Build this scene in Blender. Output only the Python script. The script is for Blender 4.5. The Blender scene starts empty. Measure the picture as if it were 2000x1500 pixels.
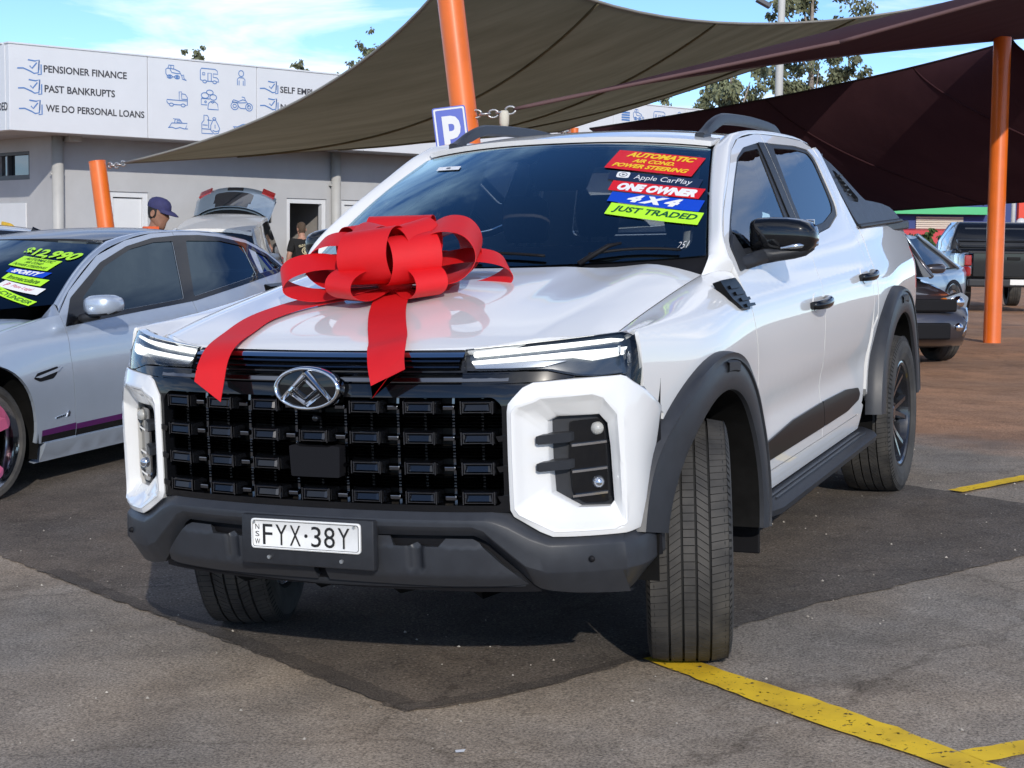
import bpy, bmesh, math, random
import numpy as np
from mathutils import Vector, Matrix
from mathutils.geometry import delaunay_2d_cdt
random.seed(7)
scene = bpy.context.scene
COL = scene.collection
# ---- camera (the truck stands on a slightly sloping apron; z is plumb) ----
TILT = Matrix(((9.99603217e-01, -5.60592882e-04, -2.81619196e-02), (-5.60592882e-04, 9.99207969e-01, -3.97884568e-02),
               (2.81619196e-02, 3.97884568e-02, 9.98811186e-01)))
CAM_R = Matrix(((0.91772474, -0.045049, 0.39465413), (0.39703039, 0.07358536, -0.91485084), (0.01217235, 0.99627094, 0.08541692)))
CAM_P = Vector((2.44841132, -5.2487584, 1.40678437))
cam_data = bpy.data.cameras.new('camera'); cam = bpy.data.objects.new('camera', cam_data); COL.objects.link(cam)
cam.matrix_world = Matrix.Translation(CAM_P) @ CAM_R.to_4x4()
cam_data.sensor_fit = 'HORIZONTAL'; cam_data.sensor_width = 36.0; cam_data.lens = 36.0 * 3200 / 2000
cam_data.clip_start = .05; cam_data.clip_end = 2000
scene.camera = cam
# ---- sun and sky: afternoon sun behind the photographer's right shoulder ----
SUN_DIR = (TILT @ Vector((-.509, .754, -.415))).normalized()      # the way the light travels
world = bpy.data.worlds.new('World'); scene.world = world; world.use_nodes = True
nt = world.node_tree; nt.nodes.clear()
n_out = nt.nodes.new('ShaderNodeOutputWorld'); n_bg = nt.nodes.new('ShaderNodeBackground'); n_sky = nt.nodes.new('ShaderNodeTexSky')
n_sky.sky_type = 'NISHITA'; n_sky.sun_disc = False
n_sky.sun_elevation = math.asin(-SUN_DIR.z); n_sky.sun_rotation = math.atan2(-SUN_DIR.x, -SUN_DIR.y)
n_sky.air_density = .6; n_sky.dust_density = 0.0; n_sky.ozone_density = 4.5; n_sky.altitude = 50
n_tc = nt.nodes.new('ShaderNodeTexCoord'); n_sep = nt.nodes.new('ShaderNodeSeparateXYZ')
nt.links.new(n_tc.outputs['Generated'], n_sep.inputs[0])
# clouds live on a plane high above: project the view direction onto it
n_add = nt.nodes.new('ShaderNodeMath'); n_add.operation = 'MAXIMUM'; n_add.inputs[1].default_value = .02
nt.links.new(n_sep.outputs['Z'], n_add.inputs[0])
n_add2 = nt.nodes.new('ShaderNodeMath'); n_add2.operation = 'ADD'; n_add2.inputs[1].default_value = .06; nt.links.new(n_add.outputs[0], n_add2.inputs[0])
n_dx = nt.nodes.new('ShaderNodeMath'); n_dx.operation = 'DIVIDE'; nt.links.new(n_sep.outputs['X'], n_dx.inputs[0]); nt.links.new(n_add2.outputs[0], n_dx.inputs[1])
n_dy = nt.nodes.new('ShaderNodeMath'); n_dy.operation = 'DIVIDE'; nt.links.new(n_sep.outputs['Y'], n_dy.inputs[0]); nt.links.new(n_add2.outputs[0], n_dy.inputs[1])
n_cmb = nt.nodes.new('ShaderNodeCombineXYZ'); nt.links.new(n_dx.outputs[0], n_cmb.inputs[0]); nt.links.new(n_dy.outputs[0], n_cmb.inputs[1])
n_no = nt.nodes.new('ShaderNodeTexNoise'); n_no.inputs['Scale'].default_value = .8; n_no.inputs['Detail'].default_value = 9; n_no.inputs['Roughness'].default_value = .58
n_no.inputs['Distortion'].default_value = .4
n_mp = nt.nodes.new('ShaderNodeMapping'); n_mp.inputs['Location'].default_value = (12.5, 3, 0)
nt.links.new(n_cmb.outputs[0], n_mp.inputs['Vector']); nt.links.new(n_mp.outputs[0], n_no.inputs['Vector'])
n_rmp = nt.nodes.new('ShaderNodeValToRGB'); n_rmp.color_ramp.elements[0].position = .47; n_rmp.color_ramp.elements[1].position = .69
nt.links.new(n_no.outputs['Fac'], n_rmp.inputs[0])
n_mix = nt.nodes.new('ShaderNodeMix'); n_mix.data_type = 'RGBA'; n_mix.inputs['B'].default_value = (7.2, 7.4, 7.8, 1)
nt.links.new(n_rmp.outputs['Color'], n_mix.inputs['Factor']); nt.links.new(n_sky.outputs[0], n_mix.inputs['A'])
nt.links.new(n_mix.outputs['Result'], n_bg.inputs['Color']); nt.links.new(n_bg.outputs[0], n_out.inputs['Surface'])
n_bg.inputs['Strength'].default_value = .135
sun_data = bpy.data.lights.new('sun', 'SUN'); sun = bpy.data.objects.new('sun', sun_data); COL.objects.link(sun)
sun_data.energy = 2.05; sun_data.angle = math.radians(.5); sun_data.color = (1.0, .93, .83)
sun.rotation_euler = SUN_DIR.to_track_quat('-Z', 'Y').to_euler(); sun.location = (6, -20, 15)
vs = scene.view_settings; vs.view_transform = 'Standard'; vs.look = 'None'; vs.exposure = 0.52; vs.gamma = 1; vs.use_curve_mapping = False
scene.cycles.max_bounces = 6; scene.cycles.transparent_max_bounces = 12; scene.cycles.glossy_bounces = 3; scene.cycles.diffuse_bounces = 3
scene.cycles.caustics_reflective = False; scene.cycles.caustics_refractive = False
# ---- truck body surfaces (truck frame: x to the truck's left, y rearward, z up, metres) ----
def lerp(a, b, t): return a + (b - a) * t
def sstep(a, b, x):
    t = min(1.0, max(0.0, (x - a) / (b - a))); return t * t * (3 - 2 * t)
def bump(x, c, w):
    t = (x - c) / w
    return math.exp(-t * t)
def interp(x, pts):
    if x <= pts[0][0]: return pts[0][1]
    for i in range(len(pts) - 1):
        a, b = pts[i], pts[i + 1]
        if x <= b[0]:
            # monotone-ish cubic (catmull-rom with clamped ends)
            p0 = pts[i - 1] if i > 0 else (2 * a[0] - b[0], 2 * a[1] - b[1])
            p3 = pts[i + 2] if i + 2 < len(pts) else (2 * b[0] - a[0], 2 * b[1] - a[1])
            h = b[0] - a[0]; t = (x - a[0]) / h
            m1 = (b[1] - p0[1]) / (b[0] - p0[0]) * h; m2 = (p3[1] - a[1]) / (p3[0] - a[0]) * h
            t2 = t * t; t3 = t2 * t
            return (2*t3-3*t2+1)*a[1] + (t3-2*t2+t)*m1 + (-2*t3+3*t2)*b[1] + (t3-t2)*m2
    return pts[-1][1]
SEC = [(.30, .885), (.44, .915), (.56, .921), (.68, .922), (.76, .924), (.84, .934), (.98, .943), (1.08, .941),
       (1.15, .931), (1.22, .906), (1.30, .880), (1.40, .838), (1.50, .797), (1.62, .748), (1.72, .706), (1.80, .668), (1.9, .62)]
def W(y, z):
    x = interp(z, SEC)
    # the scallop above the sill only runs along the doors
    x -= 0.012 * bump(z, .72, .07) * sstep(.55, .9, y) * (1 - sstep(2.5, 2.8, y))
    # plan shape: taper to the front corner and to the tail
    if y < .1: x -= .028 * ((.1 - y) / .7) ** 2
    if y > 2.6: x -= .092 * ((y - 2.6) / 1.85) ** 1.6
    # muscular fender above the front and rear wheels
    x += .026 * bump(y, .02, .42) * bump(z, 1.0, .16) + .016 * bump(y, 3.3, .45) * bump(z, 1.02, .16)
    # greenhouse narrows toward the front pillars
    return x
def hoodz(x, y):
    ax = abs(x)
    c = interp(y, [(-1.0, 1.04), (-.93, 1.093), (-.86, 1.128), (-.72, 1.166), (-.48, 1.215), (-.15, 1.268), (.2, 1.318), (.5, 1.352)])
    drop = .012 * (ax / .62) ** 2 + (.05 * ((ax - .62) / .18) ** 1.6 if ax > .62 else 0)
    groove = .008 * (sstep(.36, .47, ax - .10 * (y - .2)) - sstep(.52, .66, ax - .05 * (y - .2))) * sstep(-.95, .25, y)
    return c - drop - groove
def hood(x, y): return (x, y, hoodz(x, y))
def yhood(x):
    ax = abs(x); return -.893 + .18 * ax * ax + .29 * ax ** 6 + max(0, ax - .5) ** 1.6
def yfront(x): return -.983 + .18 * x * x + .29 * x ** 6 + 6 * max(0, abs(x) - .88) ** 2
GZ = [(.25, .10), (.33, .035), (.40, .005), (.50, -.005), (.56, -.012), (.62, .0), (.70, .0), (.9, .0), (.98, .004), (1.04, .02), (1.10, .045), (1.16, .09)]
def F(x, z, off=0.0):
    """front fascia; off > 0 pushes back into the truck"""
    return (x, yfront(x) + interp(z, GZ) + off, z)
def roofz(x, y):
    c = interp(y, [(.9, 1.765), (1.05, 1.795), (1.3, 1.824), (1.7, 1.838), (2.2, 1.828), (2.55, 1.79), (2.75, 1.73)])
    return c - .052 * (abs(x) / .64) ** 2.4
def roof(x, y): return (x, y, roofz(x, y))
def WS(s, t):
    """windshield: s -1..1 across, t 0 (cowl) .. 1 (roof)"""
    a = abs(s)
    bx, by, bz = .80 * s, .44 - .26 * (1 - a ** 2.3), 1.335 - .02 * (1 - a * a)
    tx, ty, tz = .622 * s, 1.13 - .10 * (1 - a ** 2.2), 1.733 + .040 * (1 - a * a)
    bow = .022 * math.sin(math.pi * t)
    return (lerp(bx, tx, t), lerp(by, ty, t) - bow * .6, lerp(bz, tz, t) + bow)

def FW(u, z, off=0.0):
    """fascia that wraps round the corner into the side; u runs from 0 at the centre line to 1.15 at y = -.42"""
    a = abs(u); sg = 1 if u >= 0 else -1
    if a <= .88: return F(u, z, off)
    t = (a - .88) / .27
    g = interp(z, GZ)
    p0 = (.88, yfront(.88) + g); p3 = (W(-.42, z), -.42)
    sl = .36 * .88 + 1.74 * .88 ** 5
    n = math.hypot(1, sl); L = .085
    p1 = (p0[0] + L / n, p0[1] + L * sl / n); p2 = (p3[0], p3[1] - .12)
    b = lambda i: (1-t)**3*p0[i] + 3*(1-t)**2*t*p1[i] + 3*(1-t)*t*t*p2[i] + t**3*p3[i]
    x, y = b(0), b(1)
    dx = 3*(1-t)**2*(p1[0]-p0[0]) + 6*(1-t)*t*(p2[0]-p1[0]) + 3*t*t*(p3[0]-p2[0])
    dy = 3*(1-t)**2*(p1[1]-p0[1]) + 6*(1-t)*t*(p2[1]-p1[1]) + 3*t*t*(p3[1]-p2[1])
    m = math.hypot(dx, dy) or 1
    return (sg * (x - off * dy / m), y + off * dx / m, z)
# ---- mesh helpers ----
def mk(name, verts, faces, mat, parent=None, smooth=False, idx=None, loc=None, mtx=None):
    me = bpy.data.meshes.new(name); me.from_pydata([tuple(v) for v in verts], [], [tuple(f) for f in faces])
    for m in (mat if isinstance(mat, (list, tuple)) else [mat]): me.materials.append(m)
    if idx: me.polygons.foreach_set('material_index', idx)
    if smooth: me.polygons.foreach_set('use_smooth', [True] * len(me.polygons))
    me.update()
    return link(name, me, parent, loc, mtx)
def link(name, me, parent=None, loc=None, mtx=None):
    o = bpy.data.objects.new(name, me); COL.objects.link(o)
    if parent: o.parent = parent
    if mtx is not None: o.matrix_local = mtx
    if loc: o.location = loc
    return o
def thing(name, label, cat, loc=(0, 0, 0), rot=None, group=None):
    o = bpy.data.objects.new(name, None); COL.objects.link(o); o.empty_display_size = .2
    m = Matrix.Translation(Vector(loc))
    if rot is not None: m = m @ rot.to_4x4()
    o.matrix_world = m
    o['label'] = label; o['category'] = cat
    if group: o['group'] = group
    return o
def tag(o, label, cat, group=None):
    o['label'] = label; o['category'] = cat
    if group: o['group'] = group
    return o
def part(name, parent, mtx=None):
    o = bpy.data.objects.new(name, None); COL.objects.link(o); o.empty_display_size = .1; o.parent = parent
    if mtx is not None: o.matrix_local = mtx
    return o
def copy_tree(o, parent=None):
    c = o.copy(); COL.objects.link(c); c.parent = parent
    for ch in list(o.children): copy_tree(ch, c)
    return c
def autosmooth(o, deg=35):
    me = o.data; me.polygons.foreach_set('use_smooth', [True] * len(me.polygons))
    bm = bmesh.new(); bm.from_mesh(me); lim = math.radians(deg)
    for e in bm.edges:
        e.smooth = not (len(e.link_faces) == 2 and e.calc_face_angle(0) > lim)
    bm.to_mesh(me); bm.free(); return o
class MB:
    def __init__(s): s.v = []; s.f = []; s.m = []
    def add(s, verts, faces, m=0):
        b = len(s.v); s.v += [tuple(p) for p in verts]; s.f += [tuple(i + b for i in f) for f in faces]; s.m += [m] * len(faces); return s
    def box(s, c, d, m=0, ch=0.0, R=None):
        hx, hy, hz = d[0] / 2, d[1] / 2, d[2] / 2; V = []; Fc = []
        if ch <= 0:
            V = [(sx * hx, sy * hy, sz * hz) for sz in (-1, 1) for sy in (-1, 1) for sx in (-1, 1)]
            Fc = [(0, 2, 3, 1), (4, 5, 7, 6), (0, 1, 5, 4), (2, 6, 7, 3), (0, 4, 6, 2), (1, 3, 7, 5)]
        else:
            bm = bmesh.new(); bmesh.ops.create_cube(bm, size=1)
            for v in bm.verts: v.co = Vector((v.co.x * d[0], v.co.y * d[1], v.co.z * d[2]))
            bmesh.ops.bevel(bm, geom=bm.edges[:], offset=ch, segments=2, profile=.5, affect='EDGES')
            bm.verts.index_update(); V = [v.co.copy() for v in bm.verts]; Fc = [[v.index for v in f.verts] for f in bm.faces]; bm.free()
        o = Vector(c)
        V = [(R @ Vector(p) if R else Vector(p)) + o for p in V]
        return s.add(V, Fc, m)
    def loft(s, loops, closed=True, cap0=False, cap1=False, m=0, flip=False):
        n = len(loops[0]); V = [p for L in loops for p in L]; Fc = []
        for i in range(len(loops) - 1):
            for j in range(n if closed else n - 1):
                a, b = i * n + j, i * n + (j + 1) % n
                q = (a, b, b + n, a + n); Fc.append(q[::-1] if flip else q)
        if cap0: Fc.append(tuple(range(n))[::-1] if not flip else tuple(range(n)))
        if cap1:
            q = tuple(range((len(loops) - 1) * n, len(loops) * n)); Fc.append(q if not flip else q[::-1])
        return s.add(V, Fc, m)
    def tube(s, path, r, n=8, m=0, cap=True):
        P = [Vector(p) for p in path]; L = []
        up = Vector((0, 0, 1))
        for i, p in enumerate(P):
            t = (P[min(i + 1, len(P) - 1)] - P[max(i - 1, 0)]).normalized()
            u = up.cross(t)
            if u.length < .05: u = Vector((1, 0, 0)).cross(t)
            u.normalize(); w = t.cross(u)
            rr = r[i] if isinstance(r, (list, tuple)) else r
            L.append([p + (u * math.cos(2 * math.pi * k / n) + w * math.sin(2 * math.pi * k / n)) * rr for k in range(n)])
        return s.loft(L, True, cap, cap, m)
    def lathe(s, prof, n=32, axis='z', m=0, c=(0, 0, 0), closed=False):
        L = []
        for k in range(n):
            a = 2 * math.pi * k / n; ca, sa = math.cos(a), math.sin(a)
            if axis == 'z': L.append([(c[0] + r * ca, c[1] + r * sa, c[2] + h) for r, h in prof])
            elif axis == 'x': L.append([(c[0] + h, c[1] + r * ca, c[2] + r * sa) for r, h in prof])
            else: L.append([(c[0] + r * ca, c[1] + h, c[2] - r * sa) for r, h in prof])
        return s.loft(L + [L[0]], closed, m=m)
    def prism(s, poly, fn, d0, d1, m=0):
        """poly 2D -> fn(u, v, depth)"""
        n = len(poly); a = [fn(u, v, d0) for u, v in poly]; b = [fn(u, v, d1) for u, v in poly]
        V = a + b; Fc = [tuple(range(n)), tuple(range(2 * n - 1, n - 1, -1))]
        for i in range(n):
            j = (i + 1) % n; Fc.append((i, i + n, j + n, j))
        return s.add(V, Fc, m)
    def build(s, name, mat, parent=None, smooth=False, mtx=None, auto=None, loc=None):
        o = mk(name, s.v, s.f, mat, parent, smooth, s.m if isinstance(mat, (list, tuple)) else None, loc, mtx)
        bm = bmesh.new(); bm.from_mesh(o.data); bmesh.ops.recalc_face_normals(bm, faces=bm.faces[:]); bm.to_mesh(o.data); bm.free()
        if auto: autosmooth(o, auto)
        return o
def inside(p, poly):
    x, y = p; r = False; n = len(poly); j = n - 1
    for i in range(n):
        xi, yi = poly[i]; xj, yj = poly[j]
        if (yi > y) != (yj > y) and x < (xj - xi) * (y - yi) / (yj - yi) + xi: r = not r
        j = i
    return r
def dense(poly, step):
    out = []
    for i, a in enumerate(poly):
        b = poly[(i + 1) % len(poly)]; n = max(1, int(math.ceil(math.hypot(b[0] - a[0], b[1] - a[1]) / step)))
        out += [(lerp(a[0], b[0], k / n), lerp(a[1], b[1], k / n)) for k in range(n)]
    return out
def spl(pts, n=6, closed=False):
    """Catmull-Rom through points (2D or 3D tuples)"""
    m = len(pts); out = []
    rng = range(m) if closed else range(m - 1)
    for i in rng:
        if closed: p = [pts[(i + k) % m] for k in (-1, 0, 1, 2)]
        else: p = [pts[max(i - 1, 0)], pts[i], pts[i + 1], pts[min(i + 2, m - 1)]]
        for k in range(n):
            t = k / n
            out.append(tuple(.5 * (2 * p[1][d] + (p[2][d] - p[0][d]) * t + (2 * p[0][d] - 5 * p[1][d] + 4 * p[2][d] - p[3][d]) * t * t
                                   + (3 * p[1][d] - p[0][d] - 3 * p[2][d] + p[3][d]) * t ** 3) for d in range(len(pts[0]))))
    if not closed: out.append(tuple(pts[-1]))
    return out
def rounded(poly, r, n=4):
    """round polygon corners"""
    out = []; m = len(poly)
    for i in range(m):
        p, a, b = poly[i], poly[i - 1], poly[(i + 1) % m]
        la = math.hypot(a[0] - p[0], a[1] - p[1]); lb = math.hypot(b[0] - p[0], b[1] - p[1]); q = min(r, la * .45, lb * .45)
        A = (p[0] + (a[0] - p[0]) * q / la, p[1] + (a[1] - p[1]) * q / la); B = (p[0] + (b[0] - p[0]) * q / lb, p[1] + (b[1] - p[1]) * q / lb)
        for k in range(n + 1):
            t = k / n; out.append(((1-t)**2*A[0] + 2*(1-t)*t*p[0] + t*t*B[0], (1-t)**2*A[1] + 2*(1-t)*t*p[1] + t*t*B[1]))
    return out
def panel(name, outer, surf, mat, parent, holes=(), step=.05, thick=.012, flip=False, mirror=False, mb_only=False):
    """sheet of a curved surface cut to an outline: surf(u, v) -> point; flip reverses the outward side"""
    outer = dense(outer, step); holes = [dense(h, step) for h in holes]
    pts = list(outer); edges = [(i, (i + 1) % len(outer)) for i in range(len(outer))]
    for h in holes:
        b = len(pts); pts += h; edges += [(b + i, b + (i + 1) % len(h)) for i in range(len(h))]
    us = [p[0] for p in outer]; vs_ = [p[1] for p in outer]; bpts = np.array(pts)
    u = min(us) + step * .5; row = 0
    inner = []
    while u < max(us):
        v = min(vs_) + step * (.5 if row % 2 else .25)
        while v < max(vs_):
            if inside((u, v), outer) and not any(inside((u, v), h) for h in holes):
                if np.min((bpts[:, 0] - u) ** 2 + (bpts[:, 1] - v) ** 2) > (step * .45) ** 2: inner.append((u, v))
            v += step
        u += step; row += 1
    r = delaunay_2d_cdt([Vector(p) for p in pts + inner], edges, [], 0, 1e-6)
    P2 = [tuple(p) for p in r[0]]; tris = []
    for f in r[2]:
        c = (sum(P2[i][0] for i in f) / len(f), sum(P2[i][1] for i in f) / len(f))
        if inside(c, outer) and not any(inside(c, h) for h in holes):
            a, b2, c2 = [P2[i] for i in f]
            ar = (b2[0]-a[0])*(c2[1]-a[1]) - (b2[1]-a[1])*(c2[0]-a[0])
            if abs(ar) > 1e-9: tris.append(tuple(f) if ar > 0 else tuple(f)[::-1])
    P3 = []; N3 = []; h = 1e-3; sg = -1 if flip else 1
    for (a, b) in P2:
        p = Vector(surf(a, b)); du = Vector(surf(a + h, b)) - Vector(surf(a - h, b)); dv = Vector(surf(a, b + h)) - Vector(surf(a, b - h))
        n = du.cross(dv) * sg; n.normalize(); P3.append(p); N3.append(n)
    if flip: tris = [t[::-1] for t in tris]
    nv = len(P3); ecount = {}
    for t in tris:
        for k in range(3): ecount[(t[k], t[(k + 1) % 3])] = 1
    border = [e for e in ecount if (e[1], e[0]) not in ecount]
    V = list(P3); rim = {}
    for a, b in border:
        for i in (a, b):
            if i not in rim: rim[i] = (len(V), len(V) + 1); V += [P3[i], P3[i] - N3[i] * thick]
    quads = [(rim[b][0], rim[a][0], rim[a][1], rim[b][1]) for a, b in border]
    faces = tris + quads; nt_ = len(tris)
    if mirror:
        V = [Vector((-p.x, p.y, p.z)) for p in V]; N3 = [Vector((-n.x, n.y, n.z)) for n in N3]; faces = [f[::-1] for f in faces]
    if mb_only: return V, faces
    o = mk(name, V, faces, mat, parent)
    me = o.data; fl = [True] * nt_ + [False] * len(quads); me.polygons.foreach_set('use_smooth', fl)
    ln = []
    for i, p in enumerate(me.polygons):
        if i < nt_: ln += [N3[v] for v in p.vertices]
        else: ln += [p.normal.copy()] * len(p.vertices)
    me.normals_split_custom_set(ln)
    return o
_txt = {}
def text_geo(s, size=1.0, shear=0.0, bold=0.0, sx=1.0, align='CENTER', res=3, spacing=1.0):
    """glyph outlines as flat triangulated geometry: (verts2d, faces), centred vertically on the cap height"""
    k = (s, size, shear, bold, sx, align, res, spacing)
    if k in _txt: return _txt[k]
    cu = bpy.data.curves.new('lettering', 'FONT'); cu.body = s; cu.size = size; cu.shear = shear; cu.offset = bold; cu.align_x = align
    cu.resolution_u = res; cu.space_character = spacing
    ob = bpy.data.objects.new('lettering', cu); COL.objects.link(ob); dg = bpy.context.evaluated_depsgraph_get(); dg.update()
    me = ob.evaluated_get(dg).to_mesh(); V = [(v.co.x * sx, v.co.y - .35 * size) for v in me.vertices]; Fc = [tuple(p.vertices) for p in me.polygons]
    ob.evaluated_get(dg).to_mesh_clear(); COL.objects.unlink(ob); bpy.data.objects.remove(ob); bpy.data.curves.remove(cu)
    _txt[k] = (V, Fc); return _txt[k]
# ---- materials ----
def mat(name, col, rough=.5, metal=0.0, coat=0.0, coat_rough=.03, spec=.5, var=0.0, scale=8.0, bump=0.0, bscale=60.0, emit=None, estr=0.0, alpha=None, col2=None, detail=6):
    m = bpy.data.materials.new(name); m.use_nodes = True; t = m.node_tree; b = t.nodes['Principled BSDF']
    b.inputs['Base Color'].default_value = (*col, 1); b.inputs['Roughness'].default_value = rough; b.inputs['Metallic'].default_value = metal
    b.inputs['Coat Weight'].default_value = coat; b.inputs['Coat Roughness'].default_value = coat_rough; b.inputs['Specular IOR Level'].default_value = spec
    tc = t.nodes.new('ShaderNodeTexCoord')
    if var > 0 or col2:
        no = t.nodes.new('ShaderNodeTexNoise'); no.inputs['Scale'].default_value = scale; no.inputs['Detail'].default_value = detail; no.inputs['Roughness'].default_value = .6
        t.links.new(tc.outputs['Object'], no.inputs['Vector'])
        rp = t.nodes.new('ShaderNodeValToRGB'); rp.color_ramp.elements[0].position = .35; rp.color_ramp.elements[1].position = .65
        c2 = col2 or tuple(c * (1 - var) for c in col); c1 = col if col2 else tuple(min(1, c * (1 + var)) for c in col)
        rp.color_ramp.elements[0].color = (*c2, 1); rp.color_ramp.elements[1].color = (*c1, 1)
        t.links.new(no.outputs['Fac'], rp.inputs[0]); t.links.new(rp.outputs[0], b.inputs['Base Color'])
        mr = t.nodes.new('ShaderNodeMapRange'); mr.inputs['To Min'].default_value = max(0, rough - .06); mr.inputs['To Max'].default_value = min(1, rough + .08)
        t.links.new(no.outputs['Fac'], mr.inputs['Value']); t.links.new(mr.outputs[0], b.inputs['Roughness'])
    if bump > 0:
        nb = t.nodes.new('ShaderNodeTexNoise'); nb.inputs['Scale'].default_value = bscale; nb.inputs['Detail'].default_value = 4
        t.links.new(tc.outputs['Object'], nb.inputs['Vector'])
        bp = t.nodes.new('ShaderNodeBump'); bp.inputs['Strength'].default_value = bump; bp.inputs['Distance'].default_value = .01
        t.links.new(nb.outputs['Fac'], bp.inputs['Height']); t.links.new(bp.outputs[0], b.inputs['Normal'])
    if emit: b.inputs['Emission Color'].default_value = (*emit, 1); b.inputs['Emission Strength'].default_value = estr
    return m
def glass(name, tint, rough=0.0, ior=1.5, boost=1.0, refl=(1, 1, 1)):
    """thin glass: fresnel reflection over a tinted see-through sheet"""
    m = bpy.data.materials.new(name); m.use_nodes = True; t = m.node_tree; t.nodes.clear()
    o = t.nodes.new('ShaderNodeOutputMaterial'); mx = t.nodes.new('ShaderNodeMixShader'); tr = t.nodes.new('ShaderNodeBsdfTransparent'); gl = t.nodes.new('ShaderNodeBsdfGlossy')
    fr = t.nodes.new('ShaderNodeFresnel'); fr.inputs['IOR'].default_value = ior
    tr.inputs['Color'].default_value = (*tint, 1); gl.inputs['Roughness'].default_value = rough; gl.inputs['Color'].default_value = (*refl, 1)
    mu = t.nodes.new('ShaderNodeMath'); mu.operation = 'MULTIPLY'; mu.inputs[1].default_value = boost; mu.use_clamp = True
    t.links.new(fr.outputs[0], mu.inputs[0]); t.links.new(mu.outputs[0], mx.inputs[0])
    t.links.new(tr.outputs[0], mx.inputs[1]); t.links.new(gl.outputs[0], mx.inputs[2]); t.links.new(mx.outputs[0], o.inputs[0])
    return m
M = {}
M['white'] = mat('white_pearl_paint', (.80, .805, .80), .40, 0, 1.0, .02, spec=.25)
M['gloss'] = mat('gloss_black', (.005, .0055, .007), .2, 0, .9, .03, spec=.08)
M['gloss2'] = mat('trim_black', (.006, .0065, .008), .28, spec=.10)
M['satin'] = mat('dark_grey_plastic', (.024, .026, .031), .45, spec=.35, var=.10, scale=30, bump=.06, bscale=500)
M['satin2'] = mat('charcoal_plastic', (.030, .033, .040), .42, spec=.4, var=.08, scale=20, bump=.05, bscale=400)
M['black'] = mat('matt_black', (.008, .008, .010), .6, spec=.2)
M['under'] = mat('underbody_black', (.008, .008, .008), .9, spec=.1, var=.3, scale=10)
M['dchrome'] = mat('dark_chrome', (.17, .18, .20), .13, 1.0)
M['radiator'] = mat('radiator_core', (.035, .031, .027), .7, var=.3, scale=60)
M['chrome'] = mat('chrome', (.75, .76, .78), .08, 1.0)
M['steel'] = mat('galvanised_steel', (.55, .55, .54), .38, .9, var=.15, scale=40)
M['silver'] = mat('silver_metal', (.6, .61, .63), .25, 1.0)
M['rim'] = mat('black_alloy', (.018, .019, .024), .25, .3, .8, .06)
M['glass'] = glass('windshield_glass', (.74, .79, .80), ior=1.62, boost=2.3, refl=(.55, .84, 1.0))
M['dglass'] = glass('privacy_glass', (.16, .175, .185), ior=1.55)
M['fglass'] = glass('door_glass', (.60, .64, .65), ior=1.55)
M['clear'] = glass('lamp_lens', (.86, .88, .9), ior=1.45)
M['led'] = mat('led_bar', (.95, .95, .92), .2, emit=(1, .99, .93), estr=1.1)
M['lampbowl'] = mat('lamp_reflector', (.5, .53, .58), .18, .9)
M['lampwhite'] = mat('lamp_diffuser', (.42, .42, .40), .35, 0, .6)
M['lampdark'] = mat('lamp_housing', (.03, .045, .07), .25, 0, .8)
M['red'] = mat('red_bow_ribbon', (.66, .005, .009), .58, var=.06, scale=5, bump=.03, bscale=200)
M['seat'] = mat('seat_fabric', (.045, .045, .05), .8, var=.2, scale=20)
M['dash'] = mat('dashboard_vinyl', (.035, .035, .04), .65, var=.15, scale=30)
M['liner'] = mat('grey_headliner', (.42, .42, .41), .85, var=.04, scale=20)
M['tail'] = mat('tail_lamp_red', (.35, .01, .01), .15, 0, 1)
M['plate'] = mat('plate_white', (.82, .82, .80), .4, var=.03, scale=30)
M['ink'] = mat('black_ink', (.012, .012, .012), .5)
M['skin'] = mat('skin', (.30, .15, .095), .55, var=.12, scale=30)
def tyre_mat():
    m = bpy.data.materials.new('tyre_rubber'); m.use_nodes = True; t = m.node_tree; b = t.nodes['Principled BSDF']; b.inputs['Roughness'].default_value = .78
    tc = t.nodes.new('ShaderNodeTexCoord'); no = t.nodes.new('ShaderNodeTexNoise'); no.inputs['Scale'].default_value = 9; no.inputs['Detail'].default_value = 8
    t.links.new(tc.outputs['Object'], no.inputs['Vector'])
    rp = t.nodes.new('ShaderNodeValToRGB'); e = rp.color_ramp.elements; e[0].position = .3; e[0].color = (.022, .022, .023, 1); e[1].position = .72; e[1].color = (.075, .070, .063, 1)
    x = e.new(.82); x.color = (.14, .11, .08, 1)
    t.links.new(no.outputs['Fac'], rp.inputs[0]); t.links.new(rp.outputs[0], b.inputs['Base Color'])
    return m
M['tyre'] = tyre_mat()
M['groove'] = mat('tyre_groove', (.012, .012, .012), .9)
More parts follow.
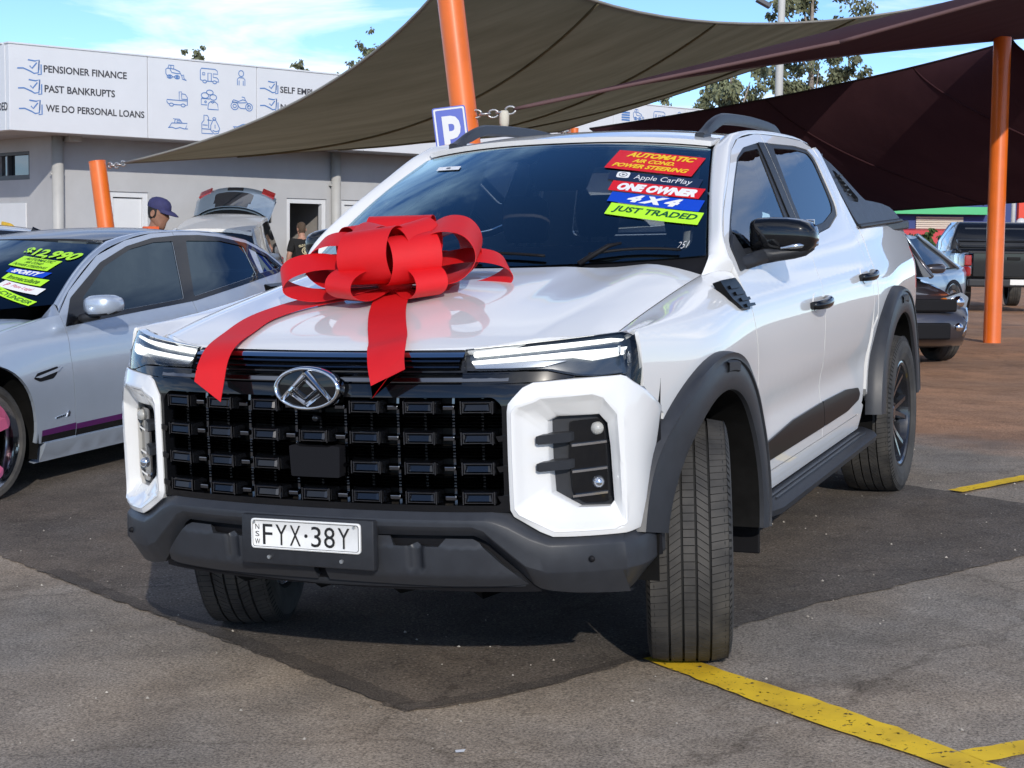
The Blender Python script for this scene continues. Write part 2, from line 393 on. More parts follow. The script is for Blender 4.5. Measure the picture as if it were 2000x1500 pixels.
# ---- ground ----
def gz(x, y):
    p = .02817 * x * -1 * -1 + 0  # placeholder replaced below
    return p
_n = TILT @ Vector((0, 0, 1))
def gz(x, y):
    p = -(_n.x * x + _n.y * y) / _n.z
    lim, soft = .165, .05
    if p > lim: p = lim + soft * math.tanh((p - lim) / soft)
    if p < -lim: p = -lim - soft * math.tanh((-p - lim) / soft)
    return p
def asphalt(name, base, dark, speck, scale=1.0, patch=None, warm=None):
    m = bpy.data.materials.new(name); m.use_nodes = True; t = m.node_tree; b = t.nodes['Principled BSDF']; b.inputs['Roughness'].default_value = .9; b.inputs['Specular IOR Level'].default_value = .25
    tc = t.nodes.new('ShaderNodeTexCoord')
    def noise(s, d=4, r=.6):
        n = t.nodes.new('ShaderNodeTexNoise'); n.inputs['Scale'].default_value = s; n.inputs['Detail'].default_value = d; n.inputs['Roughness'].default_value = r; t.links.new(tc.outputs['Object'], n.inputs['Vector']); return n
    def ramp(src, p0, c0, p1, c1):
        r = t.nodes.new('ShaderNodeValToRGB'); e = r.color_ramp.elements; e[0].position = p0; e[0].color = (*c0, 1); e[1].position = p1; e[1].color = (*c1, 1); t.links.new(src, r.inputs[0]); return r
    big = noise(.7, 6); r1 = ramp(big.outputs['Fac'], .35, dark, .68, base)
    fine = noise(115 * scale, 4, .75); r2 = ramp(fine.outputs['Fac'], .34, (.36, .36, .36), .66, (1.62, 1.62, 1.62))
    mul = t.nodes.new('ShaderNodeMix'); mul.data_type = 'RGBA'; mul.blend_type = 'MULTIPLY'; mul.inputs['Factor'].default_value = 1
    t.links.new(r1.outputs[0], mul.inputs['A']); t.links.new(r2.outputs[0], mul.inputs['B'])
    vo = t.nodes.new('ShaderNodeTexVoronoi'); vo.inputs['Scale'].default_value = 95 * scale; t.links.new(tc.outputs['Object'], vo.inputs['Vector'])
    sepc = t.nodes.new('ShaderNodeSeparateColor'); t.links.new(vo.outputs['Color'], sepc.inputs[0])
    rs = ramp(sepc.outputs[0], .90, (0, 0, 0), .97, (1, 1, 1)); rd = ramp(vo.outputs['Distance'], .22, (1, 1, 1), .40, (0, 0, 0))
    mm = t.nodes.new('ShaderNodeMath'); mm.operation = 'MULTIPLY'; t.links.new(rs.outputs[0], mm.inputs[0]); t.links.new(rd.outputs[0], mm.inputs[1])
    mm2 = t.nodes.new('ShaderNodeMath'); mm2.operation = 'MULTIPLY'; mm2.inputs[1].default_value = .55; t.links.new(mm.outputs[0], mm2.inputs[0])
    mx = t.nodes.new('ShaderNodeMix'); mx.data_type = 'RGBA'; mx.inputs['B'].default_value = (*speck, 1); t.links.new(mm2.outputs[0], mx.inputs['Factor']); t.links.new(mul.outputs['Result'], mx.inputs['A'])
    last = mx.outputs['Result']
    med = noise(3.2, 7, .65); r3 = ramp(med.outputs['Fac'], .30, (.62, .60, .58), .60, (1.12, 1.10, 1.08))
    m3 = t.nodes.new('ShaderNodeMix'); m3.data_type = 'RGBA'; m3.blend_type = 'MULTIPLY'; m3.inputs['Factor'].default_value = .75; t.links.new(last, m3.inputs['A']); t.links.new(r3.outputs[0], m3.inputs['B']); last = m3.outputs['Result']
    st = noise(1.1, 8, .72); rst = ramp(st.outputs['Fac'], .58, (1, 1, 1), .72, (.60, .57, .54))     # oil and tyre grime
    m4 = t.nodes.new('ShaderNodeMix'); m4.data_type = 'RGBA'; m4.blend_type = 'MULTIPLY'; m4.inputs['Factor'].default_value = 1; t.links.new(last, m4.inputs['A']); t.links.new(rst.outputs[0], m4.inputs['B']); last = m4.outputs['Result']
    lt = noise(.45, 5, .6); rlt = ramp(lt.outputs['Fac'], .40, (.86, .90, .95), .66, (1.16, 1.08, .98))      # dusty and bare stretches
    m5 = t.nodes.new('ShaderNodeMix'); m5.data_type = 'RGBA'; m5.blend_type = 'MULTIPLY'; m5.inputs['Factor'].default_value = 1; t.links.new(last, m5.inputs['A']); t.links.new(rlt.outputs[0], m5.inputs['B']); last = m5.outputs['Result']
    vc = t.nodes.new('ShaderNodeTexVoronoi'); vc.feature = 'DISTANCE_TO_EDGE'; vc.inputs['Scale'].default_value = .42; vc.inputs['Randomness'].default_value = 1.0
    wv = noise(2.6, 6, .65); av = t.nodes.new('ShaderNodeVectorMath'); av.operation = 'MULTIPLY_ADD'; av.inputs[1].default_value = (.55, .55, .0); t.links.new(wv.outputs['Color'], av.inputs[0]); t.links.new(tc.outputs['Object'], av.inputs[2]); t.links.new(av.outputs[0], vc.inputs['Vector'])
    rc = ramp(vc.outputs['Distance'], .0015, (.42, .40, .38), .006, (1, 1, 1))                       # hairline cracks
    m6 = t.nodes.new('ShaderNodeMix'); m6.data_type = 'RGBA'; m6.blend_type = 'MULTIPLY'; t.links.new(st.outputs['Fac'], m6.inputs['Factor']); t.links.new(last, m6.inputs['A']); t.links.new(rc.outputs[0], m6.inputs['B']); last = m6.outputs['Result']
    if warm:      # reddish gravelly stretch of the yard farther back
        sp = t.nodes.new('ShaderNodeSeparateXYZ'); t.links.new(tc.outputs['Object'], sp.inputs[0])
        dt = t.nodes.new('ShaderNodeVectorMath'); dt.operation = 'DOT_PRODUCT'; dt.inputs[1].default_value = (warm[0], warm[1], 0); t.links.new(tc.outputs['Object'], dt.inputs[0])
        wob = noise(.9, 5); ad = t.nodes.new('ShaderNodeMath'); ad.operation = 'MULTIPLY_ADD'; ad.inputs[1].default_value = 1.6; t.links.new(wob.outputs['Fac'], ad.inputs[0]); t.links.new(dt.outputs['Value'], ad.inputs[2])
        rw = t.nodes.new('ShaderNodeMapRange'); rw.inputs['From Min'].default_value = warm[2]; rw.inputs['From Max'].default_value = warm[2] + .7; t.links.new(ad.outputs[0], rw.inputs['Value'])
        mw = t.nodes.new('ShaderNodeMix'); mw.data_type = 'RGBA'; mw.blend_type = 'MULTIPLY'; mw.inputs['B'].default_value = (*warm[3], 1); t.links.new(rw.outputs[0], mw.inputs['Factor']); t.links.new(last, mw.inputs['A']); last = mw.outputs['Result']
    t.links.new(last, b.inputs['Base Color'])
    bp = t.nodes.new('ShaderNodeBump'); bp.inputs['Strength'].default_value = .8; bp.inputs['Distance'].default_value = .006
    t.links.new(fine.outputs['Fac'], bp.inputs['Height']); t.links.new(bp.outputs[0], b.inputs['Normal'])
    return m
M['asphalt'] = asphalt('old_asphalt', (.36, .312, .258), (.275, .238, .197), (.55, .50, .44), 1.0, warm=(.35, .937, 5.6, (1.30, .88, .66)))
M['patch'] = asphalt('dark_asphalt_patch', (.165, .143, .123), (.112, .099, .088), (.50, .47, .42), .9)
xs = sorted(set([-400, -200, -100, -60, -40, -30] + [-24 + k * 1.0 for k in range(49)] + [30, 40, 60, 100, 200, 400]))
ys = sorted(set([-200, -80, -40, -20, -14] + [-10 + k * 1.0 for k in range(45)] + [40, 50, 60, 80, 120, 200, 400, 800]))
V = [(x, y, gz(x, y)) for y in ys for x in xs]; nx = len(xs)
g = mk('ground', V, [(j * nx + i, j * nx + i + 1, (j + 1) * nx + i + 1, (j + 1) * nx + i) for j in range(len(ys) - 1) for i in range(nx - 1)], M['asphalt'], smooth=True); g['kind'] = 'structure'
def sheet(name, poly, lift, material, step=.25, jitter=0.0):
    rnd = random.Random(hash(name) % 1000 + 3)
    P = dense(poly, .05 if jitter else .3)
    if jitter: P = [(x + rnd.uniform(-jitter, jitter), y + rnd.uniform(-jitter, jitter)) for x, y in P]
    big = [(x, y) for x, y in P]; xs_ = [p[0] for p in P]; ys_ = [p[1] for p in P]; inner = []
    u = min(xs_)
    while u < max(xs_):
        v = min(ys_)
        while v < max(ys_):
            if inside((u, v), P): inner.append((u + .001, v + .0013))
            v += step
        u += step
    r = delaunay_2d_cdt([Vector(p) for p in big + inner], [(i, (i + 1) % len(big)) for i in range(len(big))], [], 0, 1e-6)
    F3 = []
    for f in r[2]:
        c = (sum(r[0][i][0] for i in f) / 3, sum(r[0][i][1] for i in f) / 3)
        if inside(c, P):
            a, b, c2 = [r[0][i] for i in f]; F3.append(tuple(f) if (b - a).cross(c2 - a) > 0 else tuple(f)[::-1])
    return mk(name, [(p[0], p[1], gz(p[0], p[1]) + lift) for p in r[0]], F3, material, smooth=True)
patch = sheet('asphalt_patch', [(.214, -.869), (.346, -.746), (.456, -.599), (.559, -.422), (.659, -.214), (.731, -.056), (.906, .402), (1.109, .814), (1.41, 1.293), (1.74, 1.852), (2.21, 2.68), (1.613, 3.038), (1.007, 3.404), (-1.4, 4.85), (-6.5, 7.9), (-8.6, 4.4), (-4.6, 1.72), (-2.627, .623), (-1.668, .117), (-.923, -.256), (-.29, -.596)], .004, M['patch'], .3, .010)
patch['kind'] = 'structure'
M['seal'] = asphalt('tar_joint', (.115, .100, .087), (.082, .073, .066), (.3, .28, .25), 1.2)
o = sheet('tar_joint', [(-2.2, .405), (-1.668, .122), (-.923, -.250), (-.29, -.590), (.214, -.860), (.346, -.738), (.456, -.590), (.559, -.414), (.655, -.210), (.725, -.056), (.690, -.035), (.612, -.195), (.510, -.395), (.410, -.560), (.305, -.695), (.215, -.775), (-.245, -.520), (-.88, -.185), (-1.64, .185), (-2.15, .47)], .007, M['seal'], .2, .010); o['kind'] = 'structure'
def paint(name, col):
    m = bpy.data.materials.new(name); m.use_nodes = True; t = m.node_tree; b = t.nodes['Principled BSDF']; b.inputs['Roughness'].default_value = .75
    tc = t.nodes.new('ShaderNodeTexCoord'); n1 = t.nodes.new('ShaderNodeTexNoise'); n1.inputs['Scale'].default_value = 5; n1.inputs['Detail'].default_value = 5; t.links.new(tc.outputs['Object'], n1.inputs['Vector'])
    r1 = t.nodes.new('ShaderNodeValToRGB'); e = r1.color_ramp.elements; e[0].color = (col[0] * .72, col[1] * .70, col[2], 1); e[1].color = (*col, 1); e[0].position = .35; e[1].position = .6
    t.links.new(n1.outputs['Fac'], r1.inputs[0]); t.links.new(r1.outputs[0], b.inputs['Base Color'])
    n2 = t.nodes.new('ShaderNodeTexNoise'); n2.inputs['Scale'].default_value = 38; n2.inputs['Detail'].default_value = 6; n2.inputs['Roughness'].default_value = .7; t.links.new(tc.outputs['Object'], n2.inputs['Vector'])
    v = t.nodes.new('ShaderNodeTexVoronoi'); v.feature = 'DISTANCE_TO_EDGE'; v.inputs['Scale'].default_value = 7; t.links.new(tc.outputs['Object'], v.inputs['Vector'])
    rv = t.nodes.new('ShaderNodeMapRange'); rv.inputs['From Min'].default_value = .0; rv.inputs['From Max'].default_value = .02; rv.inputs['To Min'].default_value = -.07; rv.inputs['To Max'].default_value = 0; t.links.new(v.outputs['Distance'], rv.inputs['Value'])
    ad = t.nodes.new('ShaderNodeMath'); ad.operation = 'ADD'; t.links.new(n2.outputs['Fac'], ad.inputs[0]); t.links.new(rv.outputs[0], ad.inputs[1])
    rp = t.nodes.new('ShaderNodeMapRange'); rp.inputs['From Min'].default_value = .37; rp.inputs['From Max'].default_value = .40; t.links.new(ad.outputs[0], rp.inputs['Value']); t.links.new(rp.outputs[0], b.inputs['Alpha'])
    return m
M['yellow'] = paint('worn_yellow_paint', (.92, .60, .018))
for poly in ([(.722, -.105), (.80, -.030), (.86, -.055), (1.092, -.204), (1.38, -.377), (1.645, -.56), (1.841, -.717), (3.60, -1.90), (3.55, -2.01), (1.757, -.797), (1.433, -.606), (1.045, -.335)],
             [(1.845, -.712), (1.92, -.775), (5.20, 2.42), (5.12, 2.50)],
             [(1.206, 3.305), (1.290, 3.262), (2.25, 4.95), (2.16, 5.0)]):
    o = sheet('yellow_line', poly, .008, M['yellow'], .2, .005); o['kind'] = 'structure'
# loose stones on the ground around the bay
mb = MB(); rnd = random.Random(11)
for k in range(420):
    x, y = rnd.uniform(-3.2, 3.0), rnd.uniform(-2.0, 5.0); r = rnd.choice((.003, .004, .004, .005, .007)); z = gz(x, y) + .004
    pts = [Vector((math.cos(a) * r * rnd.uniform(.7, 1.2), math.sin(a) * r * rnd.uniform(.7, 1.2), 0)) for a in (0, 1.3, 2.6, 3.9, 5.2)]
    V = [Vector((x, y, z)) + p for p in pts] + [Vector((x + rnd.uniform(-.3, .3) * r, y, z + r * .9))]
    mb.add(V, [(0, 1, 5), (1, 2, 5), (2, 3, 5), (3, 4, 5), (4, 0, 5)])
o = mb.build('gravel', mat('pale_grit', (.42, .38, .32), .9, var=.4, scale=3)); o['kind'] = 'stuff'
# a scrap of white paper and a dark blot on the old asphalt
o = sheet('paper_scrap', [(.52, -1.152), (.545, -1.135), (.55, -1.158), (.53, -1.17)], .010, mat('paper', (.8, .8, .8), .8), .1); tag(o, 'tiny white paper scrap lying on the asphalt in front of the truck', 'paper')
# ================= the pickup truck =================
truck = thing('pickup_truck', 'white dual cab pickup truck with a big red bow on its bonnet', 'pickup truck', (0, 0, 0), TILT)
def sidefn(off=0.0): return lambda y, z: (W(y, z) + off, y, z)
def frontfn(off=0.0): return lambda x, z: F(x, z, off)
R2 = range(2)
# --- bonnet ---
HX = .80
hood_edge = [(x, yhood(x)) for x in [HX * k / 12 for k in range(-12, 13)]]
def yrear(x): return .145 + .235 * (abs(x) / .8) ** 2.3
hood_out = hood_edge + [(x, yrear(x)) for x in [HX * k / 12 for k in range(12, -13, -1)]]
hd = panel('bonnet', hood_out, hood, M['white'], truck, step=.045, thick=.02)
# the rolled front lip of the bonnet
mb = MB(); L = []
for x in [HX * k / 40 for k in range(-40, 41)]:
    y0 = yhood(x); z0 = hoodz(x, y0)
    L.append([(x, y0 + .0005, z0 - .0005), (x, y0 - .010, z0 - .006), (x, y0 - .013, z0 - .014), (x, y0 - .006, z0 - .022), (x, y0 + .03, z0 - .026)])
mb.loft(L, closed=False); mb.build('bonnet_lip', M['white'], hd, smooth=True)
# --- fenders ---
ZT = 1.14
def fend(y, q):
    if q <= 0: return (W(y, ZT + q), y, ZT + q)
    t = min(1.0, q / .25); x0 = W(y, ZT); sx = (W(y, ZT) - W(y, ZT - .03)) / .03
    yy = min(y, .38); hz = hoodz(HX, yy) + max(0, y - .38) * .3; p = [(x0, ZT), (x0 + sx * .05, ZT + .05), (.872, hz + .004), (HX + .006, hz)]
    b = lambda i: (1-t)**3*p[0][i] + 3*(1-t)**2*t*p[1][i] + 3*(1-t)*t*t*p[2][i] + t**3*p[3][i]
    return (b(0), y, b(1))
def arch(cy, cz, r, a0, a1, n=18): return [(cy + r * math.cos(math.radians(lerp(a0, a1, k / n))), cz + r * math.sin(math.radians(lerp(a0, a1, k / n)))) for k in range(n + 1)]
fo = [(-.585, .25), (-.605, .10), (-.610, .0), (-.610, -.06), (-.608, -.115), (-.606, -.150), (-.556, -.190), (-.49, -.230), (-.45, -.25)]
fo += [(y, z - ZT) for y, z in arch(0, .42, .50, 152, 4, 20)]
fo += [(.62, -.66), (.655, -.64), (.64, -.39), (.578, -.14), (.526, .06), (.50, .18), (.42, .25)]
for mir in R2: panel('fender', fo, fend, M['white'], truck, step=.04, thick=.012, flip=True if False else False, mirror=bool(mir))
# --- doors ---
fd = [(.665, .50), (.648, .75), (.586, 1.0), (.534, 1.2), (.508, 1.30), (.520, 1.385), (.66, 1.482), (.95, 1.630), (1.13, 1.722), (1.30, 1.770), (1.60, 1.796), (1.697, 1.798), (1.697, 1.2), (1.697, .9), (1.72, .50)]
rd = [(1.727, .50), (1.704, .9), (1.704, 1.2), (1.704, 1.798), (2.1, 1.796), (2.42, 1.785), (2.56, 1.755), (2.625, 1.70), (2.645, 1.55), (2.69, 1.36), (2.745, 1.2), (2.75, 1.0), (2.70, .86), (2.63, .68), (2.57, .56), (2.50, .505)]
dlo_f = rounded([(.565, 1.285), (.560, 1.372), (.722, 1.468), (.983, 1.604), (1.163, 1.694), (1.318, 1.735), (1.589, 1.760), (1.690, 1.762), (1.690, 1.345), (1.2, 1.318)], .03)
dlo_r = rounded([(1.711, 1.346), (1.711, 1.762), (2.234, 1.759), (2.46, 1.745), (2.548, 1.70), (2.562, 1.56), (2.568, 1.485), (2.52, 1.44), (2.25, 1.385)], .035)
glass_f = rounded([(.665, 1.345), (.690, 1.425), (.99, 1.588), (1.195, 1.688), (1.33, 1.718), (1.575, 1.735), (1.530, 1.365), (1.1, 1.35)], .025)
glass_r = rounded([(1.765, 1.385), (1.835, 1.742), (2.215, 1.742), (2.45, 1.728), (2.505, 1.69), (2.515, 1.56), (2.51, 1.49), (2.46, 1.455), (2.2, 1.41)], .03)
quarter = rounded([(.585, 1.310), (.580, 1.362), (.655, 1.405), (.640, 1.335)], .01)
def handle_mesh(y, z):
    mb = MB(); x = W(y, z)
    L = []
    for k in range(13):
        t = k / 12; yy = y - .125 + .25 * t; out = .012 + .038 * math.sin(math.pi * t) ** .6; h = .017 + .006 * math.sin(math.pi * t)
        L.append([(x + out + .016 * math.cos(a), yy, z + .012 * t + h * math.sin(a)) for a in [2 * math.pi * j / 10 for j in range(10)]])
    mb.loft(L, True, True, True); return mb
for mir in R2:
    sg = -1 if mir else 1
    for nm, outl, dlo, gl, hy, hz in (('f', fd, dlo_f, glass_f, 1.56, 1.085), ('r', rd, dlo_r, glass_r, 2.585, 1.145)):
        d = panel('door', outl, sidefn(), M['white'], truck, holes=[dlo], step=.045, thick=.02, mirror=bool(mir))
        panel('window_trim', dlo, sidefn(-.006), M['satin'], d, holes=[gl] , step=.05, thick=.012, mirror=bool(mir))
        panel('window_glass', gl, sidefn(-.010), M['fglass'] if nm == 'f' else M['dglass'], d, step=.08, thick=.004, mirror=bool(mir))
        panel('pillar_trim', [(1.60, 1.347), (1.6962, 1.347), (1.6962, 1.763), (1.60, 1.763)] if nm == 'f' else [(1.7048, 1.348), (1.76, 1.348), (1.76, 1.763), (1.7048, 1.763)], sidefn(.0015), M['satin'], d, step=.08, thick=.003, mirror=bool(mir))
        hb = handle_mesh(hy, hz); hb.v = [(sg * p[0], p[1], p[2]) for p in hb.v]; hb.build('door_handle', M['gloss'], d, smooth=True)
        # finger bowl behind the handle
        cup = [(hy + .075 * math.cos(a), hz + .005 + .042 * math.sin(a)) for a in [2 * math.pi * k / 20 for k in range(20)]]
        panel('handle_cup', cup, sidefn(.0025), M['white'], d, step=.03, thick=.003, mirror=bool(mir))
        # gloss black moulding low on the doors
        ml = [(.70, .545), (.69, .585), (.78, .618), (1.2, .648), (1.717, .655), (1.722, .548)] if nm == 'f' else [(1.728, .548), (1.724, .655), (2.20, .652), (2.44, .632), (2.475, .60), (2.44, .575), (2.2, .552)]
        panel('sill_moulding', rounded(ml, .012), sidefn(.010), M['gloss2'], d, step=.025, thick=.008, mirror=bool(mir))
# --- sills below the doors ---
for mir in R2:
    panel('sill', [(.64, .42), (.67, .493), (2.48, .498), (2.56, .545), (2.60, .53), (2.50, .43)], sidefn(-.002), M['white'], truck, step=.06, thick=.03, mirror=bool(mir))
# --- cab frame: A pillars, roof rails and rear pillars ---
def cab_strip(mir):
    inner = []; outer = []
    N = 26
    for k in range(N + 1):
        t = k / N; inner.append(WS(1.012, t))
    for k in range(1, 13):
        y = lerp(1.135, 2.66, k / 12); inner.append((.618, y, roofz(.618, y)))
    drs = [(.508, 1.30), (.520, 1.387), (.66, 1.484), (.95, 1.632), (1.13, 1.724), (1.30, 1.772), (1.60, 1.798), (2.1, 1.798), (2.42, 1.787), (2.56, 1.757), (2.629, 1.70)]
    ds = spl(drs, 8)
    ln = [0]
    for a, b in zip(ds, ds[1:]): ln.append(ln[-1] + math.hypot(b[0] - a[0], b[1] - a[1]))
    def at(s):
        for i in range(len(ds) - 1):
            if ln[i + 1] >= s: f = (s - ln[i]) / (ln[i + 1] - ln[i] + 1e-9); return (lerp(ds[i][0], ds[i + 1][0], f), lerp(ds[i][1], ds[i + 1][1], f))
        return ds[-1]
    li = [0]
    for a, b in zip(inner, inner[1:]): li.append(li[-1] + (Vector(b) - Vector(a)).length)
    s_knee = ln[8 * 4]  # roof corner
    for k, p in enumerate(inner):
        s = li[k] / li[N] * s_knee if k <= N else s_knee + (li[k] - li[N]) / (li[-1] - li[N]) * (ln[-1] - s_knee)
        y, z = at(s); outer.append((W(y, z), y, z))
    L = []
    for a, b in zip(inner, outer):
        a = Vector(a); b = Vector(b); row = []
        for j in range(9):
            t = j / 8; p = a.lerp(b, t); out = Vector((.62, -.25, .74)).normalized() * .026 * math.sin(math.pi * t); row.append(p + out)
        L.append(row)
    for r in L: r.insert(0, r[0] - Vector((.004, 0, .012)))
    mb = MB(); mb.loft(L, closed=False)
    if mir: mb.v = [(-p[0], p[1], p[2]) for p in mb.v]
    return mb
for mir in R2:
    o = cab_strip(mir).build('cab_pillar', M['white'], truck, smooth=True)
    panel('rear_pillar', [(2.633, 1.70), (2.652, 1.55), (2.697, 1.36), (2.752, 1.2), (2.757, 1.0), (2.757, .9), (2.85, .95), (2.855, 1.2), (2.845, 1.36), (2.76, 1.53), (2.70, 1.74), (2.66, 1.76), (2.60, 1.757)], sidefn(), M['white'], truck, step=.04, thick=.02, mirror=bool(mir))
# fender to pillar fillet at the cowl corner
for mir in R2:
    sg = -1 if mir else 1; mb = MB(); L = []
    pa, pb = Vector(WS(1.012, 0)), Vector((W(.508, 1.30), .508, 1.30))
    for k in range(9):
        t = k / 8; a = pa.lerp(pb, t) + Vector((.62, -.25, .74)).normalized() * .026 * math.sin(math.pi * t)
        b = Vector(fend(lerp(.36, .505, t), lerp(.25, .16, t))) + Vector((0, 0, .0005))
        L.append([a.lerp(b, j / 5) + Vector((.004, 0, .006)) * math.sin(math.pi * j / 5) for j in range(6)])
    mb.loft(L, closed=False); mb.v = [(sg * p[0], p[1], p[2]) for p in mb.v]; mb.build('cowl_corner', M['white'], truck, smooth=True)
# --- roof ---
ro = [(x, 1.045 + .095 * (abs(x) / .62) ** 2.2) for x in [.62 * k / 10 for k in range(-10, 11)]] + [(x, 2.70 - .05 * (abs(x) / .62) ** 2) for x in [.62 * k / 10 for k in range(10, -11, -1)]]
panel('roof', ro, roof, M['white'], truck, step=.07, thick=.02)
# cab back wall and rear window
def cback(x, z): return (x, 2.69 + interp(z, [(.5, .13), (.9, .13), (1.3, .11), (1.55, .05), (1.8, -.005)]) - .02 * (x / .8) ** 2, z)
cbo = [(-.86, .55), (.86, .55), (.87, 1.30), (.735, 1.60), (.63, roofz(.63, 2.66) - .01), (.3, roofz(.3, 2.66) - .01), (0, roofz(0, 2.66) - .01), (-.3, roofz(.3, 2.66) - .01), (-.63, roofz(.63, 2.66) - .01), (-.735, 1.60), (-.87, 1.30)]
rwo = rounded([(-.62, 1.36), (.62, 1.36), (.54, 1.68), (-.54, 1.68)], .05)
panel('cab_back', cbo, cback, M['white'], truck, holes=[rwo], step=.10, thick=.02, flip=True)
panel('rear_window', rwo, lambda x, z: tuple(Vector(cback(x, z)) + Vector((0, -.004, 0))), M['fglass'], truck, step=.12, thick=.004, flip=True)
# --- windshield ---
wsb = [(-1 + 2 * k / 16, .0) for k in range(17)] + [(1 - 2 * k / 16, .985) for k in range(17)]
wsh = panel('windshield', wsb, lambda s, t: WS(s, t), M['glass'], truck, step=.09, thick=.004)
def wsfn(off): 
    def f(s, t):
        h = 1e-3; p = Vector(WS(s, t)); n = (Vector(WS(s + h, t)) - Vector(WS(s - h, t))).cross(Vector(WS(s, t + h)) - Vector(WS(s, t - h))); n.normalize(); return tuple(p + n * off)
    return f
# black ceramic border on the inside of the glass
inner = rounded([(-.945, .07), (.945, .07), (.955, .93), (-.955, .93)], .06)
panel('glass_border', rounded([(-.997, .003), (.997, .003), (.997, .98), (-.997, .98)], .04), wsfn(-.006), M['gloss'], wsh, holes=[inner], step=.06, thick=.001)
mb = MB()
mb.prism(rounded([(-.06, .93), (.30, .93), (.34, .66), (.02, .66)], .04), lambda s, t, d: wsfn(d)(s, t), -.008, -.06); mb.build('camera_housing', M['black'], wsh)
# --- stickers on the windshield (each one sheet with its lettering) ---
def bil(q, u, v): return (lerp(lerp(q[3][0], q[2][0], u), lerp(q[0][0], q[1][0], u), v), lerp(lerp(q[3][1], q[2][1], u), lerp(q[0][1], q[1][1], u), v))
def sticker(name, quad, fn, bg, lines, parent, lift=.004, aspect=None, border=None):
    """quad TL,TR,BR,BL in surface coordinates; lines: (text, u, v, height, width, shear, bold, material)"""
    mb = MB(); mats = []
    def mi(m):
        if m not in mats: mats.append(m)
        return mats.index(m)
    nu, nv = 10, 4
    if bg:
        V = [fn(lift)(*bil(quad, i / nu, j / nv)) for j in range(nv + 1) for i in range(nu + 1)]
        mb.add(V, [(j * (nu + 1) + i, j * (nu + 1) + i + 1, (j + 1) * (nu + 1) + i + 1, (j + 1) * (nu + 1) + i) for j in range(nv) for i in range(nu)], mi(bg))
    for k, (s, u, v, h, w, sh, bo, m) in enumerate(lines):
        V, Fc = text_geo(s, 1.0, sh, bo)
        x0 = min(p[0] for p in V); x1 = max(p[0] for p in V); y0 = min(p[1] for p in V); y1 = max(p[1] for p in V)
        P = [fn(lift + .0012)(*bil(quad, u + ((p[0] - x0) / (x1 - x0) - .5) * w, v + ((p[1] - y0) / (y1 - y0) - .5) * h)) for p in V]
        mb.add(P, Fc, mi(m))
    o = mk(name, mb.v, mb.f, mats, parent, idx=mb.m); return o
S = {k: mat('print_' + k, c, .45, coat=.3) for k, c in dict(red=(.72, .008, .012), yellow=(.95, .62, .01), navy=(.008, .02, .06), white=(.88, .88, .88), blue=(.004, .06, .55), lime=(.50, .95, .03), green=(.005, .09, .03), pink=(.62, .08, .14), grey=(.12, .125, .14), lblue=(.03, .16, .45)).items()}
sticker('sticker', [(.464, .911), (.977, .857), (.914, .649), (.427, .732)], wsfn, S['red'], [('AUTOMATIC', .53, .80, .27, .78, .25, .045, S['yellow']), ('AIR COND.', .50, .49, .19, .48, .25, .04, S['yellow']), ('POWER STEERING', .50, .21, .20, .86, .25, .04, S['yellow'])], wsh)['label'] = 'red sticker lettered AUTOMATIC AIR COND. POWER STEERING'
st = sticker('sticker', [(.478, .700), (.975, .622), (.955, .532), (.480, .622)], wsfn, S['navy'], [('Apple CarPlay', .60, .47, .66, .62, .1, -.004, S['white'])], wsh); st['label'] = 'dark sticker with thin white lettering'
mb = MB(); q = [(.520, .690), (.593, .680), (.591, .625), (.520, .636)]
mb.add([wsfn(.0055)(*bil(q, u, v)) for u, v in rounded([(0, 0), (1, 0), (1, 1), (0, 1)], .25)], [tuple(range(20))], 0)
ringp = [(.5 + .33 * math.cos(a), .5 + .36 * math.sin(a)) for a in [2 * math.pi * k / 18 for k in range(18)]]; ringq = [(.5 + .27 * math.cos(a), .5 + .29 * math.sin(a)) for a in [2 * math.pi * k / 18 for k in range(18)]]
mb.loft([[wsfn(.0065)(*bil(q, *p)) for p in ringp], [wsfn(.0065)(*bil(q, *p)) for p in ringq]], m=1)
mb.add([wsfn(.0065)(*bil(q, *p)) for p in [(.42, .34), (.68, .5), (.42, .66)]], [(0, 1, 2)], 1)
mk('sticker_icon', mb.v, mb.f, [S['white'], S['grey']], wsh, idx=mb.m)
sticker('sticker', [(.515, .610), (.991, .528), (.960, .437), (.507, .527)], wsfn, S['red'], [('ONE OWNER', .52, .46, .74, .86, .2, .07, S['white']), ], wsh)['label'] = 'red sticker lettered ONE OWNER'
sticker('sticker', [(.535, .512), (.990, .422), (.964, .328), (.525, .436)], wsfn, S['blue'], [('4 X 4', .50, .52, .72, .58, .35, .07, S['white'])], wsh)['label'] = 'blue sticker lettered 4 X 4'
sticker('sticker', [(.552, .421), (.988, .317), (.962, .224), (.535, .336)], wsfn, S['lime'], [('JUST TRADED', .51, .50, .62, .90, .2, .03, S['green'])], wsh)['label'] = 'lime sticker lettered JUST TRADED'
sticker('windshield_number', [(.885, .105), (.940, .115), (.930, .05), (.880, .045)], wsfn, None, [('251', .5, .5, .8, .9, .3, -.02, S['white'])], wsh)
sticker('label_slip', [(-.742, .831), (-.551, .813), (-.540, .775), (-.728, .79)], wsfn, S['white'], [('.', .5, .5, .5, .2, 0, 0, S['grey'])], wsh)
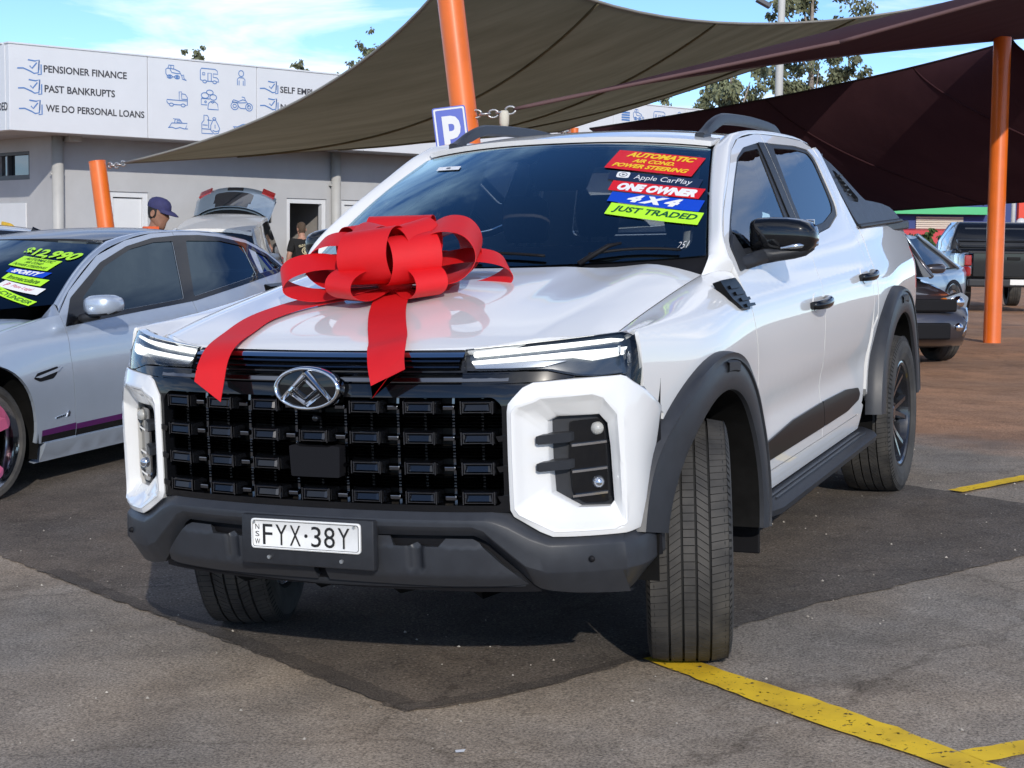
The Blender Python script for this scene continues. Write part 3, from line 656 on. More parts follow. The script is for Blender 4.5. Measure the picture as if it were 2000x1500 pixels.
# --- wipers and cowl ---
mb = MB(); L = []
for k in range(33):
    x = lerp(-.80, .80, k / 32); p = Vector(WS(x / .80, .0)); y0 = yrear(x); L.append([(x, y0 + .004, hoodz(x, y0) - .012), (x, (y0 + p.y) / 2 + .01, p.z - .035), (p.x, p.y + .012, p.z - .006), (p.x, p.y + .03, p.z + .005)])
mb.loft(L, closed=False); mb.build('cowl', M['black'], truck, smooth=True)
for a, b, c, base in (((.66, .074), (.90, .030), (.53, .035), (.50, -.02)), ((.02, .055), (.34, .036), (-.16, .045), (-.20, -.02))):
    mb = MB(); f = wsfn(.016)
    mb.tube([f(lerp(c[0], b[0], k / 14), lerp(c[1], b[1], k / 14) + .022 * math.sin(math.pi * k / 14)) for k in range(15)], .006, 6)
    wp = mb.build('wiper', M['black'], truck, smooth=True)
    mb = MB(); g = wsfn(.032); mb.tube([wsfn(.012)(*base), g((base[0] + a[0]) / 2 + .03, .06), g(*a)], [.011, .009, .005], 6); mb.build('wiper_arm', M['black'], wp, smooth=True)
# --- interior ---
mb = MB(); L = []
for k in range(17):
    x = lerp(-.78, .78, k / 16); a = x / .78
    L.append([(x, .30 + .18 * a * a, 1.26), (x, .55, 1.27), (x, .82, 1.235), (x, .90, 1.20), (x, .93, 1.05), (x, .93, .75)])
mb.loft(L, closed=False); mb.build('dashboard', M['dash'], truck, smooth=True)
mb = MB(); mb.box((0, .86, 1.30), (.34, .025, .13), ch=.01, R=Matrix.Rotation(math.radians(-12), 3, 'X')); mb.build('display_screen', M['black'], truck)
def seat(x, y):
    mb = MB()
    def sec(z, w, y0, d): return [(x + w * math.cos(a) * (abs(math.cos(a)) ** -.35 if abs(math.cos(a)) > .05 else 1) * .78, y0 + d * math.sin(a), z) for a in [2 * math.pi * k / 16 for k in range(16)]]
    mb.loft([sec(.62, .24, y + .0, .07), sec(.75, .255, y + .02, .085), sec(1.0, .25, y + .08, .08), sec(1.2, .235, y + .13, .07), sec(1.31, .20, y + .155, .055), sec(1.335, .15, y + .16, .03)], True, True, True)
    o = mb.build('seat', M['seat'], truck, smooth=True)
    mb = MB(); mb.loft([sec(1.36, .10, y + .155, .02), sec(1.375, .13, y + .15, .05), sec(1.45, .145, y + .15, .06), sec(1.54, .13, y + .15, .05), sec(1.565, .09, y + .15, .02)], True, True, True)
    mb.tube([(x - .05, y + .155, 1.30), (x - .05, y + .155, 1.40)], .008, 6); mb.tube([(x + .05, y + .155, 1.30), (x + .05, y + .155, 1.40)], .008, 6)
    mb.build('headrest', M['seat'], o, smooth=True)
    mb = MB(); mb.box((x, y - .22, .68), (.48, .50, .14), ch=.04); mb.build('seat_base', M['seat'], o, smooth=True)
for sx, sy in ((-.38, 1.45), (.38, 1.45), (-.36, 2.32), (.36, 2.32)): seat(sx, sy)
mb = MB(); Rw = Matrix.Rotation(math.radians(-62), 4, 'X'); pth = []
L = []
for k in range(33):
    a = 2 * math.pi * k / 32; L.append([Matrix.Translation((-.38, .98, 1.22)) @ Rw @ Vector(((.185 + .016 * math.cos(b)) * math.cos(a), (.185 + .016 * math.cos(b)) * math.sin(a), .016 * math.sin(b))) for b in [2 * math.pi * j / 8 for j in range(8)]])
mb.loft(L, True); mb.box((-.38, .98, 1.22), (.16, .05, .12), ch=.02); mb.box((-.38, .97, 1.22), (.36, .02, .03), ch=.005)
mb.build('steering_wheel', M['dash'], truck, smooth=True)
mb = MB(); mb.box((0, 1.7, .50), (1.6, 2.1, .06)); mb.box((0, 2.68, .90), (1.5, .04, .7)); mb.build('cabin_floor', M['black'], truck)
panel('headliner', [(x * .97, y) for x, y in ro], lambda x, y: (x, y, roofz(x, y) - .03), M['liner'], truck, step=.15, thick=.004, flip=True)
for sg in (1, -1):
    mb = MB(); mb.tube([wsfn(-.07)(sg * .95, .04), wsfn(-.07)(sg * .945, .5), wsfn(-.06)(sg * .94, .97)], .035, 8); mb.build('pillar_lining', M['liner'], truck, smooth=True)
    mb = MB(); mb.tube([(sg * .815, 1.66, 1.30), (sg * .735, 1.70, 1.52), (sg * .655, 1.72, 1.74)], [.05, .045, .04], 8); mb.build('pillar_lining', M['liner'], truck, smooth=True)
mb = MB(); mb.box((.02, .98, 1.66), (.23, .05, .075), ch=.02); mb.build('interior_mirror', M['black'], truck)
# --- roof rails ---
for sg in (1, -1):
    mb = MB(); L = []
    ys = [1.22 + 1.42 * k / 40 for k in range(41)]
    for k, y in enumerate(ys):
        t = k / 40; lift = .050 * min(1, (sstep(0, .24, t)) * (1 - sstep(.80, 1, t))); h = lerp(.006, .026, sstep(0, .12, t) * (1 - sstep(.88, 1, t)))
        x = .548; zc = roofz(x, y) + .012 + lift; w = .022
        L.append([(sg * (x + w * cx), y, zc + h * cz) for cx, cz in ((-1, -.6), (-.7, .8), (0, 1), (.7, .8), (1, -.2), (.9, -.7), (0, -.9))])
    mb.loft(L, True, True, True)
    for y0, y1 in ((1.215, 1.42), (2.45, 2.645)):
        L = []
        for k in range(9):
            y = lerp(y0, y1, k / 8); t = (y - 1.22) / 1.42; lift = .050 * sstep(0, .24, t) * (1 - sstep(.80, 1, t)); rz = roofz(.548, y)
            L.append([(sg * .528, y, rz - .01), (sg * .568, y, rz - .01), (sg * .565, y, rz + .012 + lift), (sg * .530, y, rz + .012 + lift)])
        if y0 < 2: L = L[:5]
        else: L = L[4:]
        mb.loft(L, True, True, True)
    mb.build('roof_rail', M['satin2'], truck, auto=50)
# --- bed ---
bo = [(2.872, 1.362), (4.42, 1.362), (4.47, 1.30), (4.50, 1.1), (4.51, .9), (4.49, .66), (4.36, .62), (3.90, .58)] + [(y, z) for y, z in arch(3.3, .43, .52, 18, 172, 22)] + [(2.70, .56), (2.655, .60), (2.73, .75), (2.775, .88), (2.868, .93), (2.872, 1.2)]
for mir in R2:
    panel('bed_side', bo[::-1], sidefn(), M['white'], truck, step=.05, thick=.02, mirror=bool(mir))
    sg = -1 if mir else 1
    mb = MB(); L = []
    for k in range(19):
        y = lerp(2.872, 4.42, k / 18); x = W(y, 1.362); L.append([(sg * x, y, 1.362), (sg * (x - .008), y, 1.372), (sg * (x - .03), y, 1.378), (sg * (x - .09), y, 1.372), (sg * (x - .10), y, 1.30)])
    mb.loft(L, closed=False); mb.build('bed_rail', M['white'], truck, smooth=True)
    tl = [(4.475, 1.22), (4.488, 1.10), (4.495, .98), (4.485, .98), (4.478, 1.1), (4.465, 1.22)]
    panel('tail_light', tl[::-1] if False else tl, sidefn(.002), M['tail'], truck, step=.05, thick=.004, mirror=bool(mir))
mb = MB(); mb.box((0, 4.47, 1.0), (1.52, .06, .70), ch=.015); mb.build('tailgate', M['white'], truck)
mb = MB(); mb.box((0, 4.52, .56), (1.56, .16, .16), ch=.03); mb.build('rear_bumper', M['satin'], truck)
mb = MB(); mb.box((0, 3.68, 1.345), (1.62, 1.62, .05), ch=.01); mb.box((0, 3.6, .75), (1.2, 1.7, .04)); mb.build('bed_cover', M['satin'], truck)
# --- sports bar ---
sb = [(2.66, 1.742), (2.78, 1.718), (2.90, 1.685), (3.05, 1.635), (3.20, 1.575), (3.33, 1.525), (3.42, 1.498), (3.65, 1.488), (3.90, 1.474), (4.12, 1.452), (4.24, 1.42), (4.30, 1.385), (2.90, 1.385), (2.862, 1.43), (2.82, 1.53), (2.765, 1.64)]
def sbx(y, z): return .842 - .16 * (z - 1.38) / .36 - .05 * max(0, (y - 2.9)) / 1.4
sbw = rounded([(2.86, 1.655), (2.93, 1.645), (3.24, 1.51), (3.18, 1.49), (2.93, 1.50)], .02)
for mir in R2:
    sg = -1 if mir else 1
    o = panel('sports_bar', rounded(sb, .02, 3)[::-1], lambda y, z: (sbx(y, z), y, z), M['satin2'], truck, step=.04, thick=.10, mirror=bool(mir), holes=[sbw])
    panel('bar_infill', sbw, lambda y, z: (sbx(y, z) - .02, y, z), M['satin'], o, step=.05, thick=.01, mirror=bool(mir))
    mb = MB()
    for k in range(5):
        t = k / 4; mb.box((sg * (sbx(3.0, 1.56) - .012), lerp(2.91, 3.12, t), lerp(1.625, 1.53, t)), (.018, .05, .008))
    mb.build('louvre', M['satin'], o)
    mb = MB(); L = []
    for k in range(15):
        y = lerp(2.88, 4.30, k / 14); x = sbx(y, 1.385) + .004; L.append([(sg * x, y, 1.384), (sg * (x + .012), y, 1.382), (sg * (x + .016), y, 1.366), (sg * (x - .09), y, 1.366)])
    mb.loft(L, closed=False); mb.build('bar_foot', M['satin'], o, smooth=True)
mb = MB(); mb.tube([(-.68, 2.80, 1.70), (-.4, 2.80, 1.745), (0, 2.80, 1.76), (.4, 2.80, 1.745), (.68, 2.80, 1.70)], .035, 10); mb.build('sports_bar_hoop', M['satin2'], truck, smooth=True)
# --- wheel arch flares ---
def flare(cy, cz, ro_, ri, a0, a1, front, mir):
    sg = -1 if mir else 1; mb = MB(); L = []; n = 44
    for k in range(n + 1):
        a = math.radians(lerp(a0, a1, k / n)); c, s_ = math.cos(a), math.sin(a); row = []
        ext = 1 + (.10 if front else 0) * max(0, -c) ** 3
        step_ = 1.0
        for f, ox in ((1.0, -.006), (.995, .020), (.96, .040), (.87, .052), (.80, .053), (.78, .045), (.60, .052), (.15, .056), (.02, .050), (0, .035), (-.02, -.10)):
            r = lerp(ri, ro_, f) * (ext if f > .5 else lerp(1, ext, max(0, f))); y, z = cy + r * c, cz + r * s_
            base = W(max(-.50, y), max(z, .5)) if f > .9 else lerp(.945, W(max(-.50, y), max(z, .6)), .35)
            fr = .035 * sstep(-.35, -.62, y) * 0
            row.append((sg * (base + ox * lerp(1, .30, sstep(.20, .62, -y) if front else 0) - .02 * (sstep(.30, .62, -y) if front else 0)), y, z))
        L.append(row)
    mb.loft([r[:10] for r in L], closed=False, m=0); mb.loft([r[9:] for r in L], closed=False, m=1); o = mb.build('wheel_arch_flare', [M['satin2'], M['under']], truck, auto=40)
    # notched relief moulded into the crown
    return o
for mir in R2:
    flare(0, .42, .615, .485, 168, -8, True, mir); flare(3.3, .43, .63, .49, 176, 2, False, mir)
    sg = -1 if mir else 1
    for cy, cz, lst in ((0, .42, (78, 92)), (3.3, .43, (80, 98))):
        mb = MB()
        for a0, a1, f0, f1 in ((lst[0], lst[1], .45, .74), ):
            L = []
            for k in range(6):
                a = math.radians(lerp(a0, a1, k / 5)); row = []
                for f, o_ in ((f0, .0), (f0 + .04, .008), (f1 - .04, .008), (f1, .0)):
                    r = lerp(.487, .62, f); y, z = cy + r * math.cos(a), cz + r * math.sin(a); row.append((sg * (lerp(.945, W(y, z), .35) + .052 + o_), y, z))
                L.append(row)
            mb.loft(L, closed=False)
        mb.build('flare_badge', M['satin'], truck, auto=40)
    # dark liners inside the arches
    for cy in (0, 3.3):
        mb = MB(); L = []
        for k in range(21):
            a = math.radians(lerp(185, -5, k / 20)); L.append([(sg * x, cy + .535 * math.cos(a), .43 + .535 * math.sin(a)) for x in (.93, .80, .55)])
        mb.loft(L, closed=False); mb.loft([[(sg * .56, cy + .54 * math.cos(math.radians(lerp(185, -5, k / 20))), .43 + .54 * math.sin(math.radians(lerp(185, -5, k / 20)))) for k in range(21)], [(sg * .56, cy + .1 * math.cos(math.radians(lerp(185, -5, k / 20))), .40) for k in range(21)]], closed=False)
        mb.build('wheel_arch_liner', M['under'], truck, smooth=True)
    # mud flaps
    mb = MB(); mb.box((sg * .865, .60, .43), (.15, .012, .40), ch=.005); mb.build('mud_flap', M['black'], truck)
    mb = MB(); mb.box((sg * .84, 3.84, .40), (.22, .012, .36), ch=.004); mb.build('mud_flap', M['black'], truck)
# --- side steps ---
for sg in (1, -1):
    mb = MB(); L = []
    for k in range(25):
        t = k / 24; y = lerp(.50, 2.64, t); e = min(1, min(t, 1 - t) / .08); xo = lerp(.93, 1.010, e ** .55); z = .398 + .016 * t
        L.append([(sg * .80, y, z + .012), (sg * (xo - .02), y, z + .004), (sg * xo, y, z - .008), (sg * (xo - .004), y, z - .030), (sg * (xo - .05), y, z - .042), (sg * .80, y, z - .035)])
    mb.loft(L, True, True, True); st = mb.build('side_step', M['satin'], truck, auto=35)
    for xk in (.845, .875, .905, .935, .96):
        mb = MB(); mb.box((sg * xk, 1.60, .4145), (.010, 1.66, .006), R=Matrix.Rotation(math.radians(.42), 3, 'X')); mb.build('step_rib', M['satin2'], st)
    for yk in (.95, 1.65, 2.3):
        mb = MB(); mb.tube([(sg * .60, yk, .44), (sg * .85, yk, .40)], .022, 8); mb.build('step_bracket', M['under'], st)
# --- fender vent badges ---
for mir in R2:
    sg = -1 if mir else 1; vo = rounded([(.235, 1.256), (.43, 1.256), (.475, 1.222), (.498, 1.160), (.470, 1.140), (.385, 1.150), (.30, 1.19)], .012)
    def vf(off):
        def f(y, z): q = z - ZT; p = fend(y, q if q < 0 else q * 1.05); return (W(y, z) + off + .0, y, z)
        return f
    vb = panel('fender_vent', vo, vf(.014), M['gloss2'], truck, step=.03, thick=.03, mirror=bool(mir))
    for k in range(4):
        t = k / 3; y0 = lerp(.31, .42, t); z0 = lerp(1.235, 1.165, t)
        q = [(y0, z0), (y0 + .115, z0 - .004), (y0 + .118, z0 - .014), (y0 + .004, z0 - .012)]
        panel('vent_louvre', q[::-1] if False else [q[3], q[2], q[1], q[0]], vf(.021), M['gloss2'], vb, step=.05, thick=.006, mirror=bool(mir))
# --- door mirrors ---
for sg in (1, -1):
    mb = MB(); L = []
    xs = [(.848, .30), (.858, .80), (.88, .95), (.93, 1.0), (.99, 1.0), (1.04, .95), (1.07, .82), (1.088, .55), (1.094, .22)]
    for x, s_ in xs:
        row = []; zc = 1.390 - .05 * (x - .93); hz = .068 * s_ * (1 - .9 * max(0, x - 1.0)); hy = .075 * s_ ** .8
        for j in range(24):
            a = 2 * math.pi * j / 24; ca, sa = math.cos(a), math.sin(a); pw = .55
            row.append((sg * x, .885 + (abs(ca) ** pw) * (1 if ca > 0 else -1) * hy * (.9 if ca > 0 else 1.1) + .12 * (x - .85), zc + (abs(sa) ** pw) * (1 if sa > 0 else -1) * hz))
        L.append(row)
    mb.loft(L, True, True, True); mr = mb.build('door_mirror', M['gloss'], truck, smooth=True)
    mb = MB(); L = []
    for x, y, s_, zl, h in ((.868, .62, .8, 1.292, .024), (.885, .70, .9, 1.300, .026), (.905, .79, 1.0, 1.312, .028), (.95, .87, 1.1, 1.320, .028), (1.01, .895, 1.0, 1.326, .026), (1.05, .905, .8, 1.332, .022), (1.078, .91, .35, 1.342, .012)):
        L.append([(sg * (x + (.03 if y < .8 else 0) * math.cos(a)), y + (.02 if y < .8 else .062 * s_) * math.cos(a), zl + h * math.sin(a)) for a in [2 * math.pi * j / 12 for j in range(12)]])
    mb.loft(L, True, True, True); mb.build('mirror_base', M['satin'], mr, smooth=True)
    mb = MB(); mb.prism(rounded([(.56, 1.272), (.555, 1.362), (.66, 1.405), (.70, 1.345), (.72, 1.285)], .01), lambda y, z, d: (sg * (W(y, z) + d), y, z), -.004, .006); mb.build('mirror_sail', M['satin'], mr)
    mb = MB(); L = []
    for k in range(9):
        t = k / 8; x = lerp(.975, 1.093, t); y = .885 + .12 * (x - .85) - .086 + .095 * max(0, (t - .4) / .6) ** 2; z = lerp(1.343, 1.356, t); h = lerp(.004, .009, sstep(0, .5, t))
        L.append([(sg * x, y, z - h), (sg * (x + .003), y - .006, z), (sg * x, y, z + h)])
    mb.loft(L, closed=False); mb.build('mirror_indicator', M['lampbowl'], mr, smooth=True)
    mb = MB(); mb.box((sg * .97, .968, 1.388), (.20, .006, .115), ch=.003); mb.build('mirror_glass', M['chrome'], mr)
# --- wheels ---
TR, TW = .405, .135
def tyre_mesh():
    mb = MB(); prof = [(.262, -.108), (.275, -.122), (.31, -.134), (.345, -.137), (.375, -.132), (.392, -.121), (.3965, -.112), (.3975, 0), (.3965, .112), (.392, .121), (.375, .132), (.345, .137), (.31, .134), (.275, .122), (.262, .108)]
    mb.lathe(prof, 72, 'x', 1)
    # raise the side walls' material: sidewalls rubber, carcass between the blocks dark
    N = 100
    ribs = [(-.124, -.070, .25, -.15), (-.062, -.026, .5, -.5), (-.018, .018, .5, .5), (.026, .062, -.5, .5), (.070, .124, .15, -.25)]
    for x0, x1, s0, s1 in ribs:
        for k in range(N):
            for a0, a1 in ((k + .05, k + .95),):
                pts = []
                for x, s_ in ((x0, s0), (x1, s1)):
                    for a in (a0 + s_, a1 + s_):
                        th = 2 * math.pi * a / N; rr = TR - .0035 * (abs(x) / .11) ** 3 - (.006 if abs(x) > .12 else 0); pts.append((x, rr, th))
                top = [(x, r * math.cos(t), r * math.sin(t)) for x, r, t in pts]; bot = [(x, .394 * math.cos(t), .394 * math.sin(t)) for x, r, t in pts]
                mb.add(top + bot, [(0, 1, 3, 2), (0, 4, 5, 1), (1, 5, 7, 3), (3, 7, 6, 2), (2, 6, 4, 0)], 0)
    # side wall band with shoulder scallops
    for s_ in (-1, 1):
        mb.lathe([(.264, s_ * .1085), (.277, s_ * .1235), (.312, s_ * .1355), (.346, s_ * .1385), (.374, s_ * .1335)], 72, 'x', 0)
        for k in range(N):
            th0, th1 = 2 * math.pi * (k + .1) / N, 2 * math.pi * (k + .75) / N
            V = [(s_ * x, r * math.cos(t), r * math.sin(t)) for x, r, t in ((.1345, .375, th0), (.1345, .375, th1), (.1245, .3985, th1), (.1245, .3985, th0))]
            mb.add(V, [(0, 1, 2, 3)], 0)
    o = mb.build('tyre', [M['tyre'], M['groove']], None); me = o.data; COL.objects.unlink(o); bpy.data.objects.remove(o); return me
def rim_mesh():
    mb = MB()
    mb.lathe([(.266, .112), (.270, .118), (.262, .120), (.252, .112), (.246, .09), (.240, .03), (.235, -.10), (.262, -.112)], 56, 'x')
    mb.lathe([(.0, .086), (.030, .086), (.036, .080), (.062, .072), (.075, .055), (.075, .02)], 32, 'x')
    for k in range(6):
        for d in (-.13, .13):
            a = 2 * math.pi * k / 6 + d; b = 2 * math.pi * k / 6 + d * 1.75; L = []
            for t in (0, .25, .5, .75, 1):
                r = lerp(.055, .252, t); an = lerp(a * 1.0, b, t) if False else lerp(2 * math.pi * k / 6 + d * .8, 2 * math.pi * k / 6 + d * 1.7, t); w = lerp(.017, .013, t); xo = lerp(.066, .104, t ** 1.4)
                c, s_ = math.cos(an), math.sin(an); px, py = -s_, c
                L.append([(xo - .03, r * c - px * w, r * s_ - py * w), (xo, r * c - px * w * .7, r * s_ - py * w * .7), (xo, r * c + px * w * .7, r * s_ + py * w * .7), (xo - .03, r * c + px * w, r * s_ + py * w)])
            mb.loft(L, True, True, True)
    for k in range(6):
        a = 2 * math.pi * k / 6; mb.lathe([(0, .084), (.008, .084), (.009, .066)], 8, 'x', c=(0, .05 * math.cos(a), .05 * math.sin(a)))
    o = mb.build('rim', M['rim'], None, auto=35); me = o.data; COL.objects.unlink(o); bpy.data.objects.remove(o); return me
def disc_mesh():
    mb = MB(); mb.lathe([(.05, .0), (.165, .0), (.165, -.03), (.05, -.03)], 36, 'x'); o = mb.build('brake_disc', M['silver'], None, auto=35); me = o.data; COL.objects.unlink(o); bpy.data.objects.remove(o); return me
ME_T, ME_R, ME_D = tyre_mesh(), rim_mesh(), disc_mesh()
for sg in (1, -1):
    for cy, st_ in ((0, 18), (3.3, 0)):
        m = Matrix.Translation((sg * .853, cy, TR - .004)) @ Matrix.Rotation(math.radians(st_), 4, 'Z') @ (Matrix.Rotation(math.pi, 4, 'Z') if sg < 0 else Matrix.Identity(4))
        w = part('wheel', truck, m); link('tyre', ME_T, w); link('rim', ME_R, w); link('brake_disc', ME_D, w)
# --- underbody ---
mb = MB(); mb.box((0, .1, .46), (1.0, 1.9, .16), ch=.04); mb.box((0, 2.2, .50), (1.1, 3.2, .18), ch=.03); mb.box((-.42, 1.8, .42), (.10, 4.6, .14)); mb.box((.42, 1.8, .42), (.10, 4.6, .14))
mb.tube([(-.80, 3.3, .40), (.80, 3.3, .40)], .055, 10); mb.box((0, 3.3, .40), (.28, .30, .28), ch=.08); mb.tube([(-.70, 0, .36), (.70, 0, .36)], .045, 8)
mb.build('chassis', M['under'], truck)
mb = MB(); L = []
for k in range(21):
    x = lerp(-.50, .44, k / 20); j = .012 * math.sin(k * 2.1) + .01 * math.sin(k * 5.3)
    L.append([(x, -.80, .44), (x, -.76, .365 + j), (x, -.40, .335 + j), (x, -.38, .42)])
mb.loft(L, closed=False); mb.build('splash_guard', M['under'], truck)
mb = MB(); mb.tube([(-.30, -.83, .43), (-.27, -.86, .405), (-.22, -.86, .405), (-.19, -.83, .43)], .012, 8); mb.build('tow_hook', M['steel'], truck, smooth=True)
# --- front fascia ---
# black core behind everything on the nose
panel('nose_backing', [(-.93, .46), (.93, .46), (.93, 1.0), (.80, 1.09), (-.80, 1.09), (-.93, 1.0)], frontfn(.13), M['black'], truck, step=.10, thick=.05)
# gloss black band between bonnet and grille
ub = panel('upper_grille', [(-.50, 1.062), (-.62, 1.058), (-.755, 1.036), (-.66, 1.026), (-.60, 1.014), (.60, 1.014), (.66, 1.026), (.755, 1.036), (.62, 1.058), (.50, 1.062), (.455, 1.118), (0, 1.116), (-.455, 1.118)][::-1], frontfn(.022), M['gloss'], truck, step=.04, thick=.02)
def bar(x0, x1, z, h, off, d, n=24):
    L = []
    for k in range(n + 1):
        x = lerp(x0, x1, k / n); y = yfront(x) + interp(z, GZ) + off
        L.append([(x, y + d, z - h), (x, y, z - h), (x, y - d * .35, z), (x, y, z + h), (x, y + d, z + h)])
    return L
mb = MB(); mb.loft([[(x, y + .02, z - .007), (x, y - .002, z - .006), (x, y + .010, z + .006), (x, y + .03, z + .006)] for x, y, z in [(lerp(-.46, .463, k / 24), yfront(lerp(-.46, .463, k / 24)) + interp(1.105, GZ) + .004, 1.105) for k in range(25)]], True, True, True); mb.build('chrome_strip', M['chrome'], ub, auto=50)
for z, h in ((1.087, .006), (1.070, .006), (1.051, .0035), (1.030, .011)):
    mb = MB(); mb.loft(bar(-.60 if z < 1.06 else -.455, .60 if z < 1.06 else .455, z, h, .010, .016), True, True, True); mb.build('grille_slat', M['dchrome'], ub, auto=50)
# main grille: frame, slats, ribs and the faceted blocks
gl = part('main_grille', truck)
gb = rounded([(-.598, .655), (.598, .655), (.602, 1.010), (-.602, 1.010)], .02)
panel('grille_backing', gb, frontfn(.085), M['radiator'], gl, step=.10, thick=.02)
hol = rounded([(-.572, .668), (.572, .668), (.585, .70), (.585, .962), (.56, .985), (-.56, .985), (-.585, .962), (-.585, .70)], .012)
panel('grille_frame', rounded([(-.604, .648), (.604, .648), (.604, .96), (.625, .985), (.664, 1.022), (-.664, 1.022), (-.625, .985), (-.604, .96)], .01), frontfn(.006), M['gloss'], gl, holes=[hol], step=.04, thick=.06)
ROWS = (.956, .866, .777, .690); COLS = [.171 * k for k in range(-3, 4)]
for i, zr in enumerate(ROWS):
    for dz, h in ((.0, .006), (-.027, .0022), (-.036, .0022), (-.045, .003), (-.054, .0022), (-.063, .0022)) if i < 3 else ((.0, .006),):
        mb = MB(); mb.loft(bar(-.585, .585, zr + dz, h, .042 if dz else .034, .022), True, True, True); mb.build('grille_slat', M['dchrome'], gl, auto=50)
for k, x in enumerate([.0855 * j for j in range(-6, 7)] + [-.5985 + .012, .5985 - .012]):
    mb = MB(); L = []
    for z in (.66, .75, .85, .95, .99):
        y = F(x, z)[1] + .05; L.append([(x - .006, y + .02, z), (x - .004, y, z), (x + .004, y, z), (x + .006, y + .02, z)])
    mb.loft(L, True, True, True); mb.build('grille_rib', M['dchrome'] if k % 2 else M['gloss'], gl)
def block_mesh(w, h, d, name):
    mb = MB(); r0 = [(-w, 0, -h), (w, 0, -h), (w, 0, h), (-w, 0, h)]
    def ins(ix, iz, y): return [(sx * (w - ix), y, sz * (h - iz)) for sx, sz in ((-1, -1), (1, -1), (1, 1), (-1, 1))]
    mb.loft([[(p[0] * 1.12, .045, p[2] * 1.25) for p in r0], [(p[0] * 1.05, .012, p[2] * 1.1) for p in r0], ins(0, 0, 0), ins(.004, .003, -.003), ins(.009, .005, .002), [(p[0], p[1] + .30 * p[2], p[2]) for p in ins(.013, .0065, -.002)], [(p[0], p[1] + .30 * p[2] - .003, p[2]) for p in ins(.020, .0085, -.004)]], True, False, True)
    for sx in (-1, 1):
        mb.box((sx * (w - .0035), -.004, 0), (.0035, .007, h * 2.3), m=1); mb.box((sx * (w - .0095), -.002, 0), (.003, .006, h * 1.9), m=1)
    for sz in (-1, 1): mb.box((0, -.0035, sz * (h - .0025)), (w * 1.72, .004, .0022), m=1)
    o = mb.build(name, [M['gloss'], M['dchrome']], None); me = o.data; COL.objects.unlink(o); bpy.data.objects.remove(o); return me
ME_B = block_mesh(.050, .0165, .03, 'grille_block'); ME_TAB = block_mesh(.018, .0055, .02, 'grille_tab') if False else None
mb = MB(); mb.box((0, .004, 0), (.034, .018, .013), ch=.003); o = mb.build('grille_tab', M['dchrome'], None); ME_TAB = o.data; COL.objects.unlink(o); bpy.data.objects.remove(o)
def on_front(x, z, off):
    p = F(x, z, off); sl = math.atan(.36 * x + 1.74 * x ** 5); return Matrix.Translation(p) @ Matrix.Rotation(sl, 4, 'Z')
for i, zr in enumerate(ROWS):
    for j, x in enumerate(COLS):
        if (i == 2 and j == 3) or (i == 0 and j == 3): continue
        link('grille_block', ME_B, gl, mtx=on_front(x, zr, .010))
    for j in range(6):
        x = (COLS[j] + COLS[j + 1]) / 2
        if i == 2 and j in (2, 3): continue
        link('grille_tab', ME_TAB, gl, mtx=on_front(x, zr - .002, .018))
    if i > 0:
        for sg in (-1, 1):
            mb = MB(); mb.prism([(sg * .568, zr + .006), (sg * .602, zr + .010), (sg * .602, zr - .006), (sg * .575, zr - .010)], lambda u, v, d: F(u, v, d), .002, .04); mb.build('grille_tab', M['gloss'], gl)
rp = panel('radar_cover', rounded([(-.083, .742), (.083, .742), (.087, .835), (.060, .838), (.05, .833), (-.05, .833), (-.06, .838), (-.087, .835)], .006), frontfn(.004), M['black'], gl, step=.05, thick=.04)
mb = MB(); mb.lathe([(.0, -.006), (.008, -.006), (.011, 0), (.011, .02)], 14, 'y', c=F(.0, .917, .02)); mb.build('front_camera', M['gloss'], gl, smooth=True)
# emblem
em = part('emblem', truck, Matrix.Translation((0, -1.008, 1.012)) @ Matrix.Rotation(math.radians(-4), 4, 'X'))
A_, B_ = .113, .066
def ell(a, b, y, n=56): return [(a * math.cos(2 * math.pi * k / n), y, b * math.sin(2 * math.pi * k / n)) for k in range(n)]
mb = MB(); mb.loft([ell(A_, B_, .03), ell(A_, B_, .004), ell(A_ - .003, B_ - .003, -.004), ell(A_ - .007, B_ - .007, -.007), ell(A_ - .012, B_ - .011, -.004), ell(A_ - .014, B_ - .013, .004)]); mb.build('emblem_ring', M['chrome'], em, smooth=True)
mb = MB(); mb.loft([ell(A_ - .013, B_ - .012, .003), ell(.05, .03, .0), ell(.01, .006, -.001)], True, False, True); mb.build('emblem_disc', M['gloss'], em, smooth=True)
def vbar(mb, a, b, w0, w1, y0=-.001, y1=-.014):
    a = Vector((a[0], 0, a[1])); b = Vector((b[0], 0, b[1])); t = (b - a).normalized(); n = Vector((-t.z, 0, t.x)); L = []
    for p, w in ((a, w0), (b, w1)): L.append([p + n * w + Vector((0, y0, 0)), p + n * w * .15 + Vector((0, y1, 0)), p - n * w * .15 + Vector((0, y1, 0)), p - n * w + Vector((0, y0, 0))])
    mb.loft(L, True, True, True)
mb = MB()
for s_ in (-1, 1):
    vbar(mb, (s_ * .001, .048), (s_ * .082, -.032), .010, .007); vbar(mb, (0, .026), (s_ * .034, -.004), .0035, .0035)
    vbar(mb, (s_ * .036, -.003), (0, -.030), .0035, .0035); vbar(mb, (s_ * .052, -.014), (s_ * .0, -.047), .005, .008)
mb.build('emblem_mark', M['chrome'], em)
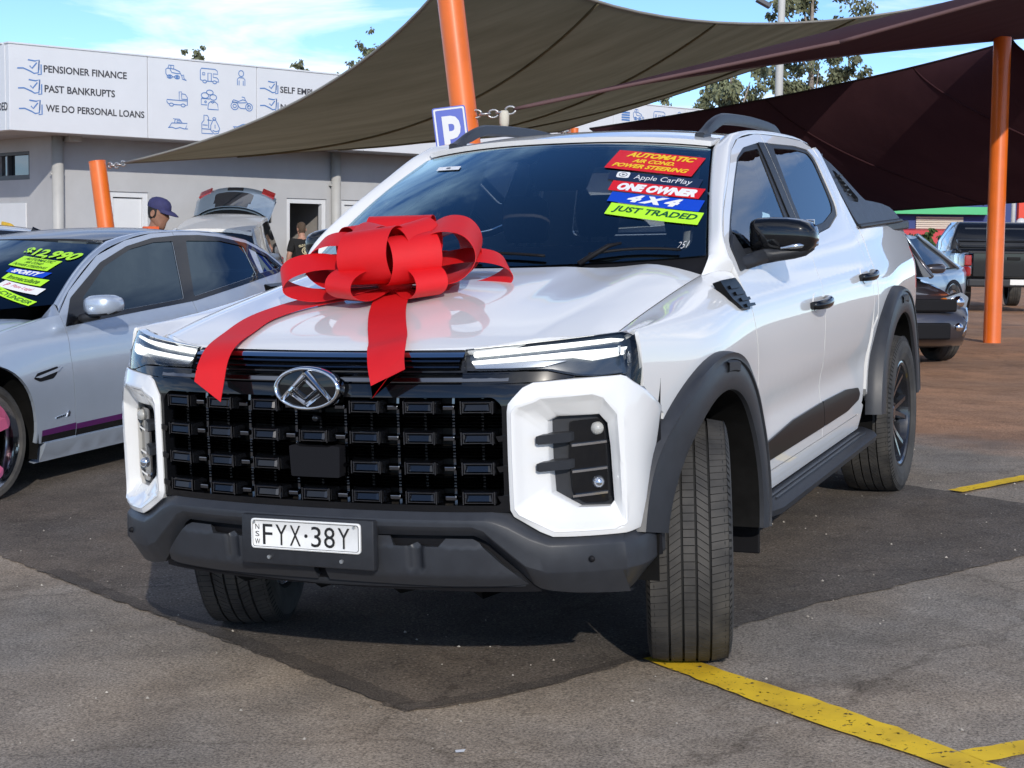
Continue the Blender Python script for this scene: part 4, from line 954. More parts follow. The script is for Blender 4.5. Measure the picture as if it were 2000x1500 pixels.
# headlights
HLO = [(.463, 1.120), (.66, 1.137), (.835, 1.152), (.862, 1.154), (.890, 1.147), (.920, 1.138), (.950, 1.122), (.968, 1.095), (.975, 1.06), (.975, 1.02), (.972, .994), (.93, 1.012), (.896, 1.030), (.876, 1.037), (.822, 1.034), (.771, 1.039), (.700, 1.057), (.652, 1.061), (.594, 1.059), (.473, 1.060)]
for mir in R2:
    sg = -1 if mir else 1; hl = part('headlight', truck)
    hs = HLO[::-1]
    panel('lamp_housing', hs, lambda u, z: FW(u, z, .045), M['lampdark'], hl, step=.05, thick=.03, mirror=bool(mir))
    # shallow side wall so the lamp is a closed pod
    mb = MB(); lp = dense(HLO, .03); mb.loft([[(sg * p[0], p[1], p[2]) for p in (FW(u, z, .008) for u, z in lp)], [(sg * p[0], p[1], p[2]) for p in (FW(u, z, .047) for u, z in lp)]]); mb.build('lamp_rim', M['gloss'], hl)
    panel('lamp_lens', hs, lambda u, z: FW(u, z, .006), M['clear'], hl, step=.04, thick=.003, mirror=bool(mir))
    panel('led_bar', [(.485, 1.102), (.63, 1.114), (.815, 1.128), (.868, 1.132), (.838, 1.137), (.66, 1.125), (.487, 1.111)], lambda u, z: FW(u, z, .022), M['led'], hl, step=.05, thick=.015, mirror=bool(mir))
    panel('led_bar', [(.482, 1.079), (.65, 1.088), (.758, 1.092), (.807, 1.080), (.873, 1.089), (.878, 1.110), (.74, 1.105), (.60, 1.095), (.484, 1.086)], lambda u, z: FW(u, z, .024), M['led'], hl, step=.04, thick=.015, mirror=bool(mir))
    panel('lamp_reflector', [(.482, 1.064), (.60, 1.064), (.68, 1.066), (.74, 1.080), (.66, 1.082), (.484, 1.074)], lambda u, z: FW(u, z, .032), M['lampbowl'], hl, step=.04, thick=.01, mirror=bool(mir))
    mb = MB()
    for k in range(3): mb.box((sg * (.862 + .012 * k), FW(.862 + .012 * k, 1.09, .035)[1], 1.10 - .012 * k), (.008, .02, .03), ch=.002)
    mb.build('lamp_fin', M['lampbowl'], hl)
    # body-colour gap filler above the lamp is the bonnet lip; gloss strip under the lamp
    panel('lamp_strip', [(.468, 1.020), (.66, 1.026), (.752, 1.033), (.771, 1.036), (.701, 1.054), (.595, 1.056), (.468, 1.055)], frontfn(.006), M['gloss'], hl, step=.04, thick=.02, mirror=bool(mir))
# bumper corners (white surrounds with lamp pockets)
SO = [(.640, 1.012), (.666, 1.025), (.756, 1.030), (.818, 1.031), (.876, 1.032), (.90, 1.026), (.93, 1.010), (.985, .985), (1.05, .950), (1.11, .915), (1.115, .80), (1.115, .66), (1.10, .588), (1.0, .570), (.896, .566), (.754, .572), (.717, .574), (.683, .590), (.612, .635), (.602, .655), (.600, .80), (.600, .944), (.603, .966), (.615, .982)]
SR = [(.674, .975), (.690, .985), (.821, .990), (.846, .978), (.878, .925), (.884, .781), (.888, .598), (.868, .584), (.724, .590), (.630, .642), (.618, .660), (.616, .80), (.616, .940), (.628, .960)]
SR2 = [(.690, .955), (.700, .962), (.815, .966), (.835, .955), (.862, .910), (.868, .781), (.872, .620), (.850, .606), (.735, .612), (.652, .660), (.640, .680), (.638, .80), (.638, .925), (.648, .940)]
SP = [(.689, .908), (.713, .922), (.817, .921), (.836, .892), (.842, .823), (.848, .657), (.837, .640), (.760, .645), (.695, .692), (.690, .79), (.689, .85)]
CC = (.765, .785)
def radial(loop, angs, c=CC):
    out = []; lp = loop
    for a in angs:
        d = (math.cos(a), math.sin(a)); best = None
        for i in range(len(lp)):
            p, q = lp[i], lp[(i + 1) % len(lp)]; ex, ey = q[0] - p[0], q[1] - p[1]; den = d[0] * ey - d[1] * ex
            if abs(den) < 1e-12: continue
            t = ((p[0] - c[0]) * ey - (p[1] - c[1]) * ex) / den; s_ = ((p[0] - c[0]) * d[1] - (p[1] - c[1]) * d[0]) / den
            if t > 0 and -1e-9 <= s_ <= 1 + 1e-9 and (best is None or t > best): best = t
        out.append((c[0] + d[0] * best, c[1] + d[1] * best))
    return out
angs = sorted(set([round(math.atan2(p[1] - CC[1], p[0] - CC[0]), 4) for p in SO + SR + SP] + [round(-math.pi + 2 * math.pi * k / 60, 4) for k in range(60)]))
so, sr, sr2, sp = [radial(l, angs) for l in (SO, SR, SR2, SP)]
def mix(a, b, t): return [(lerp(p[0], q[0], t), lerp(p[1], q[1], t)) for p, q in zip(a, b)]
for mir in R2:
    sg = -1 if mir else 1
    def ring(l, off): return [(sg * p[0], p[1], p[2]) for p in (FW(u, z, off) for u, z in l)]
    mb = MB(); loops = [ring(so, .06), ring(so, .004), ring(mix(so, sr, .04), .0)]
    for k in range(1, 10): loops.append(ring(mix(so, sr, k / 10), lerp(.0, -.010, k / 10)))
    loops += [ring(mix(so, sr, .97), -.0115), ring(sr, -.012), ring(mix(sr, sr2, .25), -.0105)]
    for k in range(1, 5): loops.append(ring(mix(sr, sr2, lerp(.25, 1, k / 4)), lerp(-.0105, .012, k / 4)))
    for k in range(1, 8): loops.append(ring(mix(sr2, sp, k / 7), lerp(.012, .052, k / 7)))
    loops += [ring(mix(sp, [CC] * len(sp), .015), .056), ring(mix(sp, [CC] * len(sp), .02), .09)]
    mb.loft(loops); bc = mb.build('bumper_corner', M['white'], truck, auto=28)
    # lamp pocket
    panel('pocket_insert', mix(SP, [CC] * len(SP), -.02)[::-1], frontfn(.088), M['satin'], bc, step=.04, thick=.02, mirror=bool(mir))
    inn = [(.742, .902), (.815, .905), (.826, .885), (.834, .82), (.838, .665), (.826, .655), (.775, .658), (.745, .69), (.738, .80)]
    panel('fog_lamp', rounded(inn, .01)[::-1], frontfn(.070), M['gloss'], bc, step=.04, thick=.02, mirror=bool(mir))
    for zc in (.857, .777):
        mb = MB(); L = []
        for u, h, o0 in ((.672, .010, .012), (.680, .013, .008), (.745, .014, .045), (.752, .012, .075)):
            L.append([(sg * p[0], p[1], p[2]) for p in (FW(u, zc + h, o0), FW(u, zc - h, o0), FW(u, zc - h, .09), FW(u, zc + h, .09))])
        mb.loft(L, True, True, True); mb.build('pocket_fin', M['satin'], bc, auto=30)
    for zc in (.833, .755, .682):
        mb = MB(); L = [[(sg * p[0], p[1], p[2]) for p in (FW(u, zc + .0035 + .06 * (u - .79), .058), FW(u, zc - .0035 + .06 * (u - .79), .058), FW(u, zc - .0035 + .06 * (u - .79), .075), FW(u, zc + .0035 + .06 * (u - .79), .075))] for u in (.748, .77, .80, .832)]
        mb.loft(L, True, True, True); mb.build('chrome_fin', M['chrome'], bc)
    for zc, r, bm_ in ((.876, .018, 'signw'), (.716, .017, 'chrome')):
        mb = MB(); p = FW(.806, zc, .066); mb.lathe([(0, -.012), (r * .6, -.010), (r, -.004), (r * 1.1, .01)], 16, 'y', c=(sg * p[0], p[1], p[2])); mb.build('fog_bulb', M['lampbowl'] if bm_ == 'chrome' else M['lampwhite'], bc, smooth=True)
# lower bumper
def plin(x, pts):
    for (a, c), (b, d) in zip(pts, pts[1:]):
        if x <= b: return lerp(c, d, (x - a) / (b - a))
    return pts[-1][1]
CREASE = [(0, .604), (.500, .606), (.532, .594), (.648, .489), (.70, .470), (.886, .461), (1.2, .462)]
SHOULDER = [(0, .626), (.55, .626), (.60, .606), (.66, .570), (.709, .549), (.882, .541), (1.2, .556)]
def low(u, z):
    a = abs(u)
    zc = plin(a, CREASE); zd = plin(a, SHOULDER)
    off = -.018
    if z < zc: off += (zc - z) * lerp(1.0, .85, sstep(.6, .7, a))
    if z > zd: off += (z - zd) * 1.0
    return FW(u, z, off - interp(z, GZ))
half_top = [(0, .648), (.40, .648), (.575, .649), (.604, .640), (.683, .588), (.717, .572), (.754, .570), (.896, .564), (1.0, .568), (1.10, .586), (1.145, .594)]
half_bot = [(1.15, .545), (1.145, .46), (1.10, .41), (1.02, .385), (.93, .378), (.882, .378), (.75, .395), (.663, .412), (.646, .427), (.523, .562), (.494, .579), (.20, .576), (0, .575)]
us = sorted(set([round(k * .02, 3) for k in range(58)] + [.494, .50, .523, .532, .575, .604, .646, .648, .663, .683, .70, .709, .717, .754, .882, .886, .896, 1.15]))
def lowcol(u):
    a = abs(u); zt = plin(a, half_top + [(1.2, .594)]); zb = plin(a, half_bot[::-1] + [(1.2, .545)]); zc = max(zb + .002, plin(a, CREASE)); zd = min(zt - .002, max(zc + .004, plin(a, SHOULDER)))
    out = [FW(u, zt, .05 - interp(zt, GZ)), low(u, zt), low(u, lerp(zt, zd, .5)), low(u, zd + .002), low(u, zd - .003), low(u, lerp(zd, zc, .5)), low(u, zc + .003), low(u, zc - .003), low(u, lerp(zc, zb, .5)), low(u, zb)]
    p = out[-1]; out.append(FW(u, zb, .09 - interp(zb, GZ))); return out
mb = MB(); mb.loft([lowcol(u) for u in [-v for v in us[:0:-1]] + us], closed=False); lb = mb.build('lower_bumper', M['satin2'], truck, auto=22)
# recessed valance behind the skid panels
panel('valance', [(-.66, .40), (.66, .40), (.655, .43), (.53, .57), (.50, .59), (-.50, .59), (-.53, .57), (-.655, .43)], lambda x, z: (x, yfront(x) + .045 + .25 * max(0, .46 - z), z), M['black'], truck, step=.05, thick=.02)
for mir in R2:
    sg = -1 if mir else 1
    sk = [(.02, .572), (.235, .572), (.252, .546), (.297, .545), (.318, .555), (.337, .545), (.390, .545), (.408, .568), (.488, .568), (.510, .558), (.605, .463), (.630, .425), (.40, .42), (.02, .425)]
    def skf(x, z):
        o = interp(z, [(.40, .055), (.455, .014), (.47, .010), (.545, .004), (.556, .010), (.575, .022)]) + .02 * sstep(.56, .66, abs(x) + .0) 
        ridge = .014 * sstep(.290, .302, abs(x)) * (1 - sstep(.332, .344, abs(x))) * sstep(.465, .475, z)
        return (x, yfront(x) + o + ridge - .004, z)
    s_ = panel('skid_panel', sk[::-1], skf, M['satin2'], lb, step=.018, thick=.02, mirror=bool(mir))
    mb = MB(); p = FW(.813, .503, -.02); mb.lathe([(0, -.003), (.008, -.003), (.010, .004)], 14, 'y', c=(sg * p[0], p[1], p[2])); mb.build('parking_sensor', M['black'], lb, smooth=True)
mb = MB(); L = []
for k in range(25):
    x = lerp(-.62, .62, k / 24); y = yfront(x); L.append([(x, y + .055, .425), (x, y + .05, .405 + .02 * abs(x)), (x, y + .14, .385 + .02 * abs(x)), (x, y + .25, .41)])
mb.loft(L, closed=False); mb.build('lower_lip', M['satin'], lb, smooth=True)
# number plate
hp = part('plate_holder', truck, Matrix.Translation((-.017, -1.013, .550)) @ Matrix.Rotation(math.radians(-2.5), 4, 'X'))
mb = MB(); mb.box((0, .012, 0), (.456, .034, .150), ch=.006); mb.build('holder_board', M['satin'], hp, auto=40)
for x in (-.13, .12):
    mb = MB(); mb.lathe([(0, -.010), (.006, -.010), (.007, -.004)], 8, 'y', c=(x, 0, -.052)); mb.build('screw', M['steel'], hp)
pl = part('number_plate', truck, Matrix.Translation((-.017, -1.023, .570)) @ Matrix.Rotation(math.radians(-2.5), 4, 'X'))
pw, ph = .188, .0455
def rr(w, h, r, y): return [(x, y, z) for x, z in rounded([(-w, -h), (w, -h), (w, h), (-w, h)], r)]
mb = MB(); mb.loft([rr(pw, ph, .012, .004), rr(pw, ph, .012, -.002), rr(pw - .003, ph - .003, .011, -.004), rr(pw - .006, ph - .006, .010, -.002)], True, False, True); mb.build('plate_sheet', M['plate'], pl, auto=40)
mb = MB(); mb.loft([rr(pw - .0055, ph - .0055, .009, -.0028), rr(pw - .0072, ph - .0072, .008, -.0030)]); mb.build('plate_border', M['ink'], pl)
def plate_text(s, x0, x1, zc, h, bold=0.0):
    V, Fc = text_geo(s, 1, 0, bold); a, b = min(p[0] for p in V), max(p[0] for p in V); c, d = min(p[1] for p in V), max(p[1] for p in V)
    return [(lerp(x0, x1, (p[0] - a) / (b - a)), -.0034, zc + ((p[1] - c) / (d - c) - .5) * h) for p in V], Fc
for s, x0, x1, zc, h, bd in (('F', -.146, -.112, .0, .062, .0), ('Y', -.101, -.061, 0, .062, .0), ('X', -.052, -.014, 0, .062, .0), ('3', .022, .056, 0, .062, .0), ('8', .066, .103, 0, .062, .0), ('Y', .113, .153, 0, .062, .0), ('N', -.172, -.158, .022, .016, 0), ('S', -.172, -.158, .0, .016, 0), ('W', -.174, -.156, -.023, .016, 0)):
    V, Fc = plate_text(s, x0, x1, zc - .001, h, bd); mk('plate_character', V, Fc, M['ink'], pl)
mb = MB(); mb.lathe([(0, -.0036), (.0055, -.0036), (.0055, -.002)], 12, 'y', c=(.004, 0, 0)); mb.build('plate_dot', M['ink'], pl)
for x, z in ((-.176, .034), (.168, .034)):
    mb = MB(); mb.lathe([(0, -.007), (.004, -.007), (.0045, -.003)], 8, 'y', c=(x, 0, z)); mb.build('plate_screw', M['steel'], pl)
# ================= the red bow on the bonnet =================
BC = Vector((-.06, -.30, hoodz(-.06, -.30)))
bow = thing('gift_bow', 'giant red ribbon bow with two hanging tails on the truck bonnet', 'bow', TILT @ BC, TILT)
RT = Vector((.917, .40, 0)); AW = Vector((-.40, .917, 0)); UPV = Vector((0, 0, 1))
RW = .062           # half ribbon width
def ribbon_loop(phi, R, elev, height, w=RW, twist=0.0, z0=.03, lean=0.0):
    """one loop: goes out from the knot, curls over and comes back; phi is seen from above, 0 = towards the truck's left front"""
    ph = math.radians(phi); dr = RT * math.cos(ph) + AW * math.sin(ph); tn = UPV.cross(dr)
    e = math.radians(elev); ax = dr * math.cos(e) + UPV * math.sin(e); upn = UPV * math.cos(e) - dr * math.sin(e)
    pts = spl([(0.02, 0.0), (.35 * R, -.10 * height), (.72 * R, -.16 * height), (.95 * R, .12 * height), (1.0 * R, .48 * height), (.90 * R, .84 * height), (.66 * R, 1.0 * height), (.36 * R, .82 * height), (.10 * R, .40 * height), (.0, .20 * height)], 5)
    rows_o = []; rows_i = []
    n = len(pts)
    for k, (a, h) in enumerate(pts):
        t = k / (n - 1); ww = w * (.35 + .65 * min(1, min(t, 1 - t) / .20))
        tw = twist * math.sin(math.pi * t)
        c = ax * a + upn * h + UPV * z0 + tn * lean * math.sin(math.pi * t)
        side = (tn * math.cos(tw) + upn * math.sin(tw))
        q = pts[min(k + 1, n - 1)]; p = pts[max(k - 1, 0)]; tg = ax * (q[0] - p[0]) + upn * (q[1] - p[1]); nn = tg.cross(side).normalized() * .0009
        rows_o.append([c - side * ww + nn, c - side * ww * .33 + nn * 1.1, c + side * ww * .33 + nn * 1.1, c + side * ww + nn]); rows_i.append([c + side * ww - nn, c + side * ww * .33 - nn * .9, c - side * ww * .33 - nn * .9, c - side * ww - nn])
    mb = MB(); mb.loft([a + b for a, b in zip(rows_o, rows_i)], True, True, True)
    return mb
LOOPS = [  # phi, radius, elevation, height, width, twist, z0, lean
    (190, .375, -1, .095, .056, -.55, .03, 0), (14, .395, 0, .095, .056, .45, .03, 0),
    (168, .30, 8, .13, .068, -.35, .035, 0), (-10, .31, 13, .155, .096, .30, .035, 0), (30, .31, 12, .13, .075, .1, .035, 0),
    (82, .27, 22, .15, .110, 0, .05, 0), (122, .29, 18, .135, .085, -.1, .045, 0), (66, .36, 2, .10, .062, 0, .03, 0), (136, .36, 2, .10, .062, 0, .03, 0),
    (244, .235, 16, .150, .092, .12, .035, 0), (318, .205, 34, .125, .088, .2, .05, 0), (205, .19, 40, .115, .085, -.1, .055, 0), (296, .22, 14, .135, .088, .1, .035, 0), (262, .16, 48, .10, .090, 0, .06, 0),
    (230, .265, -6, .085, .058, -.1, .03, 0), (304, .235, -6, .085, .060, .1, .03, 0)]
for a in LOOPS: ribbon_loop(*a).build('bow_loop', M['red'], bow, auto=55)
def tail(pts, w, end):
    """pts: centre line in truck coordinates with side vectors"""
    mb = MB(); L = []; P = [Vector(p) for p in spl(pts, 6)]
    for k, p in enumerate(P):
        t = (P[min(k + 1, len(P) - 1)] - P[max(k - 1, 0)]).normalized(); nrm = Vector((0, -.75, 1)).normalized() if False else None
        up = Vector((0, -.3, 1)).lerp(Vector((0, -1, .12)), sstep(1.17, 1.05, p.z) if False else 1 - sstep(1.04, 1.18, p.z)); s_ = t.cross(up).normalized(); n_ = s_.cross(t).normalized() * .0009
        e0 = e1 = Vector((0, 0, 0))
        if k == len(P) - 1: e0 = t * end[0]; e1 = t * end[1]
        L.append([p - s_ * w + n_ + e0 - BC, p + s_ * w + n_ + e1 - BC, p + s_ * w - n_ + e1 - BC, p - s_ * w - n_ + e0 - BC])
    mb.loft(L, True, True, True); return mb
def hp_(x, y, up=.006): return (x, y, hoodz(x, y) + up)
tail([(-.10, -.33, 1.262), hp_(-.20, -.37, .018), hp_(-.32, -.47, .014), hp_(-.385, -.62, .012), hp_(-.375, -.78, .010), (-.355, -.905, 1.128), (-.338, -.985, 1.085), (-.332, -1.022, 1.025)], .054, (.065, -.05)).build('bow_tail', M['red'], bow, auto=55)
tail([(-.045, -.33, 1.258), hp_(-.022, -.40, .016), hp_(.04, -.55, .012), hp_(.115, -.70, .010), hp_(.185, -.83, .010), (.225, -.915, 1.132), (.258, -.985, 1.09), (.282, -1.022, 1.045)], .060, (-.05, .035)).build('bow_tail', M['red'], bow, auto=55)
mb = MB(); mb.lathe([(0, .0), (.05, .0), (.06, .04), (.04, .09), (0, .10)], 16, 'z'); mb.build('bow_knot', M['red'], bow, smooth=True)
# ================= the silver sedan parked alongside =================
CARX, CARY = -4.55, 1.70
sedan = thing('sedan', 'silver four door sedan with purple side stripe and pink wheels beside the truck', 'car', TILT @ Vector((CARX, CARY, 0)), TILT)
M['silverpaint'] = mat('silver_blue_paint', (.46, .53, .63), .30, .40, 1.0, .04, var=.03, scale=3)
M['roofwrap'] = mat('black_roof_wrap', (.018, .018, .022), .32, 0, .4)
M['sglass'] = glass('sedan_tinted_glass', (.02, .028, .036), ior=1.6, boost=1.5, refl=(.65, .85, 1))
M['purple'] = mat('purple_stripe', (.085, .006, .10), .35, coat=.6)
M['pinkrim'] = mat('pink_alloy', (.60, .13, .27), .35, .25, .6)
SS = [(.15, .86), (.25, .905), (.45, .935), (.65, .95), (.80, .943), (.88, .925), (.94, .895), (1.05, .835), (1.2, .748), (1.33, .674), (1.42, .622)]
def CW(y, z):
    x = interp(z, SS)
    if y < .3: x -= .13 * ((.3 - y) / 1.25) ** 2.4
    if y > 2.4: x -= .10 * ((y - 2.4) / 1.5) ** 2
    x += .018 * bump(y, 0, .4) * bump(z, .62, .15) + .018 * bump(y, 2.9, .4) * bump(z, .65, .15)
    return x
def cs(off=0.0): return lambda y, z: (CW(y, z) + off, y, z)
def chood(x, y):
    c = interp(y, [(-.95, .60), (-.85, .68), (-.6, .78), (-.2, .88), (.2, .95), (.55, 1.0)])
    return (x, y, c - .06 * (abs(x) / .85) ** 2.4 + .012 * (1 - sstep(.25, .4, abs(x))))
def croof(x, y):
    c = interp(y, [(1.25, 1.395), (1.5, 1.425), (1.9, 1.452), (2.3, 1.452), (2.7, 1.425), (3.0, 1.375)])
    return (x, y, c - .06 * (abs(x) / .60) ** 2.4)
def cws(s, t):
    a = abs(s); bx, by, bz = .80 * s, .78 - .42 * (1 - a ** 2.2), 1.00 + .03 * a * a; tx, ty, tz = .56 * s, 1.58 - .26 * (1 - a ** 2.2), 1.40 - .035 * a * a
    b = .03 * math.sin(math.pi * t); return (lerp(bx, tx, t), lerp(by, ty, t) - b * .5, lerp(bz, tz, t) + b)
def crw(s, t):
    a = abs(s); bx, by, bz = .70 * s, 3.52 + .10 * (1 - a * a), 1.09; tx, ty, tz = .54 * s, 2.90 + .10 * (1 - a * a), 1.385 - .03 * a * a
    return (lerp(bx, tx, t), lerp(by, ty, t), lerp(bz, tz, t) + .02 * math.sin(math.pi * t))
cdlo = rounded([(.735, .905), (.82, .985), (.90, 1.062), (1.336, 1.250), (1.676, 1.338), (1.987, 1.380), (2.266, 1.388), (2.52, 1.383), (2.746, 1.363), (3.067, 1.309), (3.287, 1.219), (3.42, 1.112), (3.30, 1.085), (3.04, 1.062), (2.108, .965), (1.384, .935)], .02)
cgf = rounded([(1.02, .96), (1.00, 1.05), (1.36, 1.225), (1.70, 1.318), (1.98, 1.352), (2.19, 1.352), (1.985, .985), (1.38, .962)], .02)
cgr = rounded([(2.10, .992), (2.335, 1.350), (2.74, 1.335), (3.00, 1.29), (2.98, 1.085)], .02)
cgq = rounded([(3.03, 1.095), (3.06, 1.275), (3.26, 1.20), (3.36, 1.118)], .015)
fpoly = [(-.72, .20), (-.80, .45), (-.78, .66), (-.55, .76), (-.2, .845), (.2, .91), (.62, .965), (.735, .972), (.728, .905), (.722, .745), (.745, .54), (.765, .357), (.785, .262), (.46, .262)] + [(y, z) for y, z in arch(0, .33, .425, -8, 188, 24)]
dfp = [(.79, .262), (.770, .357), (.750, .54), (.727, .745), (.733, .90), (.738, .98), (.92, 1.10), (1.34, 1.29), (1.69, 1.372), (2.0, 1.408), (2.24, 1.410), (2.06, .96), (2.03, .6), (2.04, .262)]
drp = [(2.046, .262), (2.036, .6), (2.066, .96), (2.246, 1.410), (2.5, 1.405), (2.76, 1.385), (3.08, 1.332), (3.16, 1.30), (3.06, 1.0), (2.86, .80), (2.55, .62), (2.44, .40), (2.43, .262)]
qp = [(2.436, .262), (2.446, .40), (2.556, .62), (2.866, .80), (3.066, 1.0), (3.166, 1.30), (3.30, 1.24), (3.45, 1.12), (3.70, 1.06), (3.93, 1.03), (3.97, .70), (3.90, .28), (3.40, .262)] + [(y, z) for y, z in arch(2.915, .33, .425, -8, 188, 24)]
for mir in R2:
    b = bool(mir); sg = -1 if mir else 1
    panel('fender', fpoly[::-1], cs(), M['silverpaint'], sedan, step=.06, thick=.02, mirror=b)
    fdoor = panel('door', dfp[::-1], cs(), M['silverpaint'], sedan, holes=[cgf], step=.06, thick=.02, mirror=b)
    rdoor = panel('door', drp[::-1], cs(), M['silverpaint'], sedan, holes=[cgr], step=.06, thick=.02, mirror=b)
    panel('quarter_panel', qp[::-1], cs(), M['silverpaint'], sedan, holes=[cgq], step=.06, thick=.02, mirror=b)
    panel('window_surround', cdlo, cs(.004), M['gloss'], sedan, holes=[cgf, cgr, cgq], step=.06, thick=.004, mirror=b)
    panel('window_glass', cgf, cs(-.004), M['sglass'], fdoor, step=.1, thick=.004, mirror=b); panel('window_glass', cgr, cs(-.004), M['sglass'], rdoor, step=.1, thick=.004, mirror=b); panel('quarter_glass', cgq, cs(-.004), M['sglass'], sedan, step=.1, thick=.004, mirror=b)
    panel('sill_skirt', [(.44, .150), (.485, .155), (.50, .258), (2.42, .258), (2.45, .15)][::-1], lambda y, z: (CW(y, z) + .012, y, z), M['silverpaint'], sedan, step=.08, thick=.04, mirror=b)
    for y0, y1, pr in ((.47, .768, None), (.776, 2.03, fdoor), (2.04, 2.42, rdoor)):
        panel('purple_stripe', [(y0, .304), (y1, .306), (y1, .343), (y0, .336)], cs(.0035), M['purple'], pr or sedan, step=.1, thick=.002, mirror=b)
        panel('black_stripe', [(y0, .266), (y1, .268), (y1, .305), (y0, .303)], cs(.003), M['gloss'], pr or sedan, step=.1, thick=.002, mirror=b)
    # side vent
    vt = panel('fender_vent', rounded([(.385, .640), (.42, .668), (.60, .690), (.59, .650), (.555, .625), (.44, .618)], .01), cs(.003), M['black'], sedan, step=.04, thick=.01, mirror=b)
    panel('vent_blade', rounded([(.39, .648), (.60, .680), (.635, .690), (.60, .664), (.43, .640)], .006), cs(.011), M['silverpaint'], vt, step=.05, thick=.006, mirror=b)
    mb = MB()
    for k in range(5): mb.prism([(.585 + .018 * k, .388 + .002 * k), (.598 + .018 * k, .389 + .002 * k), (.600 + .018 * k, .399 + .002 * k), (.587 + .018 * k, .398 + .002 * k)], lambda y, z, d: (sg * (CW(y, z) + d), y, z), .0, .005)
    mb.prism([(.68, .388), (.705, .392), (.71, .41), (.70, .425), (.688, .41)], lambda y, z, d: (sg * (CW(y, z) + d), y, z), .0, .006); mb.build('fender_badge', M['chrome'], sedan)
    # pillar from windshield edge to the door frame, and roof rail
    inner = [cws(1.0, t / 12) for t in range(13)] + [croof(.565, y) for y in [1.62 + .11 * k for k in range(1, 13)]] + [crw(1.0, 1 - t / 6) for t in range(1, 7)]
    outc = spl([(.737, .985), (.92, 1.102), (1.34, 1.292), (1.69, 1.374), (2.0, 1.410), (2.5, 1.407), (2.76, 1.387), (3.08, 1.334), (3.30, 1.242), (3.45, 1.122)], 6)
    li = [0]; lo_ = [0]
    for a_, b_ in zip(inner, inner[1:]): li.append(li[-1] + (Vector(a_) - Vector(b_)).length)
    for a_, b_ in zip(outc, outc[1:]): lo_.append(lo_[-1] + math.hypot(a_[0] - b_[0], a_[1] - b_[1]))
    L = []
    for k, p in enumerate(inner):
        s_ = li[k] / li[-1] * lo_[-1]; i = max(j for j in range(len(lo_)) if lo_[j] <= s_ + 1e-9); i = min(i, len(outc) - 2); f_ = (s_ - lo_[i]) / (lo_[i + 1] - lo_[i]); y, z = lerp(outc[i][0], outc[i + 1][0], f_), lerp(outc[i][1], outc[i + 1][1], f_)
        q = Vector((CW(y, z), y, z)); p = Vector(p); L.append([p.lerp(q, j / 5) + Vector((.5, -.1, .8)) * .02 * math.sin(math.pi * j / 5) for j in range(6)])
    mb = MB(); mb.loft(L, closed=False); mb.v = [(sg * v[0], v[1], v[2]) for v in mb.v]; mb.build('roof_pillar', M['silverpaint'], sedan, smooth=True)
    # mirror
    mb = MB(); L = []
    for x, s_, yo in ((.93, .35, .02), (.95, .75, .012), (1.0, .98, .0), (1.06, 1.0, .005), (1.11, .92, .02), (1.14, .62, .045), (1.15, .25, .06)):
        row = []
        for j in range(18):
            a = 2 * math.pi * j / 18; ca, sa = math.cos(a), math.sin(a)
            row.append((sg * x, .905 + yo + (abs(ca) ** .6) * (1 if ca > 0 else -1) * .075 * s_, 1.015 + (abs(sa) ** .6) * (1 if sa > 0 else -1) * .062 * s_ + .01 * (x - 1)))
        L.append(row)
    mb.loft(L, True, True, True)
    mb.m = [1 if sum(mb.v[i][2] for i in f) / len(f) < .975 else 0 for f in mb.f]
    mb.tube([(sg * .87, .90, .925), (sg * .93, .90, .945), (sg * 1.02, .91, .958)], [.03, .026, .022], 8, m=1); mb.build('door_mirror', [M['silver'] if False else M['silverpaint'], M['satin']], fdoor, smooth=True)
    for y0, pr in ((1.80, fdoor), (2.78, rdoor)):
        mb = MB(); mb.tube([(sg * (CW(y0, .83) + .004), y0 - .10, .83), (sg * (CW(y0, .83) + .028), y0 - .05, .832), (sg * (CW(y0, .83) + .028), y0 + .05, .834), (sg * (CW(y0, .83) + .004), y0 + .10, .836)], .014, 8); mb.build('door_handle', M['silverpaint'], pr, smooth=True)
    # lamps
    panel('headlight', [(-.62, .60), (-.60, .68), (-.35, .74), (-.30, .70), (-.50, .60)][::-1], cs(.004), M['lampbowl'], sedan, step=.06, thick=.02, mirror=b)
    panel('tail_light', [(3.62, .80), (3.60, .96), (3.90, .98), (3.92, .82)], cs(.004), M['tail'], sedan, step=.06, thick=.02, mirror=b)
    for cy in (0, 2.915):
        mb = MB(); mb.loft([[(sg * x, cy + .44 * math.cos(math.radians(lerp(200, -20, k / 18))), .33 + .44 * math.sin(math.radians(lerp(200, -20, k / 18)))) for x in (.92, .6)] for k in range(19)], closed=False)
        mb.loft([[(sg * .62, cy + .44 * math.cos(math.radians(lerp(200, -20, k / 18))), .33 + .44 * math.sin(math.radians(lerp(200, -20, k / 18)))) for k in range(19)], [(sg * .62, cy, .33)] * 19], closed=False); mb.build('wheel_arch_liner', M['under'], sedan, smooth=True)
panel('bonnet', [(-.70, -.72), (-.40, -.90), (0, -.95), (.40, -.90), (.70, -.72), (.80, -.2), (.82, .30), (.80, .62), (.5, .42), (0, .33), (-.5, .42), (-.80, .62), (-.82, .30), (-.80, -.2)], chood, M['silverpaint'], sedan, step=.07, thick=.02)
